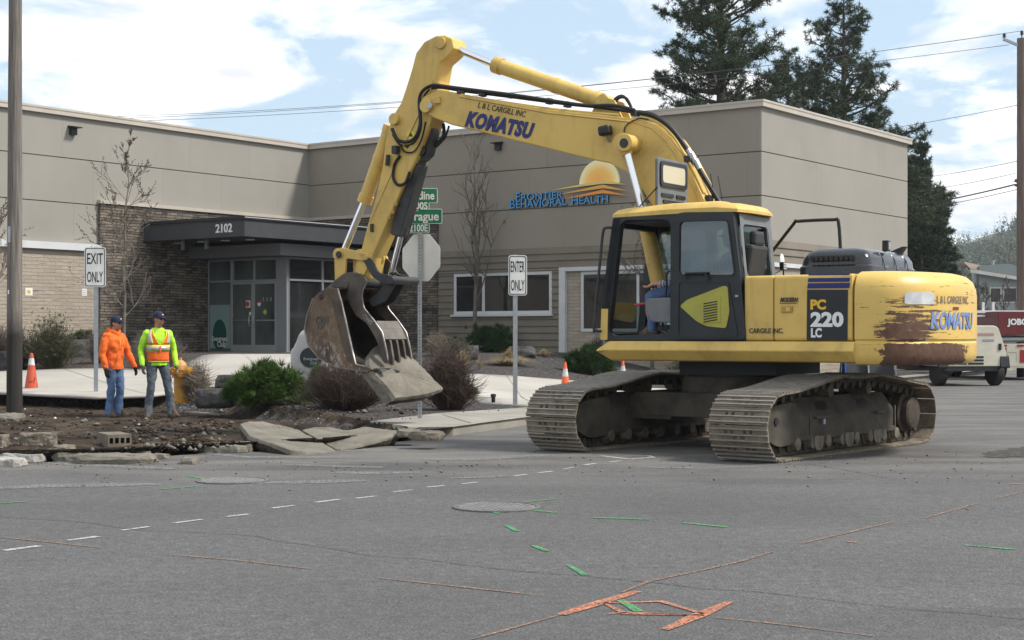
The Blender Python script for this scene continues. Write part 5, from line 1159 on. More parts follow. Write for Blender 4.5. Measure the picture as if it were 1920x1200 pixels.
# ---------------------------------------------------------------- slab in the bucket's grip
def slab_from(pA, pC, pD, outline, thick, name, lab, material, rough=.02, seed=1):
    n = (pC - pA).cross(pD - pA).normalized()
    if n.y > 0: n = -n
    pts = []
    for px, py in outline:
        d = Vector(((px - 960) / F, 1, -(py - HZ) / F)); o = Vector((0, 0, H0)); t = (pA - o).dot(n) / d.dot(n); pts.append(o + d * t)
    return n, pts
M['clingsoil'] = mat('clinging_soil', (.022, .018, .015), .97, col2=(.06, .05, .04), scale=9, bump=.8, bscale=25, bdist=.03)
A_, C_, D_ = at(698, 652, 22.75), at(831, 729, 22.75), at(742, 746, 22.1)
nS, top_ = slab_from(A_, C_, D_, [(692, 683), (694, 664), (704, 650), (722, 642), (781, 676), (806, 702), (831, 728), (812, 735), (786, 741), (742, 746), (726, 724), (706, 704)], .17, '', '', None)
cs = sum(top_, Vector()) / len(top_); mb = MB(); rng = random.Random(4); rings = []
for k, (dep, sc) in enumerate(((0, 1.0), (.05, 1.02), (.11, .99), (.17, .95))):
    rings.append([cs + (p - cs) * sc * (1 + .03 * rng.uniform(-1, 1) * (k > 0)) + Vector((-.15, .04, -.135)) * (dep / .17) * (1 + .08 * rng.uniform(-1, 1)) - cs for p in top_])
n_ = len(top_); mb.loft(rings)
for k in range(3):
    for j in (6, 7, 8): mb.m[k * n_ + j] = 1 if k else 0
for j in (-2, -1): mb.m[j] = 0
mb.m[-1] = 1; so = mb.build('concrete_slab', [M['oldcon'], M['clingsoil']], loc=cs, bevel=.008)
sub = so.modifiers.new('sub', 'SUBSURF'); sub.subdivision_type = 'SIMPLE'; sub.levels = sub.render_levels = 3
tx = bpy.data.textures.new('rough', 'CLOUDS'); tx.noise_scale = .09; dm = so.modifiers.new('rough', 'DISPLACE'); dm.texture = tx; dm.strength = .028; dm.mid_level = .5
tag(so, 'broken grey concrete pavement slab gripped between the excavator bucket and its thumb', 'concrete slab')
# ================================================================ street furniture
def wood(name, a, b):
    m = NT(name); c = m.ramp(m.noise(1, 6, .7, m.obj((14, 14, .5))), (.34, a), (.64, b)); k = m.ramp(m.noise(1, 4, .6, m.obj((30, 30, 1.2))), (.5, 0.), (.7, .6)); c = m.mix(k, c, tuple(x * .5 for x in a))
    s = m.n('ShaderNodeSeparateXYZ'); m.l(m.tc.outputs['Object'], s.inputs[0])
    tar = m.ramp(m.math('ADD', m.math('MULTIPLY', s.outputs[2], .1), m.math('MULTIPLY', m.noise(3, 4), .04)), (.165, .85), (.215, 0.)); c = m.mix(tar, c, (.014, .013, .012))
    m.bump(m.noise(1, 5, .7, m.obj((34, 34, 1.5))), .9, .02); return m.done(c, .9, 0, .2)
M['wood'] = wood('weathered_pole_wood', (.12, .105, .092), (.25, .225, .20)); M['wood2'] = wood('brown_pole_wood', (.13, .10, .085), (.20, .155, .13))
p = gpos(27, 775); pole = thing('utility_pole', 'tall weathered grey wooden utility pole rising from the dug soil near the left edge', 'utility pole', p)
mb = MB(); mb.tube([(.0, 0, -.3), (.0, 0, .0), (.012, 0, 6), (.03, 0, 11.5)], [.150, .146, .128, .105], 24); mb.build('shaft', M['wood'], pole, smooth=50)
mb = MB(); mb.box((-.055, -.128, 3.36), (.045, .016, .30)); mb.build('number_tag', M['galv'], pole)
mb = MB(); mb.box((-.07, -.132, 2.28), (.022, .01, .08)); mb.build('tag_plate', M['white'], pole)
for z in (9.8, 10.6):
    mb = MB(); mb.box((.02, -.14, z), (2.2, .10, .12)); mb.build('crossarm', M['wood2'], pole)
def post(root, h, w=.055, perf=False, name='post'):
    mb = MB(); mb.prism([(-w / 2, -w * .3), (-w / 2, w * .3), (-w * .28, w * .3), (-w * .2, -w * .15), (w * .2, -w * .15), (w * .28, w * .3), (w / 2, w * .3), (w / 2, -w * .3)] if not perf else rect(-w / 2, -w / 2, w / 2, w / 2), -.3, h, XY)
    o = mb.build(name, M['galv'], root)
    if perf:
        hb = MB()
        for k in range(int(h / .0508)): hb.box((0, -w / 2 - .001, .08 + k * .0508), (.014, .003, .014))
        hb.build('post_hole', M['black'], o)
    return o
def regsign(px, py, x0, y0, x1, y1, words, label, rz):
    p = gpos(px, py); Y = p.y; cx = (x0 + x1) / 2; c = at(cx, (y0 + y1) / 2, Y - .05) - p; w = (x1 - x0) * Y / F / math.cos(rz); h = (y1 - y0) * Y / F
    r = thing('regulatory_sign', label, 'sign', p, rz); post(r, c.z + h / 2 + .01, .08)
    mb = MB(); mb.prism(rrect(c.x - w / 2, c.z - h / 2, c.x + w / 2, c.z + h / 2, .05), -.032, -.028, XZ); pl = mb.build('sign_panel', M['signback'], r)
    mb = MB(); mb.prism(rrect(c.x - w / 2 + .002, c.z - h / 2 + .002, c.x + w / 2 - .002, c.z + h / 2 - .002, .05), -.0355, -.0325, XZ); mb.build('sign_face', M['white'], pl)
    mb = MB(); e = .016; mb.prism(rrect(c.x - w / 2 + e, c.z - h / 2 + e, c.x + w / 2 - e, c.z + h / 2 - e, .04), -.0375, -.036, XZ, [rrect(c.x - w / 2 + e * 1.9, c.z - h / 2 + e * 1.9, c.x + w / 2 - e * 1.9, c.z + h / 2 - e * 1.9, .035)]); mb.build('border', M['decalk'], pl)
    for i, wd in enumerate(words):
        t = MB(); text_mb(wd, 1.0, Matrix.Identity(4), .0015, .012, mb=t); xs = [v[0] for v in t.v]; ys = [v[1] for v in t.v]; kx = w * .74 / (max(xs) - min(xs)); kz = h * .27 / (max(ys) - min(ys)); zc = c.z + h * (.215 if i == 0 else -.245)
        r2 = MB(); r2.add([(c.x + (v[0] - (max(xs) + min(xs)) / 2) * kx, -.0362 - v[2], zc + (v[1] - (max(ys) + min(ys)) / 2) * kz) for v in t.v], t.f); r2.build('lettering', M['decalk'], pl)
    for dz in (-.42, .42):
        mb = MB(); mb.cyl((c.x, -.036, c.z + dz * h * .92), (c.x, -.044, c.z + dz * h * .92), .008, 8); mb.build('bolt', M['galv'], pl)
regsign(180, 745, 158, 463.5, 197, 538, ('EXIT', 'ONLY'), 'white rectangular sign reading EXIT ONLY on a galvanised post behind the two workers', rad(6))
regsign(966, 760, 953, 478.5, 988, 554, ('ENTER', 'ONLY'), 'white rectangular sign reading ENTER ONLY on a galvanised post left of the cab', rad(4))
# stop sign seen from behind with street name blades above
p = hit(787, 784, lambda x, y: .135); stp = thing('stop_sign', 'back of an octagonal stop sign with four green street name blades on a perforated post', 'sign', p)
def rel(px, py, dy=-.0): return at(px, py, p.y + dy) - p
ztop = rel(788, 352).z; post(stp, ztop, .06, True)
c = rel(789, 483); RZ = Matrix.Rotation(rad(-34), 4, 'Z'); R_ = .395
mb = MB(); oc = [(R_ * math.cos(rad(22.5 + 45 * i)), c.z + R_ * math.sin(rad(22.5 + 45 * i))) for i in range(8)]
mb.prism(roundpoly(oc, .03), .034, .038, lambda a, b, t: tuple(RZ @ Vector((a, t, b)))); so_ = mb.build('octagon', M['signback'], stp)
mb = MB(); mb.prism([(a * .98, c.z + (b - c.z) * .98) for a, b in oc], .0385, .0400, lambda a, b, t: tuple(RZ @ Vector((a, t, b)))); mb.build('red_face', M['stop_red'], so_)
text_mb('STOP', .30, RZ @ Matrix.Translation((0, .041, c.z)) @ Matrix.Rotation(math.pi, 4, 'Z') @ Matrix.Rotation(rad(90), 4, 'X'), .002, .006).build('lettering', M['white'], so_)
for x0, x1, y0, y1, body, bs, rz in ((744, 820.5, 353, 381, 'Crestline', 15, 3), (763, 805, 376.5, 396, '1100S', 13, 3), (750, 830, 392, 420, 'Sprague', 16, -4), (765, 806, 418.5, 437.5, '2100E', 13, -4)):
    a = rel((x0 + x1) / 2, (y0 + y1) / 2); w = (x1 - x0) * p.y / F; h = (y1 - y0) * p.y / F; hz = Matrix.Rotation(rad(rz), 4, 'Z')
    mb = MB(); mb.prism(rrect(a.x - w / 2, a.z - h / 2, a.x + w / 2, a.z + h / 2, .02), -.040, -.036, lambda q, b, t: tuple(hz @ Vector((q, t, b)))); bl = mb.build('street_name_blade', M['white'], stp)
    e = .010
    for sd, t0, t1 in ((-1, -.0422, -.0404), (1, -.0356, -.0338)):
        mb = MB(); mb.prism(rrect(a.x - w / 2 + e, a.z - h / 2 + e, a.x + w / 2 - e, a.z + h / 2 - e, .016), t0, t1, lambda q, b, t: tuple(hz @ Vector((q, t, b)))); mb.build('green_face', M['signgreen'], bl)
    t = MB(); text_mb(body, 1.0, Matrix.Identity(4), .0015, .022, mb=t); xs = [v[0] for v in t.v]; ys = [v[1] for v in t.v]; kx = w * .84 / (max(xs) - min(xs)); kz = bs * p.y / F / .70
    bot = 0 if body[-1] != 'e' or True else 0
    r2 = MB(); r2.add([hz @ Vector((a.x + (v[0] - (max(xs) + min(xs)) / 2) * kx, -.0424 - v[2], a.z + (v[1] - .03) * kz)) for v in t.v], t.f); r2.build('lettering', M['white'], bl)
    br_ = MB(); br_.box((0, -.02, a.z), (.05, .03, h * .5)); br_.build('blade_bracket', M['galv'], stp)
# ---------------------------------------------------------------- cones
M['cone'] = mat('faded_cone_orange', (.56, .095, .04), .55, col2=(.40, .07, .035), scale=7); M['conehi'] = mat('cone_orange', (.70, .13, .04), .5); M['cband'] = mat('cone_white_band', (.62, .62, .64), .4, col2=(.42, .42, .43), scale=14)
def cone(px, py, h, label, group, bands, m, wide):
    p = gpos(px, py) if px < 400 else hit(px, py); p.z += .03 if px < 400 else .03; r = thing('traffic_cone', label, 'traffic cone', p, .3, group)
    k = h / .72
    mb = MB(); mb.prism(rrect(-.19 * k * wide, -.19 * k * wide, .19 * k * wide, .19 * k * wide, .05 * k), .0, .035 * k, XY); mb.build('base', M[m], r, bevel=.008)
    rr = lambda z: (.135 - .105 * z / .72) * k
    for z0, z1, mt in bands:
        mb = MB(); o = .0 if mt == m else .002; mb.lathe([(rr(z0) + o, z0 * k), (rr(z1) + o, z1 * k)] + ([(rr(z1) * .3, z1 * k + .01)] if z1 > .7 else []), 20); mb.build('band' if mt == 'cband' else 'body', M[mt], r, smooth=40)
    if px < 400:
        mb = MB(); text_mb('JT', .2, Matrix.Translation((.0, -.0, .25)) @ Matrix.Rotation(rad(90), 4, 'X') , .002, .002); mb.tube([(-.06, -.128, .20), (.02, -.126, .22)], .006, 5); mb.tube([(.04, -.118, .16), (.07, -.105, .30)], .006, 5); mb.build('scrawl', M['decalk'], r)
cone(59, 737, .80, 'faded orange traffic cone with one white collar beside the wooden utility pole', 'traffic cones', [(.04, .555, 'cone'), (.5551, .66, 'cband'), (.6601, .72, 'cone')][:1] + [(.5, .63, 'cband'), (.6305, .72, 'cone')], 'cone', 1.25)
for px, py, lb in ((1060, 727, 'orange and white cone on the driveway, leftmost of three behind the tracks'), (1168, 719, 'orange and white cone behind the far track below the front of the cab'), (1283, 716, 'orange and white cone nearest the dark slew ring of the excavator')):
    cone(px, py, .54, lb, 'traffic cones', [(.03, .30, 'conehi'), (.30, .53, 'cband'), (.5305, .72, 'conehi')], 'conehi', 1.0)
# ---------------------------------------------------------------- hydrant
M['hyd'] = mat('hydrant_yellow', (.50, .24, .02), .5, col2=(.42, .20, .02), scale=6); M['hydt'] = mat('hydrant_bonnet', (.62, .31, .10), .5, col2=(.55, .27, .07), scale=7)
p = hit(338, 753); p.z -= .02; hy = thing('fire_hydrant', 'yellow fire hydrant standing right of the worker in the reflective vest', 'fire hydrant', p, rad(-25))
mb = MB(); mb.lathe([(.04, 0), (.165, 0), (.165, .035), (.125, .04), (.115, .06), (.115, .47), (.15, .475), (.15, .50), (.15, .515), (.15, .54), (.12, .545), (.125, .60)], 26); mb.build('barrel', M['hyd'], hy, smooth=35)
mb = MB(); mb.lathe([(.125, .60), (.135, .605), (.13, .66), (.105, .73), (.06, .775), (.03, .785), (.03, .83), (.005, .83)], 26); mb.build('bonnet', M['hydt'], hy, smooth=50)
for d, r_, ln in (((1, 0), .075, .20), ((-1, 0), .06, .17), ((0, -1), .06, .17)):
    mb = MB(); z = .575; mb.tube([(d[0] * .09, d[1] * .09, z), (d[0] * ln, d[1] * ln, z)], [r_ * .9, r_ * .9], 16); mb.tube([(d[0] * ln, d[1] * ln, z), (d[0] * (ln + .045), d[1] * (ln + .045), z), (d[0] * (ln + .05), d[1] * (ln + .05), z)], [r_ * 1.15, r_ * 1.15, r_ * .5], 16); mb.tube([(d[0] * (ln + .05), d[1] * (ln + .05), z), (d[0] * (ln + .08), d[1] * (ln + .08), z)], .018, 5); mb.build('outlet', M['hyd'], hy, smooth=40)
bb = MB()
for k in range(8): a = 2 * math.pi * k / 8; bb.cyl((.142 * math.cos(a), .142 * math.sin(a), .455), (.142 * math.cos(a), .142 * math.sin(a), .56), .010, 6)
bb.build('flange_bolt', M['hyd'], hy)
# ---------------------------------------------------------------- manhole covers
M['iron'] = mat('cast_iron', (.105, .10, .095), .6, .3, col2=(.16, .152, .145), scale=9, bump=.5, bscale=60)
M['lid'] = mat('worn_lid_iron', (.17, .165, .16), .55, .3, col2=(.24, .235, .225), scale=9, bump=.4, bscale=50)
for px, py, w, lb in ((436, 902, 136, 'round iron manhole cover nearer the rubble, touched with green paint'), (932, 952, 166, 'round iron manhole cover in the lane, foremost of the two')):
    X, Y = pix(px, py); r = w * Y / F / 2; mh = thing('manhole_cover', lb, 'manhole cover', (X, Y, 0), .4, 'manhole covers in the road')
    mb = MB(); mb.lathe([(r * .86, -.02), (r, -.02), (r, .012), (r * .9, .014), (r * .885, .004)], 40); mb.build('rim', M['iron'], mh, smooth=30)
    mb = MB(); mb.lathe([(.01, -.02), (r * .865, -.02), (r * .865, .009), (.01, .0095)], 40)
    for i in range(-6, 7):
        x = i * r * .125; hh = math.sqrt(max(0, (r * .78) ** 2 - x * x)); mb.b2((x - .012, -hh, .0085), (x + .012, hh, .0125))
    mb.build('lid', M['lid'], mh)
# ---------------------------------------------------------------- broken concrete
def roughen(o, st=.03, ns=.1, lv=3):
    sub = o.modifiers.new('sub', 'SUBSURF'); sub.subdivision_type = 'SIMPLE'; sub.levels = sub.render_levels = lv
    t = bpy.data.textures.new('rough', 'CLOUDS'); t.noise_scale = ns; d = o.modifiers.new('rough', 'DISPLACE'); d.texture = t; d.strength = st; d.mid_level = .5
def slab(pA, pC, pD, outline, th, label, mt='oldcon', name='concrete_slab', cat='concrete slab', group='broken slabs at the edge of the dig', seed=1):
    n, pts = slab_from(pA, pC, pD, outline, th, '', '', None)
    if n.z < 0: n = -n
    c = sum(pts, Vector()) / len(pts); rg = random.Random(seed); mb = MB(); rings = []
    for dep, sc in ((0, 1), (th * .3, 1.01), (th * .7, .98), (th, .94)): rings.append([(p - c) * sc * (1 + .03 * rg.uniform(-1, 1) * (dep > 0)) - n * (dep + .01 * rg.uniform(-1, 1) * (dep > 0)) for p in pts])
    mb.loft(rings); nn_ = len(pts)
    for q in range(nn_, 3 * nn_): mb.m[q] = 1
    mb.m[-1] = 1; o = mb.build(name, [M[mt], M['clingsoil']], loc=c, bevel=.01); roughen(o, .022, .08); return tag(o, label, cat, group)
slab(at(490, 790, 20.7), at(469, 819, 19.0), at(627, 844, 18.9), [(450, 794), (468, 790), (492, 790), (524, 797), (558, 805), (594, 824), (629, 844), (604, 848), (572, 846), (542, 843), (505, 829), (468, 817)], .16, 'big tilted slab of broken pavement at the road edge, left of its wide neighbour', seed=2)
def on_plane(a, c, d, px, py):
    n = (c - a).cross(d - a); r = Vector(((px - 960) / F, 1, -(py - HZ) / F)); o = Vector((0, 0, H0)); return o + r * ((a - o).dot(n) / r.dot(n))
SA = (at(490, 790, 20.7), at(469, 819, 19.0), at(627, 844, 18.9))
slab(on_plane(*SA, 570, 810) + Vector((0, 0, -.012)), at(745, 808, 20.3), on_plane(*SA, 628, 843) + Vector((0, 0, -.012)), [(566, 806), (590, 801), (618, 800), (650, 807), (682, 800), (714, 803), (747, 807), (742, 817), (690, 829), (640, 842), (628, 841), (596, 823)], .13, 'wide tilted slab of broken pavement sloping down to the road, right of the bigger slab', seed=3)
def chunk(px, py, wpx, hpx, dep, label, mt='oldcon', rz=0., name='concrete_chunk', seed=1, sink=.0, cat='concrete rubble', group='concrete rubble on the road edge', rough=.035, par=None):
    p = gpos(px, py) if py < 846 else Vector((*pix(px, py), 0)); s = p.y / F; w, h = wpx * s, hpx * s * .8; rg = random.Random(seed)
    mb = MB(); rings = []; n = 12; R = Matrix.Rotation(rz, 3, 'Z')
    for z, sc in ((-.02, .94), (h * .1, 1), (h * .55, 1.0), (h * .92, .95), (h, .86)):
        rings.append([R @ Vector((w / 2 * sc * max(-1, min(1, 1.35 * math.cos(2 * math.pi * i / n))) * (1 + .07 * rg.uniform(-1, 1)), dep / 2 * sc * max(-1, min(1, 1.35 * math.sin(2 * math.pi * i / n))) * (1 + .07 * rg.uniform(-1, 1)), z * (1 + .15 * rg.uniform(-1, 1)))) for i in range(n)])
    mb.loft(rings); o = mb.build(name, M[mt], loc=p - Vector((0, 0, sink)), bevel=.006); roughen(o, rough * min(1, h / .12), .07); return tag(o, label, cat, group)
M['paintcon'] = mat('painted_kerb_concrete', (.40, .39, .37), .85, col2=(.26, .24, .21), scale=5, bump=.4, bscale=40); M['dirtcon'] = mat('dirty_concrete', (.10, .085, .065), .95, col2=(.19, .165, .13), scale=5, bump=.5, bscale=30)
chunk(216, 868, 146, 20, .42, 'long flat concrete piece lying foremost along the road edge', seed=5); chunk(140, 863, 78, 20, .4, 'squared concrete piece just left of the longest flat piece', seed=6, rz=.1)
chunk(230, 856, 110, 15, .35, 'flat concrete piece half hidden behind the longest flat piece', seed=16); chunk(40, 866, 88, 20, .3, 'painted whitish kerb length near the left edge of the road', 'paintcon', .05, 'kerb_fragment', 7, cat='kerb fragment')
chunk(16, 874, 56, 18, .28, 'whitish kerb end lying foremost at the left edge', 'paintcon', -.08, 'kerb_fragment', 8, cat='kerb fragment'); chunk(93, 859, 20, 20, .3, 'rough concrete lump between kerb length and squared piece', seed=9)
chunk(72, 836, 66, 30, .25, 'dark wedge of concrete standing on edge below the utility pole', 'dirtcon', .25, seed=10); chunk(120, 848, 42, 16, .3, 'lump of dirty concrete beside the hollow block', 'dirtcon', .2, seed=11)
chunk(418, 848, 92, 17, .34, 'pale broken kerb length left of the two big slabs', 'oldcon', .05, 'kerb_fragment', 12, cat='kerb fragment'); chunk(356, 869, 30, 15, .28, 'small lone lump of concrete on the asphalt', seed=13)
chunk(766, 816, 44, 13, .3, 'flat broken piece at the end of the remaining sidewalk', seed=14, rz=.2); chunk(18, 790, 44, 17, .7, 'grey slab end lying left of the utility pole', 'oldcon', .1, seed=15); chunk(800, 822, 60, 16, .3, 'dark broken sidewalk edge under the kerb corner', 'dirtcon', -.3, seed=17)
chunk(4, 838, 20, 26, .3, 'dark concrete lump cut by the left edge of the frame', 'dirtcon', 0, seed=18); chunk(455, 846, 36, 22, .3, 'dirty lump wedged under the left big slab', 'dirtcon', .3, seed=19); chunk(300, 859, 34, 10, .25, 'thin pale flake at the right end of the longest piece', seed=20)
# hollow block
p = gpos(214, 834); p.z -= .01; blk = thing('hollow_block', 'brown hollow masonry block with four square cells facing the road', 'hollow block', p, rad(10))
w_, d_, h_ = .31, .62, .165; mb = MB(); cells = [rrect(-w_ / 2 + .02 + i * .0725, .045, -w_ / 2 + .02 + i * .0725 + .05, .12, .008, 2) for i in range(4)]
mb.prism(rect(-w_ / 2, 0, w_ / 2, h_), -d_ / 2, d_ / 2, XZ, cells); mb.build('shell', mat('brown_block', (.12, .10, .075), .92, col2=(.18, .155, .12), scale=8, bump=.4, bscale=50), blk); mb = MB(); mb.b2((-w_ / 2 + .015, -d_ / 2 + .2, .04), (w_ / 2 - .015, -d_ / 2 + .21, .125)); mb.build('cell_web', M['dirtcon'], blk); blk.rotation_euler.z = rad(28)
# loose pipe on the soil
a, b = gpos(340, 775), gpos(414, 781); mb = MB(); d = (b - a); mb.tube([Vector((0, 0, .03)), d * .08 + Vector((0, 0, .03)), d * .081 + Vector((0, 0, .03)), d + Vector((0, 0, .03))], [.05, .05, .028, .028], 10)
tag(mb.build('loose_pipe', mat('pale_pipe', (.36, .36, .35), .6, col2=(.28, .27, .25), scale=6), loc=a, smooth=40), 'short pale pipe with a collar lying on the dug soil right of the workers', 'pipe')
# crumbs, chips and clods strewn over road and pit
def crumbs(name, n, region, smin, smax, mt, seed, hfun, group=None):
    rg = np.random.default_rng(seed); V = []; T = []; k = 0; base = np.array([(1, 0, 0), (-1, 0, 0), (0, 1, 0), (0, -1, 0), (0, 0, 1), (0, 0, -1)], float); F8 = np.array([(0, 2, 4), (2, 1, 4), (1, 3, 4), (3, 0, 4), (2, 0, 5), (1, 2, 5), (3, 1, 5), (0, 3, 5)])
    while k < n:
        px, py = region(rg)
        q = hfun(px, py); s = smin + (smax - smin) * rg.random() ** 3
        v = base * (s * rg.uniform(.5, 1.1, (6, 1))) * np.array([1, rg.uniform(.6, 1.4), rg.uniform(.45, .9)]); a = rg.uniform(0, 6.3); c, s_ = math.cos(a), math.sin(a)
        v = np.stack([v[:, 0] * c - v[:, 1] * s_, v[:, 0] * s_ + v[:, 1] * c, v[:, 2] + s * .35], 1) + np.array(q); V.append(v); T.append(F8 + 6 * k); k += 1
    o = mesh_np(name, np.concatenate(V), np.concatenate(T), mt); tag(o, kind='stuff'); return o
flat_h = lambda px, py: (*pix(px, py), 0.0)
o = crumbs('road_crumbs', 300, lambda g: (g.uniform(0, 1000), 866 + abs(g.normal(0, 20))), .004, .028, M['dirtcon'], 1, flat_h); tag(o, 'dark crumbs of soil and concrete strewn on the asphalt by the dig', 'debris')
o = crumbs('track_crumbs', 300, lambda g: (g.uniform(1000, 1920), 846 + abs(g.normal(0, 36))), .004, .024, M['dirtcon'], 2, flat_h); tag(o, 'small dark clods dropped on the asphalt around the tracks', 'debris')
o = crumbs('soil_clods', 1500, lambda g: (lambda a, b: (a, b) if a < 440 or b < 788 else (a * .55, b))(g.uniform(0, 760), g.uniform(756, 838)), .008, .055, M['soil'], 3, lambda a, b: tuple(gpos(a, b))); tag(o, 'dark clods of loose soil heaped over the dug corner', 'soil clods')
o = crumbs('concrete_chips', 260, lambda g: (lambda a, b: (a, b) if a < 440 or b < 786 else (a * .55, b))(g.uniform(0, 800), g.uniform(768, 846)), .008, .07, M['oldcon'], 4, lambda a, b: tuple(gpos(a, b))); tag(o, 'pale chips of broken concrete scattered over the dug soil', 'debris')
o = crumbs('white_scraps', 34, lambda g: (g.normal(60, 22) if g.random() < .5 else g.uniform(0, 760), g.uniform(772, 840) if g.random() < .6 else g.uniform(756, 790)), .008, .045, M['white'], 6, lambda a, b: tuple(gpos(a, b))); tag(o, 'white scraps and flakes lying on the dug soil', 'debris')
o = crumbs('bed_litter', 420, lambda g: (g.uniform(420, 940), g.uniform(738, 775)), .008, .035, M['dirtcon'], 8, lambda a, b: tuple(gpos(a, b))); tag(o, 'chips and leaf litter on the bark of the planting bed', 'debris')
# ---------------------------------------------------------------- boulders and the stone sign
M['rock'] = mat('basalt', (.035, .033, .034), .9, col2=(.085, .08, .078), scale=3, bump=.9, bscale=9, bdist=.05); M['pale'] = mat('pale_granite', (.34, .335, .325), .85, col2=(.47, .465, .455), scale=2.4, bump=.6, bscale=12, bdist=.03)
def boulder(px, py, wpx, hpx, label, seed, mt='rock', flat=.8, name='boulder'):
    p = hit(px, py); s = p.y / F; rx, rz_ = wpx * s / 2, hpx * s; rg = random.Random(seed); bm = bmesh.new(); bmesh.ops.create_icosphere(bm, subdivisions=4, radius=1)
    for v in bm.verts:
        q = v.co.copy(); k = 1 + .30 * mnoise.noise(q * 1.1 + Vector((seed, 0, 0))) + .12 * mnoise.noise(q * 3 + Vector((0, seed, 0))); q *= k; q = Vector((max(-.85, min(.85, q.x)), max(-.85, min(.85, q.y)), max(-.8, min(.72, q.z)))); v.co = Vector((q.x * rx * 1.15, q.y * rx * flat, q.z * rz_ * .8 + rz_ * .36))
    me = bpy.data.meshes.new(name); bm.to_mesh(me); bm.free(); me.materials.append(M[mt]); me.polygons.foreach_set('use_smooth', [True] * len(me.polygons)); me.set_sharp_from_angle(angle=rad(35)); o = bpy.data.objects.new(name, me); COL.objects.link(o); o.location = p; return tag(o, label, 'boulder', 'boulders in the planting beds')
boulder(405, 757, 74, 30, 'dark basalt boulder just right of the fire hydrant, in front of the twig shrub', 3); boulder(440, 727, 70, 26, 'dark flat topped boulder behind the green pine shrub', 5)
boulder(138, 668, 80, 34, 'long dark boulder below the brick wall between shrubs and exit sign', 7); boulder(5, 690, 34, 34, 'dark rounded boulder left of the utility pole', 9); boulder(868, 672, 60, 26, 'brown dark boulder behind the straw grass right of the stop sign', 11); boulder(980, 668, 50, 20, 'low grey boulder beside the mound of dry grass', 13)
p = hit(582, 716); s = p.y / F; rs = thing('stone_sign', 'upright pale boulder with a dark oval plaque reading Evergreen Club, left of the bucket', 'sign', p, rad(-14))
bm = bmesh.new(); bmesh.ops.create_icosphere(bm, subdivisions=4, radius=1)
for v in bm.verts:
    q = v.co.copy(); k = 1 + .16 * mnoise.noise(q * 1.6 + Vector((4, 1, 0))) + .06 * mnoise.noise(q * 4); q *= k; q.y = max(-.55, min(.6, q.y)); v.co = Vector((q.x * .42 * (1 - .12 * q.z), q.y * .34, q.z * .62 + .52))
me = bpy.data.meshes.new('stone'); bm.to_mesh(me); bm.free(); me.materials.append(M['pale']); me.polygons.foreach_set('use_smooth', [True] * len(me.polygons)); me.set_sharp_from_angle(angle=rad(40)); o = bpy.data.objects.new('stone', me); COL.objects.link(o); o.parent = rs
mb = MB(); mb.prism([(.09 + .25 * math.cos(t), .53 + .22 * math.sin(t)) for t in [i * math.pi / 18 for i in range(36)]], -.215, -.18, XZ); pq = mb.build('plaque', mat('plaque_dark_green', (.010, .022, .024), .35), rs, bevel=.006)
text_mb('Evergreen', .085, frame((.10, -.216, .50), (1, 0, 0), (0, 0, 1)), .003, .001).build('lettering', M['galv'], pq); text_mb('Club', .085, frame((.16, -.216, .41), (1, 0, 0), (0, 0, 1)), .003, .001).build('lettering', M['galv'], pq)
# path light stub by the driveway
p = hit(925, 756); pl = thing('path_light', 'small black path light stub in the gravel by the enter sign', 'path light', p); mb = MB(); mb.lathe([(.03, 0), (.035, .01), (.04, .12), (.055, .13), (.05, .17), (.02, .175)], 14); mb.build('housing', M['black'], pl, smooth=40); mb = MB(); mb.lathe([(.02, .1755), (.045, .1755), (.02, .18)], 14); mb.build('lens', M['galv'], pl)
# ================================================================ plants
def leafmat(name, a, b, rough=.75):
    m = NT(name); oi = m.n('ShaderNodeNewGeometry'); c = m.ramp(m.noise(1.7, 3, .6), (.35, a), (.65, b)); c = m.mix(.35, c, m.mix(oi.outputs['Random Per Island'], a, b)); return m.done(c, rough, 0, .25)
M['pine'] = leafmat('pine_needles', (.032, .052, .028), (.075, .10, .05)); M['pine2'] = leafmat('dark_fir_needles', (.024, .044, .026), (.058, .082, .042)); M['mugo'] = leafmat('mugo_needles', (.022, .055, .010), (.085, .15, .024)); M['mugo2'] = leafmat('dark_mugo_needles', (.014, .038, .010), (.045, .085, .022))
M['bark'] = mat('bark', (.055, .045, .038), .95, col2=(.11, .09, .075), scale=6, bump=.6, bscale=20); M['barkg'] = mat('pale_bark', (.115, .10, .085), .9, col2=(.18, .16, .135), scale=8)
M['twig'] = mat('grey_twig', (.10, .085, .07), .9, col2=(.15, .13, .105), scale=9); M['twigr'] = mat('red_brown_twig', (.046, .030, .025), .9, col2=(.088, .060, .046), scale=7); M['twigt'] = mat('tan_twig', (.15, .12, .09), .9, col2=(.22, .185, .145), scale=7)
M['bud'] = mat('brown_bud', (.075, .05, .035), .9); M['straw'] = leafmat('dry_straw', (.22, .165, .085), (.40, .32, .19)); M['olive'] = leafmat('olive_twig', (.045, .048, .024), (.095, .092, .05))
def unit(v): return v / (np.linalg.norm(v, axis=-1, keepdims=True) + 1e-9)
def needles(C, D, per, ln, w, g, spread=.9):
    "needle triangles fanned about every tuft centre"
    C = np.repeat(C, per, 0); D = unit(np.repeat(D, per, 0) + g.normal(0, spread, (len(C), 3))); L = ln * g.uniform(.6, 1.15, (len(C), 1))
    P = unit(np.cross(D, g.normal(0, 1, D.shape))) * w / 2; b = C + D * L * .12
    V = np.stack([b - P, b + P, C + D * L], 1).reshape(-1, 3); return V, np.arange(len(V), dtype=np.int32).reshape(-1, 3)
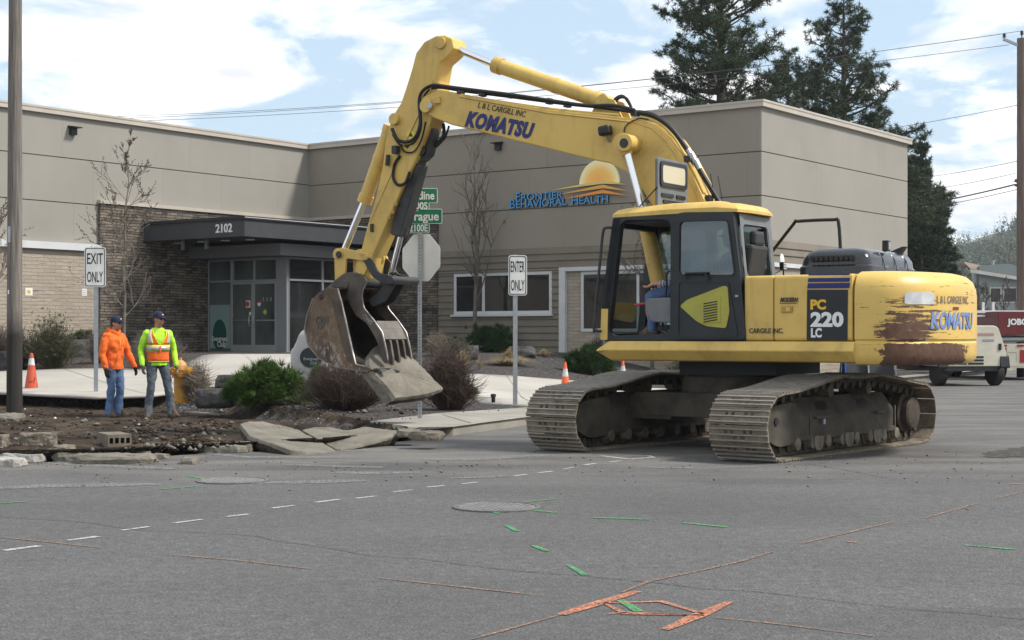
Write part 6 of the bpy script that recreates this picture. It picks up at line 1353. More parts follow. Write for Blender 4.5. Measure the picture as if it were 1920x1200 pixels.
class Twigs:
    def __init__(s): s.V = []; s.T = []; s.n = 0
    def seg(s, pts, rs, k=4):
        pts = np.asarray(pts, float); n = len(pts); d = np.gradient(pts, axis=0); d = unit(d); r = np.array([.31, .77, .55]); u = unit(np.cross(d, r)); w = np.cross(d, u); rs = np.asarray(rs, float)[:, None]
        rings = [pts + (u * math.cos(2 * math.pi * j / k) + w * math.sin(2 * math.pi * j / k)) * rs for j in range(k)]
        V = np.stack(rings, 1).reshape(-1, 3); q = np.array([(i * k + j, i * k + (j + 1) % k, (i + 1) * k + (j + 1) % k, (i + 1) * k + j) for i in range(n - 1) for j in range(k)], np.int32)
        s.V.append(V); s.T.append(q + s.n); s.n += len(V)
    def build(s, name, mat, parent=None): return mesh_np(name, np.concatenate(s.V), np.concatenate(s.T), mat, parent, smooth=True)
def conifer(name, base, h, z0, rfun, seed, label, group, mt='pine', nb=5, dz=.45, per=13, ln=.30, w=.036, tr=.26, droop=.1, open_=.5, lean=0):
    g = np.random.default_rng(seed); root = thing(name, label, 'tree', base, 0, group); tw = Twigs(); tw.seg([(0, 0, -1), (lean * .3, 0, h * .3), (lean * .6, .05, h * .65), (lean, 0, h)], [tr, tr * .85, tr * .5, .03], 8); TC = []; TD = []; br = Twigs(); z = z0
    while z < h - .15:
        t = (z - z0) / (h - z0); L0 = rfun(t)
        for k in range(int(g.integers(max(2, nb - 1), nb + 2))):
            L = L0 * g.uniform(.45, 1.18); a = g.uniform(0, 2 * math.pi); up = g.uniform(-.15, .35) + .45 * t - droop; zz = z + g.uniform(-.3, .3); dx, dy = math.cos(a), math.sin(a); n = 6
            s_ = np.linspace(0, 1, n)[:, None]; pts = np.array([lean * zz / h, 0, zz]) + np.concatenate([dx * L * s_, dy * L * s_, L * (up * s_ + (.22) * s_ ** 2.2)], 1) + g.normal(0, .05 * L, (n, 3)) * s_
            br.seg(pts, np.linspace(.055, .012, n) * (L / 2.5 + .3), 3); m = max(4, int(L * 11))
            for q in range(m):
                f = g.uniform(.28 if open_ < .6 else .15, 1) ** .8; i = min(n - 2, int(f * (n - 1))); p = pts[i] + (pts[i + 1] - pts[i]) * (f * (n - 1) - i); sl = L * .30 * (1.1 - f) + .12; sd = unit(np.array([dx * .7 + g.normal(0, .7), dy * .7 + g.normal(0, .7), .25 + g.normal(0, .35)])); e = p + sd * sl * g.uniform(.5, 1.3)
                if g.random() < .5: br.seg([p, (p + e) / 2, e], [.014, .011, .007], 3)
                TC.append(e); TD.append(sd * .7 + np.array([0, 0, .3])); 
                if g.random() < .5: TC.append((p + e) / 2); TD.append(sd)
            TC.append(pts[-1]); TD.append(unit(pts[-1] - pts[-2]))
        z += dz * g.uniform(.7, 1.3)
    TC.append(np.array([lean, 0, h])); TD.append(np.array([0, 0, 1.])); tw.build('trunk', M['bark'], root); br.build('limb', M['bark'], root)
    V, T = needles(np.array(TC), np.array(TD), per, ln, w, g); mesh_np('crown', V, T, M[mt], root); return root
BG = .6
def bpos(px, Y, z=.6): return Vector(((px - 960) / F * Y, Y, z))
def topz(py, Y): return H0 - (py - HZ) / F * Y
Y1 = 72; conifer('pine_tree', bpos(1352, Y1), topz(-190, Y1) - BG, 5.5, lambda t: 4.1 * (1 - t) ** .6 + .3, 1, 'tall open crowned pine behind the building, left and biggest of the tall ones', 'tall pines behind the building', nb=5, dz=.36, per=13, tr=.36)
Y2 = 78; conifer('pine_tree', bpos(1582, Y2), topz(-2, Y2) - BG, 5.0, lambda t: 5.0 * (1 - t) ** .9 + .25, 2, 'tall pine behind the building with a pointed top, right of the taller pine', 'tall pines behind the building', nb=5, dz=.36, per=14, tr=.33)
Y3 = 82; conifer('pine_tree', bpos(1478, Y3), topz(100, Y3) - BG, 5.0, lambda t: 2.7 * (1 - t) ** .6 + .3, 3, 'dense dark pine wedged between two taller pines behind the building', 'tall pines behind the building', nb=5, dz=.36, per=14, tr=.3)
Y4 = 86
for px, py, r_, sd, lb in ((1726, 262, 2.0, 4, 'dark fir at the right end of the building, tallest of the small firs'), (1762, 345, 1.5, 5, 'small dark fir beside the bare brush, right of a taller fir'), (1706, 300, 1.6, 6, 'dark fir hard against the right end of the building')):
    conifer('fir_tree', bpos(px, Y4 + sd, .3), topz(py, Y4 + sd) - .3, .4, lambda t, r_=r_: r_ * (1 - t) ** .8 + .15, sd, lb, 'small firs beyond the building', 'pine2', 6, .28, 14, .30, .05, .2, .25, .9)
def bare_tree(base, h, label, seed, spread=.5, r0=.06, mt='barkg', upright=.6, first=.25, name='bare_tree', group='bare young trees by the building', depth=4, buds=True, nl=13):
    g = np.random.default_rng(seed); root = thing(name, label, 'tree', base, 0, group); tk = Twigs(); br = Twigs(); BC = []
    tp = [np.array([0, 0, -.1])] + [np.array([g.normal(0, .02 * h * t), g.normal(0, .02 * h * t), h * t]) for t in np.linspace(.15, 1, 7)]; tk.seg(tp, np.linspace(r0, .008, len(tp)), 7)
    def grow(p, d, L, r, lv):
        n = 5; pts = [p]; q = p.copy(); dd = d.copy()
        for i in range(n - 1): dd = unit(dd + g.normal(0, .13, 3) + np.array([0, 0, .09])); q = q + dd * L / (n - 1); pts.append(q)
        br.seg(pts, np.linspace(r, max(.004, r * .4), n), 3 if lv > 1 else 4)
        if lv >= depth:
            if buds: BC.extend(pts[1:])
            return
        for k in range(int(g.integers(3, 6))):
            i = int(g.integers(1, n)); nd = unit(unit(pts[i] - pts[i - 1]) + g.normal(0, .48, 3) + np.array([0, 0, .1])); grow(pts[i], nd, L * g.uniform(.4, .72), max(.004, r * .6), lv + 1)
    for k in range(nl):
        t = first + (1 - first) * (k + g.random()) / nl; i = min(len(tp) - 2, int(t * (len(tp) - 1))); p = tp[i] + (tp[i + 1] - tp[i]) * (t * (len(tp) - 1) - i); a = k * 2.4 + g.uniform(-.4, .4)
        grow(p, unit(np.array([math.cos(a) * (1 - upright * .6), math.sin(a) * (1 - upright * .6), upright + .3 * g.random()])), spread * h * (1.05 - t * .75) * g.uniform(.7, 1.1), r0 * .42 * (1.1 - t * .7), 2)
    tk.build('trunk', M[mt], root); br.build('limb', M[mt], root)
    if buds and BC:
        V, T = needles(np.array(BC), np.tile(np.array([[0, 0, 1.]]), (len(BC), 1)), 2, .055, .03, g); mesh_np('bud', V, T, M['bud'], root)['kind'] = 'stuff'
    return root
p = hit(232, 668); bare_tree(p, (668 - 292) * p.y / F, 'bare young tree in front of the ledge stone wall, behind the two workers', 11, .32, .05, upright=.55, first=.18, nl=17)
p = hit(890, 652); bare_tree(p, (652 - 258) * p.y / F, 'slender upright bare tree in front of the strip window left of the enter sign', 12, .30, .075, 'twig', .85, .2, nl=18, buds=False)
p = hit(1222, 668); bare_tree(p, 4.9, 'bare tree seen through the open cab and beside its front post', 13, .34, .06, 'twig', .6, .2, nl=14, buds=True)
p = hit(-26, 690); bare_tree(p, 4.2, 'bare tree whose twigs reach in at the left edge of the frame', 14, .34, .05, 'barkg', .45, .35, nl=10)
def twig_shrub(px, py, wpx, hpx, label, seed, mt='twigr', n=260, lean=.8, thick=.008, leaves=None, group='twiggy leafless shrubs', nleaf=0, dep=.8, name='bare_shrub'):
    p = hit(px, py); s = p.y / F; w, h = wpx * s / 2, hpx * s; g = np.random.default_rng(seed); r = thing(name, label, 'shrub', p, 0, group); tw = Twigs(); C = []
    for k in range(n):
        a = g.uniform(0, 6.283); lo = 1 + .22 * math.sin(2 * a + seed) + .16 * math.sin(3 * a + 2.1 * seed) + .10 * math.sin(7 * a); q = math.sqrt(g.random()) * lo * g.uniform(.7, 1.1) * (1.28 if g.random() < .12 else 1); bx = np.array([math.cos(a) * w * .35 * q, math.sin(a) * w * dep * .35 * q, 0]); tx = np.array([math.cos(a) * w * q * g.uniform(.75, 1.05), math.sin(a) * w * dep * q, h * (1 - .45 * q * q) * g.uniform(.42, 1.12)])
        m = (bx + tx) / 2 + np.array([math.cos(a) * w * .12 * lean, math.sin(a) * w * .12 * lean, h * .08]) + g.normal(0, .05 * h, 3); tw.seg([bx, m, tx], [thick, thick * .7, thick * .35], 3)
        for j in range(4):
            t = g.uniform(.4, 1); o = bx * (1 - t) + tx * t; e = o + np.array([g.normal(0, .12), g.normal(0, .12), g.uniform(.02, .16)]) * (h / .7); tw.seg([o, (o + e) / 2 + g.normal(0, .01, 3), e], [thick * .5, thick * .4, thick * .22], 3); C.append(e); C.append((o + e) / 2)
    tw.build('stem', M[mt], r)
    if leaves:
        C = np.array(C); idx = g.integers(0, len(C), nleaf); V, T = needles(C[idx], np.tile(np.array([[0, 0, .6]]), (nleaf, 1)), 5, .07, .016, g); mesh_np('foliage', V, T, M[leaves], r)
    return r
twig_shrub(645, 767, 170, 92, 'wide dark red twiggy shrub under the bucket, right of the green pine shrub', 21, n=900, thick=.006); twig_shrub(842, 768, 110, 110, 'dark red twiggy shrub beside the stop sign post, under the lifted slab', 22, n=560); twig_shrub(770, 745, 90, 80, 'dim red twiggy shrub behind the stop sign post', 27, n=360)
twig_shrub(366, 752, 76, 76, 'tan twiggy shrub between the fire hydrant and the green pine shrub', 23, 'twigt', n=300); twig_shrub(50, 690, 80, 70, 'red twiggy shrub directly behind the utility pole', 24, n=260, leaves='olive', nleaf=150); twig_shrub(8, 688, 60, 74, 'red twiggy shrub at the left edge below the brick wall', 29, n=220)
twig_shrub(98, 690, 90, 92, 'olive green loose shrub right of the utility pole by the brick wall', 25, 'olive', n=320, leaves='olive', nleaf=1300, thick=.006); twig_shrub(290, 690, 150, 70, 'low brown twiggy shrub along the ledge stone behind the workers', 26, 'twig', n=320, thick=.006); twig_shrub(185, 680, 60, 70, 'pale brown twiggy shrub by the exit sign post at the wall', 28, 'twig', n=160, thick=.006)
twig_shrub(850, 676, 96, 40, 'low brown tangled shrub left of the slender bare tree', 30, 'twig', n=260, leaves='olive', nleaf=300); twig_shrub(820, 668, 60, 46, 'greyish brown shrub against the stone right of the stop sign', 31, 'twigt', n=160); twig_shrub(1290, 706, 110, 34, 'low olive shrub on the gravel below the cab', 32, 'olive', n=220, leaves='olive', nleaf=500)
twig_shrub(1120, 660, 46, 44, 'small pinkish brown shrub against the brick by the white portal', 33, 'twigr', n=120)
def mugo(px, py, wpx, hpx, label, seed, mt='mugo', n=420, name='pine_shrub', spike=0):
    p = hit(px, py); s = p.y / F; w, h = wpx * s / 2, hpx * s; g = np.random.default_rng(seed); r = thing(name, label, 'shrub', p, 0, 'green pine shrubs'); tw = Twigs(); C = []; D = []
    lob = unit(g.normal(0, 1, (16, 3)) + np.array([0, 0, .5])); 
    LD = unit(np.abs(g.normal(0, 1, (46, 3))) * np.array([1, 1, 1.])); LD[:, :2] *= np.where(g.random((46, 2)) < .5, -1, 1); LC = LD * np.array([w, w * .8, h * .95]) * g.uniform(.72, 1.04, (46, 1))
    for k in range(n):
        d = unit(g.normal(0, 1, 3)); d[2] = abs(d[2]); lump = .80 + .30 * sstep(.72, .97, float(np.max(lob @ d))); q = g.uniform(.55, 1.0) ** .5 * lump; c = np.array([d[0] * w * q, d[1] * w * .8 * q, d[2] * h * q * .92 + .03]); lc = LC[int(g.integers(0, len(LC)))]; c = c if g.random() < .3 else lc + g.normal(0, .055, 3) * (w / .7); C.append(c); D.append(unit(np.array([d[0], d[1], d[2] + .55])))
        if k % 3 == 0: tw.seg([(0, 0, 0), c * .5 + np.array([0, 0, .02]), c], [.014, .010, .006], 3)
    for k in range(spike): C.append(np.array([g.normal(0, w * .4), 0, h * g.uniform(.9, 1.15)])); D.append(np.array([0, 0, 1.]))
    tw.build('stem', M['bark'], r); V, T = needles(np.array(C), np.array(D), 46, .17, .013, g, .55); mesh_np('foliage', V, T, M[mt], r); return r
mugo(500, 758, 142, 72, 'bright green mounded pine shrub in front of the stone sign, left of the bucket', 41, n=620); mugo(1104, 700, 84, 48, 'dark green round pine shrub behind the far track below the cab front', 42, 'mugo2', 420); mugo(922, 656, 96, 42, 'dark green spreading pine shrub under the strip window', 43, 'mugo2', 420, spike=20)
mugo(155, 652, 60, 34, 'small dark green shrub by the brick wall left of the exit sign', 44, 'mugo2', 220, spike=14); mugo(852, 650, 36, 22, 'tiny green shrub at the foot of the stone near the strip window', 45, 'mugo2', 110); mugo(604, 735, 44, 40, 'small green shrub right of the stone sign under the bucket', 46, n=160); mugo(884, 746, 14, 12, 'tiny bright green tuft at the driveway edge by the red shrub', 47, n=30)
def grass_clump(px, py, wpx, hpx, label, seed, n=260, droop=.5):
    p = hit(px, py); s = p.y / F; w, h = wpx * s / 2, hpx * s; g = np.random.default_rng(seed); V = []; T = []; k = 0
    for i in range(n):
        a = g.uniform(0, 6.283); q = g.random() ** .7; b = np.array([g.normal(0, w * .12), g.normal(0, w * .12), 0]); L = g.uniform(.6, 1.1); t = np.array([math.cos(a) * w * q, math.sin(a) * w * q, h * L * (1 - droop * q)]); m = b * .4 + t * .6 + np.array([0, 0, h * .25 * droop]); pw = np.array([-math.sin(a), math.cos(a), 0]) * .006
        V += [b - pw, b + pw, m + pw * .8, m - pw * .8, t, t + pw * .1]; T += [(k, k + 1, k + 2, k + 3), (k + 3, k + 2, k + 5, k + 4)]; k += 6
    return tag(mesh_np('dry_grass', V, T, M['straw'], loc=p), label, 'grass clump', 'dry grass clumps')
grass_clump(868, 700, 46, 50, 'tall pale straw grass clump right of the stop sign', 51, 200, .2); grass_clump(955, 684, 120, 34, 'wide mound of fallen dry straw grass behind the enter sign', 52, 900, .9); grass_clump(1020, 668, 60, 18, 'small patch of dry straw by the white portal frame', 53, 200, .8); grass_clump(900, 694, 20, 30, 'thin straw grass clump at the gravel edge, behind the enter sign', 54, 40, .3)
# ================================================================ people
M['skin'] = mat('skin', (.46, .235, .165), .55, col2=(.40, .19, .13), scale=7); M['cap'] = mat('navy_cap', (.012, .016, .045), .8); M['hivis'] = mat('hivis_lime_cloth', (.44, .84, .045), .85, col2=(.36, .74, .035), scale=5, bump=.5, bscale=9, bdist=.03); M['vest'] = mat('orange_vest', (.78, .145, .02), .8, col2=(.66, .11, .015), scale=6, bump=.4, bscale=9, bdist=.02)
M['hoodie'] = mat('orange_hoodie', (.80, .155, .022), .9, col2=(.70, .12, .016), scale=5, bump=.6, bscale=8, bdist=.03); M['jean1'] = mat('blue_jeans', (.07, .13, .26), .9, col2=(.13, .20, .34), scale=5, bump=.6, bscale=10, bdist=.03); M['jean2'] = mat('worn_jeans', (.045, .065, .095), .9, col2=(.115, .13, .145), scale=4, bump=.6, bscale=10, bdist=.03)
M['glove'] = mat('black_glove', (.016, .016, .018), .8); M['gloveg'] = mat('dirty_work_glove', (.10, .085, .07), .9, col2=(.16, .14, .115), scale=12); M['silver'] = mat('reflective_tape', (.46, .47, .48), .35, .3); M['vedge'] = mat('vest_yellow_trim', (.70, .62, .03), .8); M['boot'] = mat('work_boot', (.045, .032, .024), .8, col2=(.14, .10, .07), scale=12); M['shade'] = mat('dark_lens', (.006, .006, .007), .15); M['hair'] = mat('short_brown_hair', (.05, .035, .025), .9); M['stripes'] = None
def ring(c, a, b, n=16, M3=None, pw=1.0):
    R = M3 if M3 is not None else Matrix.Identity(3); out = []
    for j in range(n):
        t = 2 * math.pi * j / n; x, y = math.cos(t), math.sin(t); x = math.copysign(abs(x) ** pw, x); y = math.copysign(abs(y) ** pw, y); out.append(R @ Vector((a * x, b * y, 0)) + Vector(c))
    return out
def limb(mb, pts, rs, n=12): mb.tube(catmull(pts, 4), np.interp(np.linspace(0, 1, (len(pts) - 1) * 4 + 1), np.linspace(0, 1, len(rs)), rs).tolist(), n); mb.ell(pts[0], rs[0], n, 7); mb.ell(pts[-1], rs[-1] * .98, n, 7)
def fused(mb, name, m, parent, vox=.014, sm=4, disp=0, ds=.15):
    o = mb.build(name, m, parent); r = o.modifiers.new('remesh', 'REMESH'); r.mode = 'VOXEL'; r.voxel_size = vox; r.use_smooth_shade = True
    if disp:
        t = bpy.data.textures.new('fold', 'CLOUDS'); t.noise_scale = ds; d = o.modifiers.new('fold', 'DISPLACE'); d.texture = t; d.strength = disp; d.mid_level = .5
    s = o.modifiers.new('smooth', 'SMOOTH'); s.iterations = sm; s.factor = .5; return o
def torso(mb, hip, chest, sh, ws, face, grow=0.0, zlow=None, n=20):
    "elliptical rings from hips to neck; face = Matrix3 turning +x to the facing direction"
    P = [(hip - Vector((0, 0, .06)), .115, .165), (hip + Vector((0, 0, .06)), .12, .165), (hip.lerp(chest, .4), .115, .155), (chest, .13, .185), (chest.lerp(sh, .6), .12, .195), (sh, .085, .15), (sh + Vector((0, 0, .06)), .06, .075)]
    if zlow is not None: P[0] = (Vector((P[0][0].x, P[0][0].y, zlow)), .13, .172)
    mb.loft([ring(c, a + grow, b * ws + grow, n, face, .88) for c, a, b in P])
def hand(mb, w, d, side, curl=.5, s=1.0):
    "palm, four unequal bent fingers and a thumb; w = wrist point, d = hand direction, side = thumb direction"
    d = d.normalized(); side = (side - d * side.dot(d)).normalized(); nrm = d.cross(side)
    R = Matrix((side, nrm, d)).transposed(); mb.ell(w + d * .05 * s, (.043 * s, .019 * s, .056 * s), 12, 7, R)
    for i, (o, L) in enumerate(((.030, .072), (.010, .082), (-.010, .076), (-.029, .058))):
        b = w + d * .088 * s + side * o * s; p1 = b + (d - nrm * curl * .35).normalized() * L * .45 * s; p2 = p1 + (d - nrm * curl * 1.0).normalized() * L * .32 * s; p3 = p2 + (d * .7 - nrm * curl * 1.5).normalized() * L * .26 * s; mb.tube([b - d * .02, b, p1, p2, p3], [.0105 * s, .0105 * s, .010 * s, .009 * s, .007 * s], 8)
    b = w + d * .035 * s + side * .036 * s; p1 = b + (d * .6 + side * .75 - nrm * .3).normalized() * .042 * s; p2 = p1 + (d * .95 + side * .15 - nrm * .35).normalized() * .035 * s; mb.tube([b - side * .01, b, p1, p2], [.013 * s, .013 * s, .011 * s, .008 * s], 8)
def head(root, body, c, face, cap=True, glasses=True):
    "adds head and neck to the body mesh builder; cap, glasses and hair become parts"
    R = face
    def q(x, y, z): return R @ Vector((x, y, z)) + c
    mb = body
    mb.ell(q(0, 0, .01), (.098, .078, .115), 18, 11, R); mb.ell(q(.028, 0, -.055), (.066, .060, .062), 16, 9, R); mb.ell(q(.045, 0, -.088), (.038, .038, .028), 12, 7, R)
    mb.tube([q(.092, 0, .018), q(.110, 0, -.018), q(.104, 0, -.026)], [.009, .0145, .010], 8); mb.ell(q(.088, 0, -.055), (.012, .024, .007), 10, 6, R); mb.ell(q(.088, 0, -.066), (.011, .020, .006), 10, 6, R); mb.ell(q(.080, 0, .034), (.02, .055, .010), 10, 6, R)
    for s_ in (1, -1): mb.ell(q(-.005, s_ * .079, .0), (.020, .010, .030), 10, 7, R); mb.ell(q(.075, s_ * .032, .012), (.014, .014, .011), 8, 6, R); mb.ell(q(.06, s_ * .04, -.03), (.03, .022, .028), 10, 6, R)
    h = MB(); h.ell(q(-.022, 0, .012), (.092, .081, .10), 16, 9, R); fz = fused(h, 'hair', M['hair'], root, .009, 2)
    if cap:
        k = MB(); rings = [[q(-.004 + .106 * a * math.cos(t), .089 * a * math.sin(t), z) for t in [2 * math.pi * j / 20 for j in range(20)]] for a, z in ((1.0, .036), (1.01, .07), (.93, .105), (.72, .134), (.4, .149), (.05, .153))]; k.loft(rings); cp = k.build('cap', M['cap'], root, smooth=50)
        b = MB(); st = []
        for z in (.036, .044):
            st.append([q(.075 + .115 * math.cos(t) * (1 - .25 * abs(math.sin(t))), .083 * math.sin(t), z - .012 * math.cos(t)) for t in [rad(-90 + 180 * j / 12) for j in range(13)]])
        b.loft(st); b.build('brim', M['cap'], cp)
        e = MB(); e.prism([(-.018, -.006), (.0, .012), (.02, .008), (.012, -.006), (.0, .0)], .0, .003, lambda a, bb, t: tuple(q(.098 - bb * .5 + t, a, .085 + bb * 1.2))); e.build('cap_mark', M['white'], cp)
    if glasses:
        g = MB()
        for s_ in (1, -1): g.ell(q(.093, s_ * .033, .014), (.007, .028, .018), 12, 7, R); g.tube([q(.088, s_ * .058, .02), q(.0, s_ * .085, .02)], .004, 5)
        g.tube([q(.099, -.008, .02), q(.099, .008, .02)], .004, 5); g.build('sunglasses', M['shade'], root, smooth=60)
def bootmb(mb, a, toe, up=.12):
    t = toe.normalized(); s_ = Vector((-t.y, t.x, 0)); R = Matrix((t, s_, Vector((0, 0, 1)))).transposed()
    def rg(x0, x1, w, z, r=.9): return [a + R @ Vector(((x0 + x1) / 2 + (x1 - x0) / 2 * math.cos(u), w * math.sin(u) * (1 - .12 * math.cos(u)), z)) for u in [2 * math.pi * j / 16 for j in range(16)]]
    mb.loft([rg(-.085, .19, .048, 0), rg(-.09, .20, .052, .015), rg(-.09, .20, .052, .03), rg(-.085, .185, .048, .05), rg(-.075, .13, .045, .085), rg(-.068, .075, .046, up + .02), rg(-.066, .07, .047, up + .07)])
def standing(label, px, py, yaw, H_, kind):
    "upright worker, built facing local +x; yaw turns him"
    p = gpos(px, py); r = thing('person', label, 'person', p, yaw); k = H_ / 1.80; V = lambda x, y, z: Vector((x * k, y * k, z * k))
    if kind == 'hoodie':
        hipL, hipR = V(-.01, .09, .90), V(-.01, -.09, .90); kL, kR = V(.05, .10, .49), V(.02, -.09, .49); aL, aR = V(.02, .10, .09), V(-.03, -.08, .09); hip, ch, sh = V(-.02, 0, .96), V(0, 0, 1.28), V(-.01, 0, 1.46)
        SL, SR = V(-.01, .20, 1.42), V(-.01, -.20, 1.42); eL, eR = V(.06, .29, 1.14), V(-.03, -.27, 1.13); wL, wR = V(.20, .30, .90), V(.05, -.27, .87); tL, tR = Vector((.95, .2, 0)), Vector((.97, -.15, 0)); hc = V(.05, 0, 1.655); hy = .12
    else:
        hipL, hipR = V(0, .10, .90), V(0, -.10, .90); kL, kR = V(.05, .17, .48), V(.03, -.13, .48); aL, aR = V(.03, .23, .09), V(.0, -.17, .09); hip, ch, sh = V(0, 0, .97), V(.01, 0, 1.29), V(0, 0, 1.47)
        SL, SR = V(0, .20, 1.43), V(0, -.20, 1.43); eL, eR = V(-.03, .285, 1.14), V(-.05, -.285, 1.15); wL, wR = V(.09, .29, .89), V(.06, -.28, .90); tL, tR = Vector((.85, .5, 0)), Vector((.9, -.35, 0)); hc = V(.04, 0, 1.665); hy = .55
    I3 = Matrix.Identity(3); body = MB()
    torso(body, hip, ch, sh, .92, I3, -.012); limb(body, [sh + Vector((0, 0, -.02)), sh + Vector((.02, 0, .06)), hc + Vector((-.01, 0, -.03))], [.07, .062, .058])
    for S, e, w in ((SL, eL, wL), (SR, eR, wR)): limb(body, [S, e, w], [.050, .040, .030])
    for h_, kn, a in ((hipL, kL, aL), (hipR, kR, aR)): limb(body, [h_, kn, a], [.075, .052, .038])
    hf = Matrix.Rotation(hy, 3, 'Z'); head(r, body, hc, hf); fused(body, 'body', M['skin'], r, .010, 3)
    J = MB(); J.ell(hip + Vector((0, 0, -.02)), (.128, .175, .115), 18, 9)
    for h_, kn, a in ((hipL, kL, aL), (hipR, kR, aR)):
        limb(J, [h_ + Vector((0, 0, .02)), h_.lerp(kn, .55) + Vector((.01, 0, 0)), kn, kn.lerp(a, .5) + Vector((-.015, 0, 0)), a + Vector((0, 0, -.035))], [.105, .092, .074, .072, .072, .078])
    fused(J, 'jeans', M['jean1' if kind == 'hoodie' else 'jean2'], r, .013, 2, .036, .09)
    for a, t in ((aL, tL), (aR, tR)):
        b = MB(); bootmb(b, Vector((a.x, a.y, 0)), t); b.build('boot', M['boot'], r, smooth=50)
    T = MB(); low = (.84 if kind == 'hoodie' else .88) * k; g_ = .022 if kind == 'hoodie' else .012
    torso(T, hip, ch, sh, 1.0, I3, g_, low)
    for S, e, w in ((SL, eL, wL), (SR, eR, wR)):
        limb(T, [S + Vector((0, -.02 if S.y > 0 else .02, .0)), S.lerp(e, .5), e, e.lerp(w, .5), w], [.082, .073, .064, .060, .052] if kind == 'hoodie' else [.074, .064, .055, .051, .045])
    if kind == 'hoodie':
        T.tube([sh + Vector((-.07, .0, .06)), sh + Vector((-.04, .085, .08)), sh + Vector((.05, .075, .05)), sh + Vector((.10, 0, .0)), sh + Vector((.05, -.075, .05)), sh + Vector((-.04, -.085, .08)), sh + Vector((-.07, 0, .06))], .048, 10); T.ell(sh + Vector((-.09, 0, .03)), (.07, .10, .09), 14, 8)
        top = fused(T, 'hoodie', M['hoodie'], r, .014, 2, .045, .10); pk = MB()
        pk.tube([hip + Vector((.155, -.10, .0)), hip + Vector((.16, -.055, .14))], .006, 6); pk.tube([hip + Vector((.155, .10, .0)), hip + Vector((.16, .055, .14))], .006, 6); pk.build('pocket_seam', mat('seam_orange', (.45, .07, .01), .9), top)
        ck = MB(); ck.tube([V(.16, -.03, 1.40), V(.175, -.03, 1.27)], .004, 5); ck.build('drawstring', M['vedge'], top)
    else:
        fused(T, 'shirt', M['hivis'], r, .014, 2, .034, .09); vz0, vz1 = 1.0 * k, 1.50 * k; hollow = []
        # vest: an open shell a little outside the shirt
        def vs(z, t, o):
            zz = [hip.z - .06, hip.z + .06, hip.z + (ch.z - hip.z) * .4, ch.z, ch.z + (sh.z - ch.z) * .6, sh.z, sh.z + .06]; aa = [.13, .132, .128, .142, .132, .10, .075]; bb = [.172, .175, .168, .195, .20, .165, .10]; a = np.interp(z, zz, aa) + .028 + o; b = np.interp(z, zz, bb) + .02 + o; x, y = math.cos(t), math.sin(t)
            return Vector((math.copysign(abs(x) ** .88, x) * a, math.copysign(abs(y) ** .88, y) * b, z))
        def patchv(name, m, f0, f1, z0, z1, o, par=None, nz=8, nt_=30):
            mb = MB(); g = []
            for i in range(nz + 1):
                z = z0 + (z1 - z0) * i / nz; a, b = f0(i / nz), f1(i / nz); g.append([vs(z, a + (b - a) * j / nt_, o) for j in range(nt_ + 1)])
            vv = [p_ for row in g for p_ in row]; w_ = nt_ + 1; mb.add(vv, [(i * w_ + j, i * w_ + j + 1, (i + 1) * w_ + j + 1, (i + 1) * w_ + j) for i in range(nz) for j in range(nt_)]); o_ = mb.build(name, m, par or r, smooth=60); sd = o_.modifiers.new('thick', 'SOLIDIFY'); sd.thickness = .006; return o_
        full = lambda t: -math.pi; full2 = lambda t: math.pi
        ve = patchv('vest', M['vest'], lambda t: -math.pi, lambda t: math.pi, .95 * k, 1.235 * k, .0, None, 6, 48)
        for s_ in (1, -1):
            def fa(t, s_=s_): return s_ * (.05 + .62 * t)
            def fb(t, s_=s_): return s_ * (1.35 - .12 * t)
            patchv('vest_front', M['vest'], (fa if s_ > 0 else fb), (fb if s_ > 0 else fa), 1.236 * k, 1.49 * k, .0, ve, 8, 14)
            patchv('vest_trim', M['vedge'], (lambda t, s_=s_: s_ * (.03 + .60 * t)), (lambda t, s_=s_: s_ * (.13 + .62 * t)), 1.236 * k, 1.49 * k, .003, ve, 8, 3)
            patchv('vest_trim', M['vedge'], (lambda t, s_=s_: s_ * (.52 + .30 * t)), (lambda t, s_=s_: s_ * (1.14 + .02 * t)), 1.25 * k, 1.50 * k, .003, ve, 8, 5); patchv('reflective_tape', M['silver'], (lambda t, s_=s_: s_ * (.60 + .28 * t)), (lambda t, s_=s_: s_ * (1.04 + .04 * t)), 1.25 * k, 1.50 * k, .008, ve, 8, 5)
        patchv('vest_back', M['vest'], lambda t: math.pi * .62, lambda t: math.pi * 1.38, 1.236 * k, 1.49 * k, .0, ve, 8, 14)
        patchv('vest_trim', M['vedge'], full, full2, 1.12 * k, 1.235 * k, .004, ve, 3, 40); patchv('reflective_tape', M['silver'], full, full2, 1.142 * k, 1.205 * k, .009, ve, 3, 40); patchv('vest_hem', M['vedge'], full, full2, .945 * k, .957 * k, .004, ve, 1, 40)
        z_ = MB(); z_.box(vs(1.17 * k, 0, .014), (.008, .022, .10)); z_.build('zip_tab', mat('pink_tab', (.75, .16, .12), .7), ve)
    for w, e, s_ in ((wL, eL, 1), (wR, eR, -1)):
        G = MB(); d = ((w - e).normalized() + Vector((.12, 0, -.7))).normalized(); hand(G, w + d * .01, d, Vector((.95, -.2 * s_, 0)), .55 * -s_, 1.08); G.tube([w - (w - e).normalized() * .04, w + d * .04], [.040, .036], 12); fused(G, 'glove', M['glove' if kind == 'hoodie' else 'gloveg'], r, .0065, 2)
    return r
standing('worker in an orange hooded sweatshirt, navy cap, blue jeans and black gloves', 214, 781, rad(-28), 1.80, 'hoodie')
standing('worker in a lime shirt and orange reflective vest, navy cap, dirty jeans and work gloves', 296, 782, rad(-62), 1.86, 'vest')
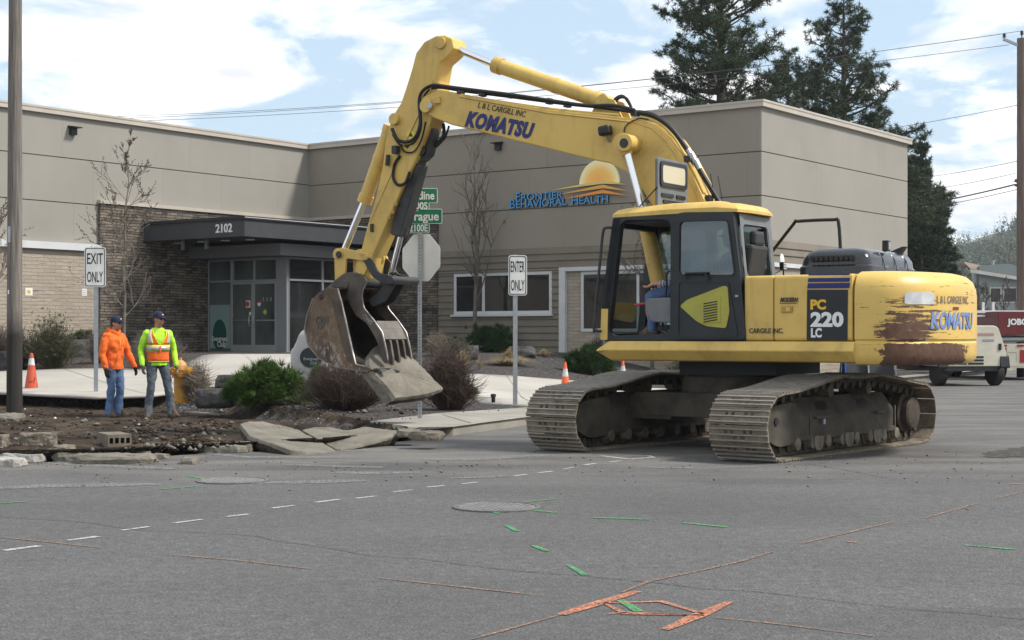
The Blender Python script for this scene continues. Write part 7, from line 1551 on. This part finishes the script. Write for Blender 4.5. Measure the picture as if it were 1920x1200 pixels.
# the operator, seated in the cab
op = thing('person', 'operator seated in the excavator cab in jeans and a striped shirt, hand on the lever', 'person', EO, ERZ)
mst = NT('striped_shirt'); sx_ = mst.n('ShaderNodeSeparateXYZ'); mst.l(mst.tc.outputs['Object'], sx_.inputs[0]); M['stripes'] = mst.done(mst.ramp(mst.math('FRACT', mst.math('MULTIPLY', sx_.outputs[0], 24.0)), (.45, (.05, .07, .13)), (.55, (.34, .36, .40))), .9)
hipc = Vector((-.28, .86, 1.93)); chs = Vector((-.34, .86, 2.22)); shd = Vector((-.34, .86, 2.39)); hdc = Vector((-.28, .86, 2.60)); body = MB(); I3 = Matrix.Identity(3)
torso(body, hipc, chs, shd, .9, I3, -.012); limb(body, [shd + Vector((0, 0, -.02)), shd + Vector((.02, 0, .06)), hdc + Vector((-.01, 0, -.03))], [.07, .06, .056]); head(op, body, hdc, I3)
eL, wL = Vector((-.10, 1.14, 2.06)), EX(1226, 532, 1.14); eR, wR = Vector((-.12, .56, 2.08)), Vector((.26, .60, 2.0)); SL, SR = Vector((-.33, 1.05, 2.35)), Vector((-.33, .67, 2.35)); kn = [EX(1226, 552, 1.0), Vector((.30, .72, 1.92))]; an_ = [EX(1224, 612, 1.0), Vector((.44, .72, 1.50))]; kn[0].z = min(kn[0].z, 1.94); an_[0].z = 1.50
for S, e, w in ((SL, eL, wL), (SR, eR, wR)): limb(body, [S, e, w], [.05, .042, .03])
dL = (wL - eL).normalized(); hand(body, wL, (dL + Vector((.2, 0, -.5))).normalized(), Vector((0, -1, .25)), .9); hand(body, wR, (wR - eR).normalized() + Vector((.1, 0, -.6)), Vector((0, 1, .2)), .9)
for k_n, a_n, y in zip(kn, an_, (.95, .77)): limb(body, [Vector((-.25, y, 1.93)), k_n, a_n], [.075, .05, .04])
fused(body, 'body', M['skin'], op, .010, 3)
sh_ = MB(); torso(sh_, hipc, chs, shd, 1.0, I3, .012)
for S, e, w in ((SL, eL, wL), (SR, eR, wR)): limb(sh_, [S, S.lerp(e, .5), e, e.lerp(w, .85)], [.075, .066, .058, .046])
fused(sh_, 'shirt', M['stripes'], op, .013, 3, .015, .08)
jn = MB(); jn.ell(hipc + Vector((.02, 0, -.01)), (.15, .175, .10), 16, 9)
for k_n, a_n, y in zip(kn, an_, (.95, .77)): limb(jn, [Vector((-.25, y, 1.93)), Vector((.0, y, 1.97)), k_n, k_n.lerp(a_n, .5), a_n], [.10, .09, .075, .068, .066])
fused(jn, 'jeans', M['jean1'], op, .013, 3, .018, .07)
for a_n in an_:
    b = MB(); bootmb(b, Vector((a_n.x, a_n.y, 1.405)), Vector((1, 0, 0))); b.build('boot', M['boot'], op, smooth=50)
# ================================================================ right side: street, vehicles, house, hill, wires
M['cream'] = mat('cream_panel_paint', (.56, .53, .44), .5, col2=(.48, .45, .36), scale=3); M['redbox'] = mat('dark_red_paint', (.14, .018, .02), .45, col2=(.10, .015, .016), scale=3); M['rim'] = mat('grey_rim', (.20, .20, .19), .5, .4); M['tailred'] = mat('tail_red', (.30, .015, .02), .35)
def wheel(parent, c, r, w, axis, name='wheel'):
    R = Matrix.Rotation(rad(90), 3, 'X') if axis == 'y' else Matrix.Rotation(rad(90), 3, 'Y'); t = MB(); t.lathe([(r * .55, -w / 2), (r * .9, -w / 2), (r, -w * .36), (r, w * .36), (r * .9, w / 2), (r * .55, w / 2)], 26, c, R); wo = t.build(name, M['rubber'], parent, smooth=40)
    k = MB(); k.lathe([(.02, -w * .3), (r * .5, -w * .32), (r * .58, -w * .45), (r * .58, w * .45), (r * .5, w * .32), (.02, w * .3)], 20, c, R); k.build('rim', M['rim'], wo, smooth=35); return wo
X, Y = pix(1760, 723.5); cz = rad(12)
cp = thing('air_compressor', 'cream towable air compressor with black fenders parked behind the counterweight', 'air compressor', (X, Y, 0), cz)
W = 1.72; b = MB()                                                  # local: x across to the right, y away
prof = [(-.25, .55), (W + .06, .55), (W + .04, .95), (W - .20, 1.62), (W - .32, 1.68), (-.05, 1.68), (-.16, 1.55), (-.25, .95)]
b.prism(roundpoly(prof, .09), -.55, 2.3, XZ); cb_ = b.build('enclosure', M['cream'], cp, bevel=.03)
g_ = MB()
for k in range(3): g_.b2((-.05, -.558, .60 + k * .09), (W * .62, -.551, .655 + k * .09))
for k in range(5): pass
g_.build('grille', M['black'], cb_)
g_ = MB()
for q in (.25, .6): g_.b2((-.05 + q, -.566, .585), (-.02 + q, -.559, .84))
g_.build('grille_bar', M['cream'], cb_)
text_mb('doosan'[:0] or '---', .01, frame((0, 0, -5), (1, 0, 0), (0, 0, 1))) if False else None
l_ = MB(); l_.b2((W * .52, -.556, 1.40), (W * .80, -.551, 1.47)); l_.build('label', mat('faded_label', (.36, .22, .20), .6), cb_); l_ = MB(); l_.b2((W * .60, -.556, 1.24), (W * .80, -.551, 1.30)); l_.build('label', mat('grey_label', (.25, .26, .28), .6), cb_)
h_ = MB(); h_.b2((W * .88, -.57, 1.0), (W * .93, -.551, 1.18)); h_.build('latch', M['black'], cb_)
fd = MB(); fd.prism(roundpoly([(-.62, .50), (-.55, .86), (-.2, .92), (.2, .92), (.55, .80), (.62, .50), (.52, .50), (.45, .72), (-.45, .76), (-.52, .50)], .06), W - .16, W + .12, lambda a, bb, t: (t, a, bb)); fd.build('fender', M['black'], cp, bevel=.01); fd = MB(); fd.prism(roundpoly([(-.62, .50), (-.55, .86), (-.2, .92), (.2, .92), (.55, .80), (.62, .50), (.52, .50), (.45, .72), (-.45, .76), (-.52, .50)], .06), -.30, -.02, lambda a, bb, t: (t, a, bb)); fd.build('fender', M['black'], cp, bevel=.01)
wheel(cp, (.0, 0, .37), .37, .24, 'x'); wheel(cp, (W - .02, 0, .37), .37, .24, 'x')
ch = MB(); ch.b2((-.1, -.5, .42), (W - .2, 2.4, .545)); ch.tube([(W * .45, 2.3, .48), (W * .45, 3.3, .45)], .05, 8); ch.build('chassis', M['darksteel'], cp)
wh = MB(); wh.tube([Vector((.35 + .13 * math.cos(t), .4, 1.82 + .13 * math.sin(t))) for t in [i * math.pi / 10 for i in range(21)]], .045, 8); wh.build('air_hose_coil', mat('red_hose', (.22, .04, .045), .6), cp, smooth=60)
# service truck seen from behind
Yt = 48.5; X, _ = (1868 - 960) / F * Yt, 0; tk = thing('service_truck', 'white flatbed truck with a dark red tool box at the right edge', 'truck', (X, Yt, 0), rad(6)); s = Yt / F
def tz(py): return H0 - (py - HZ) * s
b = MB(); b.b2((.06, 0, tz(628)), (2.25, 2.4, tz(584))); bx = b.build('tool_box', M['redbox'], tk, bevel=.015)
text_mb('JOBOX', .26, frame((.80, -.004, tz(604)), (1, 0, 0), (0, 0, 1)), .006, .012, 1.0).build('lettering', M['white'], bx)
b = MB(); b.b2((-.05, -.1, tz(690)), (2.3, 5.2, tz(645))); fb_ = b.build('flatbed', M['cream'], tk, bevel=.01)
b = MB(); b.prism(rect(-.02, tz(686), 2.25, tz(655)), -.104, -.108, XZ, [rect(.30, tz(678), .62, tz(660)), rect(.70, tz(683), 1.2, tz(660))]); b.build('rear_frame', M['cream'], fb_)
for x0, x1, y0, y1, mt in ((.02, .28, 684, 652, 'black'), (.72, .90, 680, 656, 'tailred'), (1.3, 1.6, 684, 656, 'black'), (.02, .3, 650, 646, 'tailred'), (.62, .85, 650, 646, 'tailred'), (1.2, 1.5, 650, 646, 'tailred')):
    l_ = MB(); l_.b2((x0, -.118, tz(y0)), (x1, -.109, tz(y1))); l_.build('tail_light' if mt == 'tailred' else 'bed_pocket', M[mt], fb_)
r_ = MB(); r_.tube([(.02, .3, tz(636)), (2.3, .3, tz(634))], .11, 12); r_.build('steel_pipe', M['galv'], tk, smooth=50)
rk = MB()
for x in (-.62, -.34, -.05, .28): rk.box((x + .05, 1.0, tz(576)), (.07, .06, .36))
rk.b2((-.66, .95, tz(586)), (2.2, 1.05, tz(581))); rk.b2((-.66, .96, tz(593)), (.05, 1.04, tz(590))); rk.build('rack', M['white'], tk)
mm = MB(); mm.b2((.1, 2.5, tz(640)), (2.1, 4.0, tz(606))); mm.build('truck_cab', M['white'], tk, bevel=.08)
wheel(tk, (.35, .7, .42), .42, .30, 'x'); wheel(tk, (1.9, .7, .42), .42, .30, 'x'); wheel(tk, (.35, 4.2, .42), .42, .28, 'x'); wheel(tk, (1.9, 4.2, .42), .42, .28, 'x')
# folding sign boards standing on the walk beyond the tracks
M['bfr'] = mat('blue_frame', (.02, .09, .32), .5); M['board'] = mat('dark_board', (.03, .032, .036), .6)
for px, w, lb, fm in ((1603, .75, 'dark folding board with a blue frame standing on the far walk, nearer the slew ring', 'bfr'), (1649, .85, 'dark folding board with a pale frame standing on the far walk below the counterweight', 'galv')):
    Yb = 45.0; p = at(px, 712, Yb); p.z = .14; r = thing('folding_board', lb, 'sign board', p, rad(10), 'folding boards on the far walk')
    for s_ in (1, -1):
        q = MB(); q.add([(x, s_ * (.02 + .22 * (1 - z / 1.05)) + dy, z) for dy in (0, .02) for x, z in ((-w / 2 + .05, .06), (w / 2 - .05, .06), (w / 2 - .05, 1.0), (-w / 2 + .05, 1.0))], [(0, 1, 2, 3), (4, 5, 6, 7), (0, 1, 5, 4), (1, 2, 6, 5), (2, 3, 7, 6), (3, 0, 4, 7)]); q.build('board', M['board'], r)
        q = MB()
        for x in (-w / 2, w / 2): q.tube([(x, s_ * .25, 0), (x * .92, s_ * .02, 1.06)], .028, 8)
        q.tube([(-w / 2 * .94, s_ * .06, .9), (w / 2 * .94, s_ * .06, .9)], .02, 8); q.tube([(-w / 2, s_ * .235, .1), (w / 2, s_ * .235, .1)], .02, 8); q.build('frame', M[fm], r)
Yb = 43; p = at(1497, 714, Yb); p.z = .15; mk_ = thing('marker_post', 'thin white marker post in the far gravel under the deck', 'post', p); q = MB(); q.lathe([(.03, 0), (.03, .95), (.02, .98)], 10); q.build('shaft', M['white'], mk_); q = MB(); q.lathe([(.034, .7), (.034, .8)], 10); q.build('reflector_band', M['galv'], mk_)
# house beyond the lot
Yh = 88; hx0 = (1836 - 960) / F * Yh; hs = thing('house', 'small pale blue house with a brown shingle roof seen above the red tool box', 'house', (hx0, Yh, .4), rad(-14)); hh = lambda py: H0 - (py - HZ) / F * Yh - .4
w = MB(); e0, e1 = hh(522), hh(498); w.prism([(0, 0), (5.5, 0), (5.5, e0 - .55), (1.6, e1 + .1), (0, e1 + .0)], 0, 9, XZ); w.build('wall', mat('pale_blue_siding', (.30, .35, .35), .85), hs)
rfm_ = MB(); rfm_.add([(-.5, -.4, hh(508)), (5.9, -.4, hh(545)), (5.9, 9.4, hh(545)), (1.0, 9.4, hh(512) + .6), (-.5, 9.4, hh(500) + .6), (-.5, -.4, hh(508) + .12), (5.9, -.4, hh(545) + .12), (5.9, 9.4, hh(545) + .12), (1.0, 9.4, hh(512) + .72), (-.5, 9.4, hh(500) + .72)], [(0, 1, 2, 3, 4), (5, 6, 7, 8, 9), (0, 1, 6, 5), (1, 2, 7, 6), (4, 0, 5, 9), (2, 3, 8, 7), (3, 4, 9, 8)]); rf_ = rfm_.build('roof', mat('brown_shingle', (.15, .105, .08), .95, col2=(.22, .165, .13), scale=3), hs)
fs_ = MB(); fs_.add([(-.5, -.42, hh(508) - .10), (5.9, -.42, hh(545) - .1), (5.9, -.42, hh(545) + .1), (-.5, -.42, hh(508) + .1)], [(0, 1, 2, 3)]); fs_.build('fascia_board', M['white'], rf_); v_ = MB(); v_.cyl((.9, 3, hh(508)), (.9, 3, hh(486)), .10, 10); v_.cyl((.9, 3, hh(486)), (.9, 3, hh(484)), .16, 10); v_.build('vent_pipe', M['galv'], rf_)
for x0, x1 in ((.62, 1.15), (1.35, 2.0)):
    v_ = MB(); v_.b2((x0 - .05, -.05, hh(568)), (x1 + .05, -.003, hh(539))); wi = v_.build('window', M['white'], hs); v_ = MB(); v_.b2((x0, -.06, hh(566)), (x1, -.052, hh(541))); v_.build('pane', M['glass'], wi)
# bare trees and brush beyond the lot
for i, (px, py, h, Yb, sd, lb) in enumerate(((1800, 600, 4.4, 84, 61, 'bare brushy tree between the firs and the house'), (1826, 600, 3.6, 82, 62, 'bare brushy tree hard left of the blue house'), (1893, 600, 6.2, 95, 63, 'tall bare tree over the house roof by the brown pole'), (1785, 600, 3.0, 76, 64, 'low bare brush right above the counterweight'), (1862, 600, 4.6, 98, 65, 'bare tree behind the middle of the house roof'), (1843, 600, 3.4, 79, 66, 'bare thin tree in front of the left end of the blue house'), (1884, 600, 3.6, 80, 67, 'bare thin tree in front of the house windows'), (1812, 600, 3.4, 78, 68, 'low bare brush between counterweight and house'))):
    p = at(px, py, Yb); p.z = .3; bare_tree(p, h, lb, sd, .36, .08, 'twig', .6, .12, 'bare_tree', 'bare trees beyond the lot', nl=16)
# wooded hill
gH = np.random.default_rng(7); nx, ny = 60, 26; hv = []
def hillz(x, y):
    t = max(0, min(1, (y - 420) / 420)); ridge = 40 + 22 * sstep(195, 330, x) + 5 * math.sin(x * .045) + 3 * math.sin(x * .11 + 1); return -1 + ridge * (t * t * (3 - 2 * t)) + 2.0 * mnoise.noise(Vector((x * .02, y * .02, 0)))
for j in range(ny):
    for i in range(nx): x = 60 + 640 * i / (nx - 1); y = 400 + 560 * j / (ny - 1); hv.append((x, y, hillz(x, y)))
hf = [(j * nx + i, j * nx + i + 1, (j + 1) * nx + i + 1, (j + 1) * nx + i) for j in range(ny - 1) for i in range(nx - 1)]
o = mesh_np('hill', hv, hf, M['farsoil'], smooth=True); tag(o, kind='structure')
V = []; T = []; kk = 0
for _ in range(2600):
    y = gH.uniform(430, 900); x = gH.uniform(.255, .345) * y
    z = hillz(x, y); h = gH.uniform(6, 15) * (1.2 if gH.random() < .1 else 1); r = h * gH.uniform(.16, .24); n = 26; a = gH.uniform(0, 6.283, n); t = gH.uniform(.05, 1, n); R = r * (1 - t) * gH.uniform(.6, 1.25, n) + .15
    c = np.stack([x + R * np.cos(a), y + R * np.sin(a), z + h * t], 1); sz = (r * .55 * (1.15 - t))[:, None]; d1 = unit(gH.normal(0, 1, (n, 3))) * sz; d2 = unit(gH.normal(0, 1, (n, 3))) * sz
    v = np.stack([c + d1, c + d2, c - d1 * .6 - d2 * .6], 1).reshape(-1, 3); V.append(v); T.append(np.arange(len(v)).reshape(-1, 3) + kk); kk += len(v)
o = mesh_np('hill_forest', np.concatenate(V), np.concatenate(T), leafmat('far_conifers', (.034, .058, .030), (.085, .11, .055))); tag(o, 'conifer forest covering the far hillside at the right', 'forest', kind='stuff')
# right utility pole, its arm and the overhead wires
Yp = 52; ptop = at(1915, 72, Yp); pr = thing('utility_pole', 'brown wooden utility pole with an angled crossarm at the right edge of the frame', 'utility pole', (ptop.x, Yp, 0)); mb = MB(); mb.tube([(.04, 0, 0), (.02, 0, 5), (0, 0, ptop.z)], [.19, .17, .14], 18); mb.build('shaft', M['wood2'], pr, smooth=50)
def pw(px, py, Y=Yp): return at(px, py, Y) - Vector((ptop.x, Yp, 0))
mb = MB(); mb.tube([pw(1881, 73), pw(1916, 88)], .06, 4); mb.build('crossarm', M['galv'], pr); mb = MB(); mb.tube([pw(1903, 338), pw(1918, 344)], .07, 4); mb.tube([pw(1903, 347), pw(1918, 349)], .06, 4); mb.build('bracket', M['wood2'], pr)
for px, py in ((1883, 67), (1916, 62)):
    mb = MB(); q = pw(px, py); mb.lathe([(.02, -.18), (.02, -.06), (.07, -.05), (.03, -.01), (.07, .0), (.03, .04), (.06, .05), (.02, .09)], 10, q); mb.build('insulator', M['darksteel'], pr, smooth=40)
M['wire'] = mat('wire_grey', (.10, .10, .105), .6, .3); M['wired'] = mat('wire_dark', (.02, .02, .022), .6)
def wire(a, b, sag, r, label, mt='wire', grp='overhead wires'):
    a, b = Vector(a), Vector(b); mb = MB(); n = 40; mb.tube([a.lerp(b, t / n) - Vector((0, 0, 4 * sag * (t / n) * (1 - t / n))) - a for t in range(n + 1)], r, 5); return tag(mb.build('overhead_wire', M[mt], loc=a), label, 'wire', grp)
P0 = (1883, 62, 52); far = (-500, 228, 64)
wire(at(1883, 63, 52), at(-520, 214, 66), 1.15, .009, 'topmost pale overhead wire running from the insulator over the pines'); wire(at(1915, 58, 52), at(-520, 222, 67), 1.15, .009, 'second pale overhead wire, just below the topmost one'); wire(at(1892, 84, 52), at(-520, 229, 68), 1.0, .009, 'third pale overhead wire, below the crossarm of the brown pole')
for (x0, y0, x1, y1, r, mt, lb) in ((1908, 197, 1400, 262, .010, 'wire', 'thin overhead wire meeting the brown pole at its white bracket'), (1908, 302, 1560, 336, .010, 'wire', 'thin beaded overhead wire halfway down the brown pole'), (1904, 325, 1560, 362, .010, 'wire', 'thin overhead wire just above the thick cable'), (1903, 346, 1560, 392, .026, 'wired', 'thick dark cable reaching the brown pole from behind the firs'), (1908, 355, 1560, 398, .012, 'wired', 'dark overhead wire just below the thick cable')):
    wire(at(x0, y0, 52), at(x1, y1, 100), .35, r, lb, mt)

# ---------------------------------------------------------------- the air
hz = MB(); hz.b2((-950, -100, -1.6), (950, 1200, 110)); m = NT('haze_air'); m.t.nodes.remove(m.b); pv = m.n('ShaderNodeVolumePrincipled'); pv.inputs['Color'].default_value = (.86, .92, 1, 1); pv.inputs['Density'].default_value = .0002; m.l(pv.outputs[0], m.o.inputs['Volume'])
hz_o = hz.build('haze', m.mat); tag(hz_o, kind='stuff')
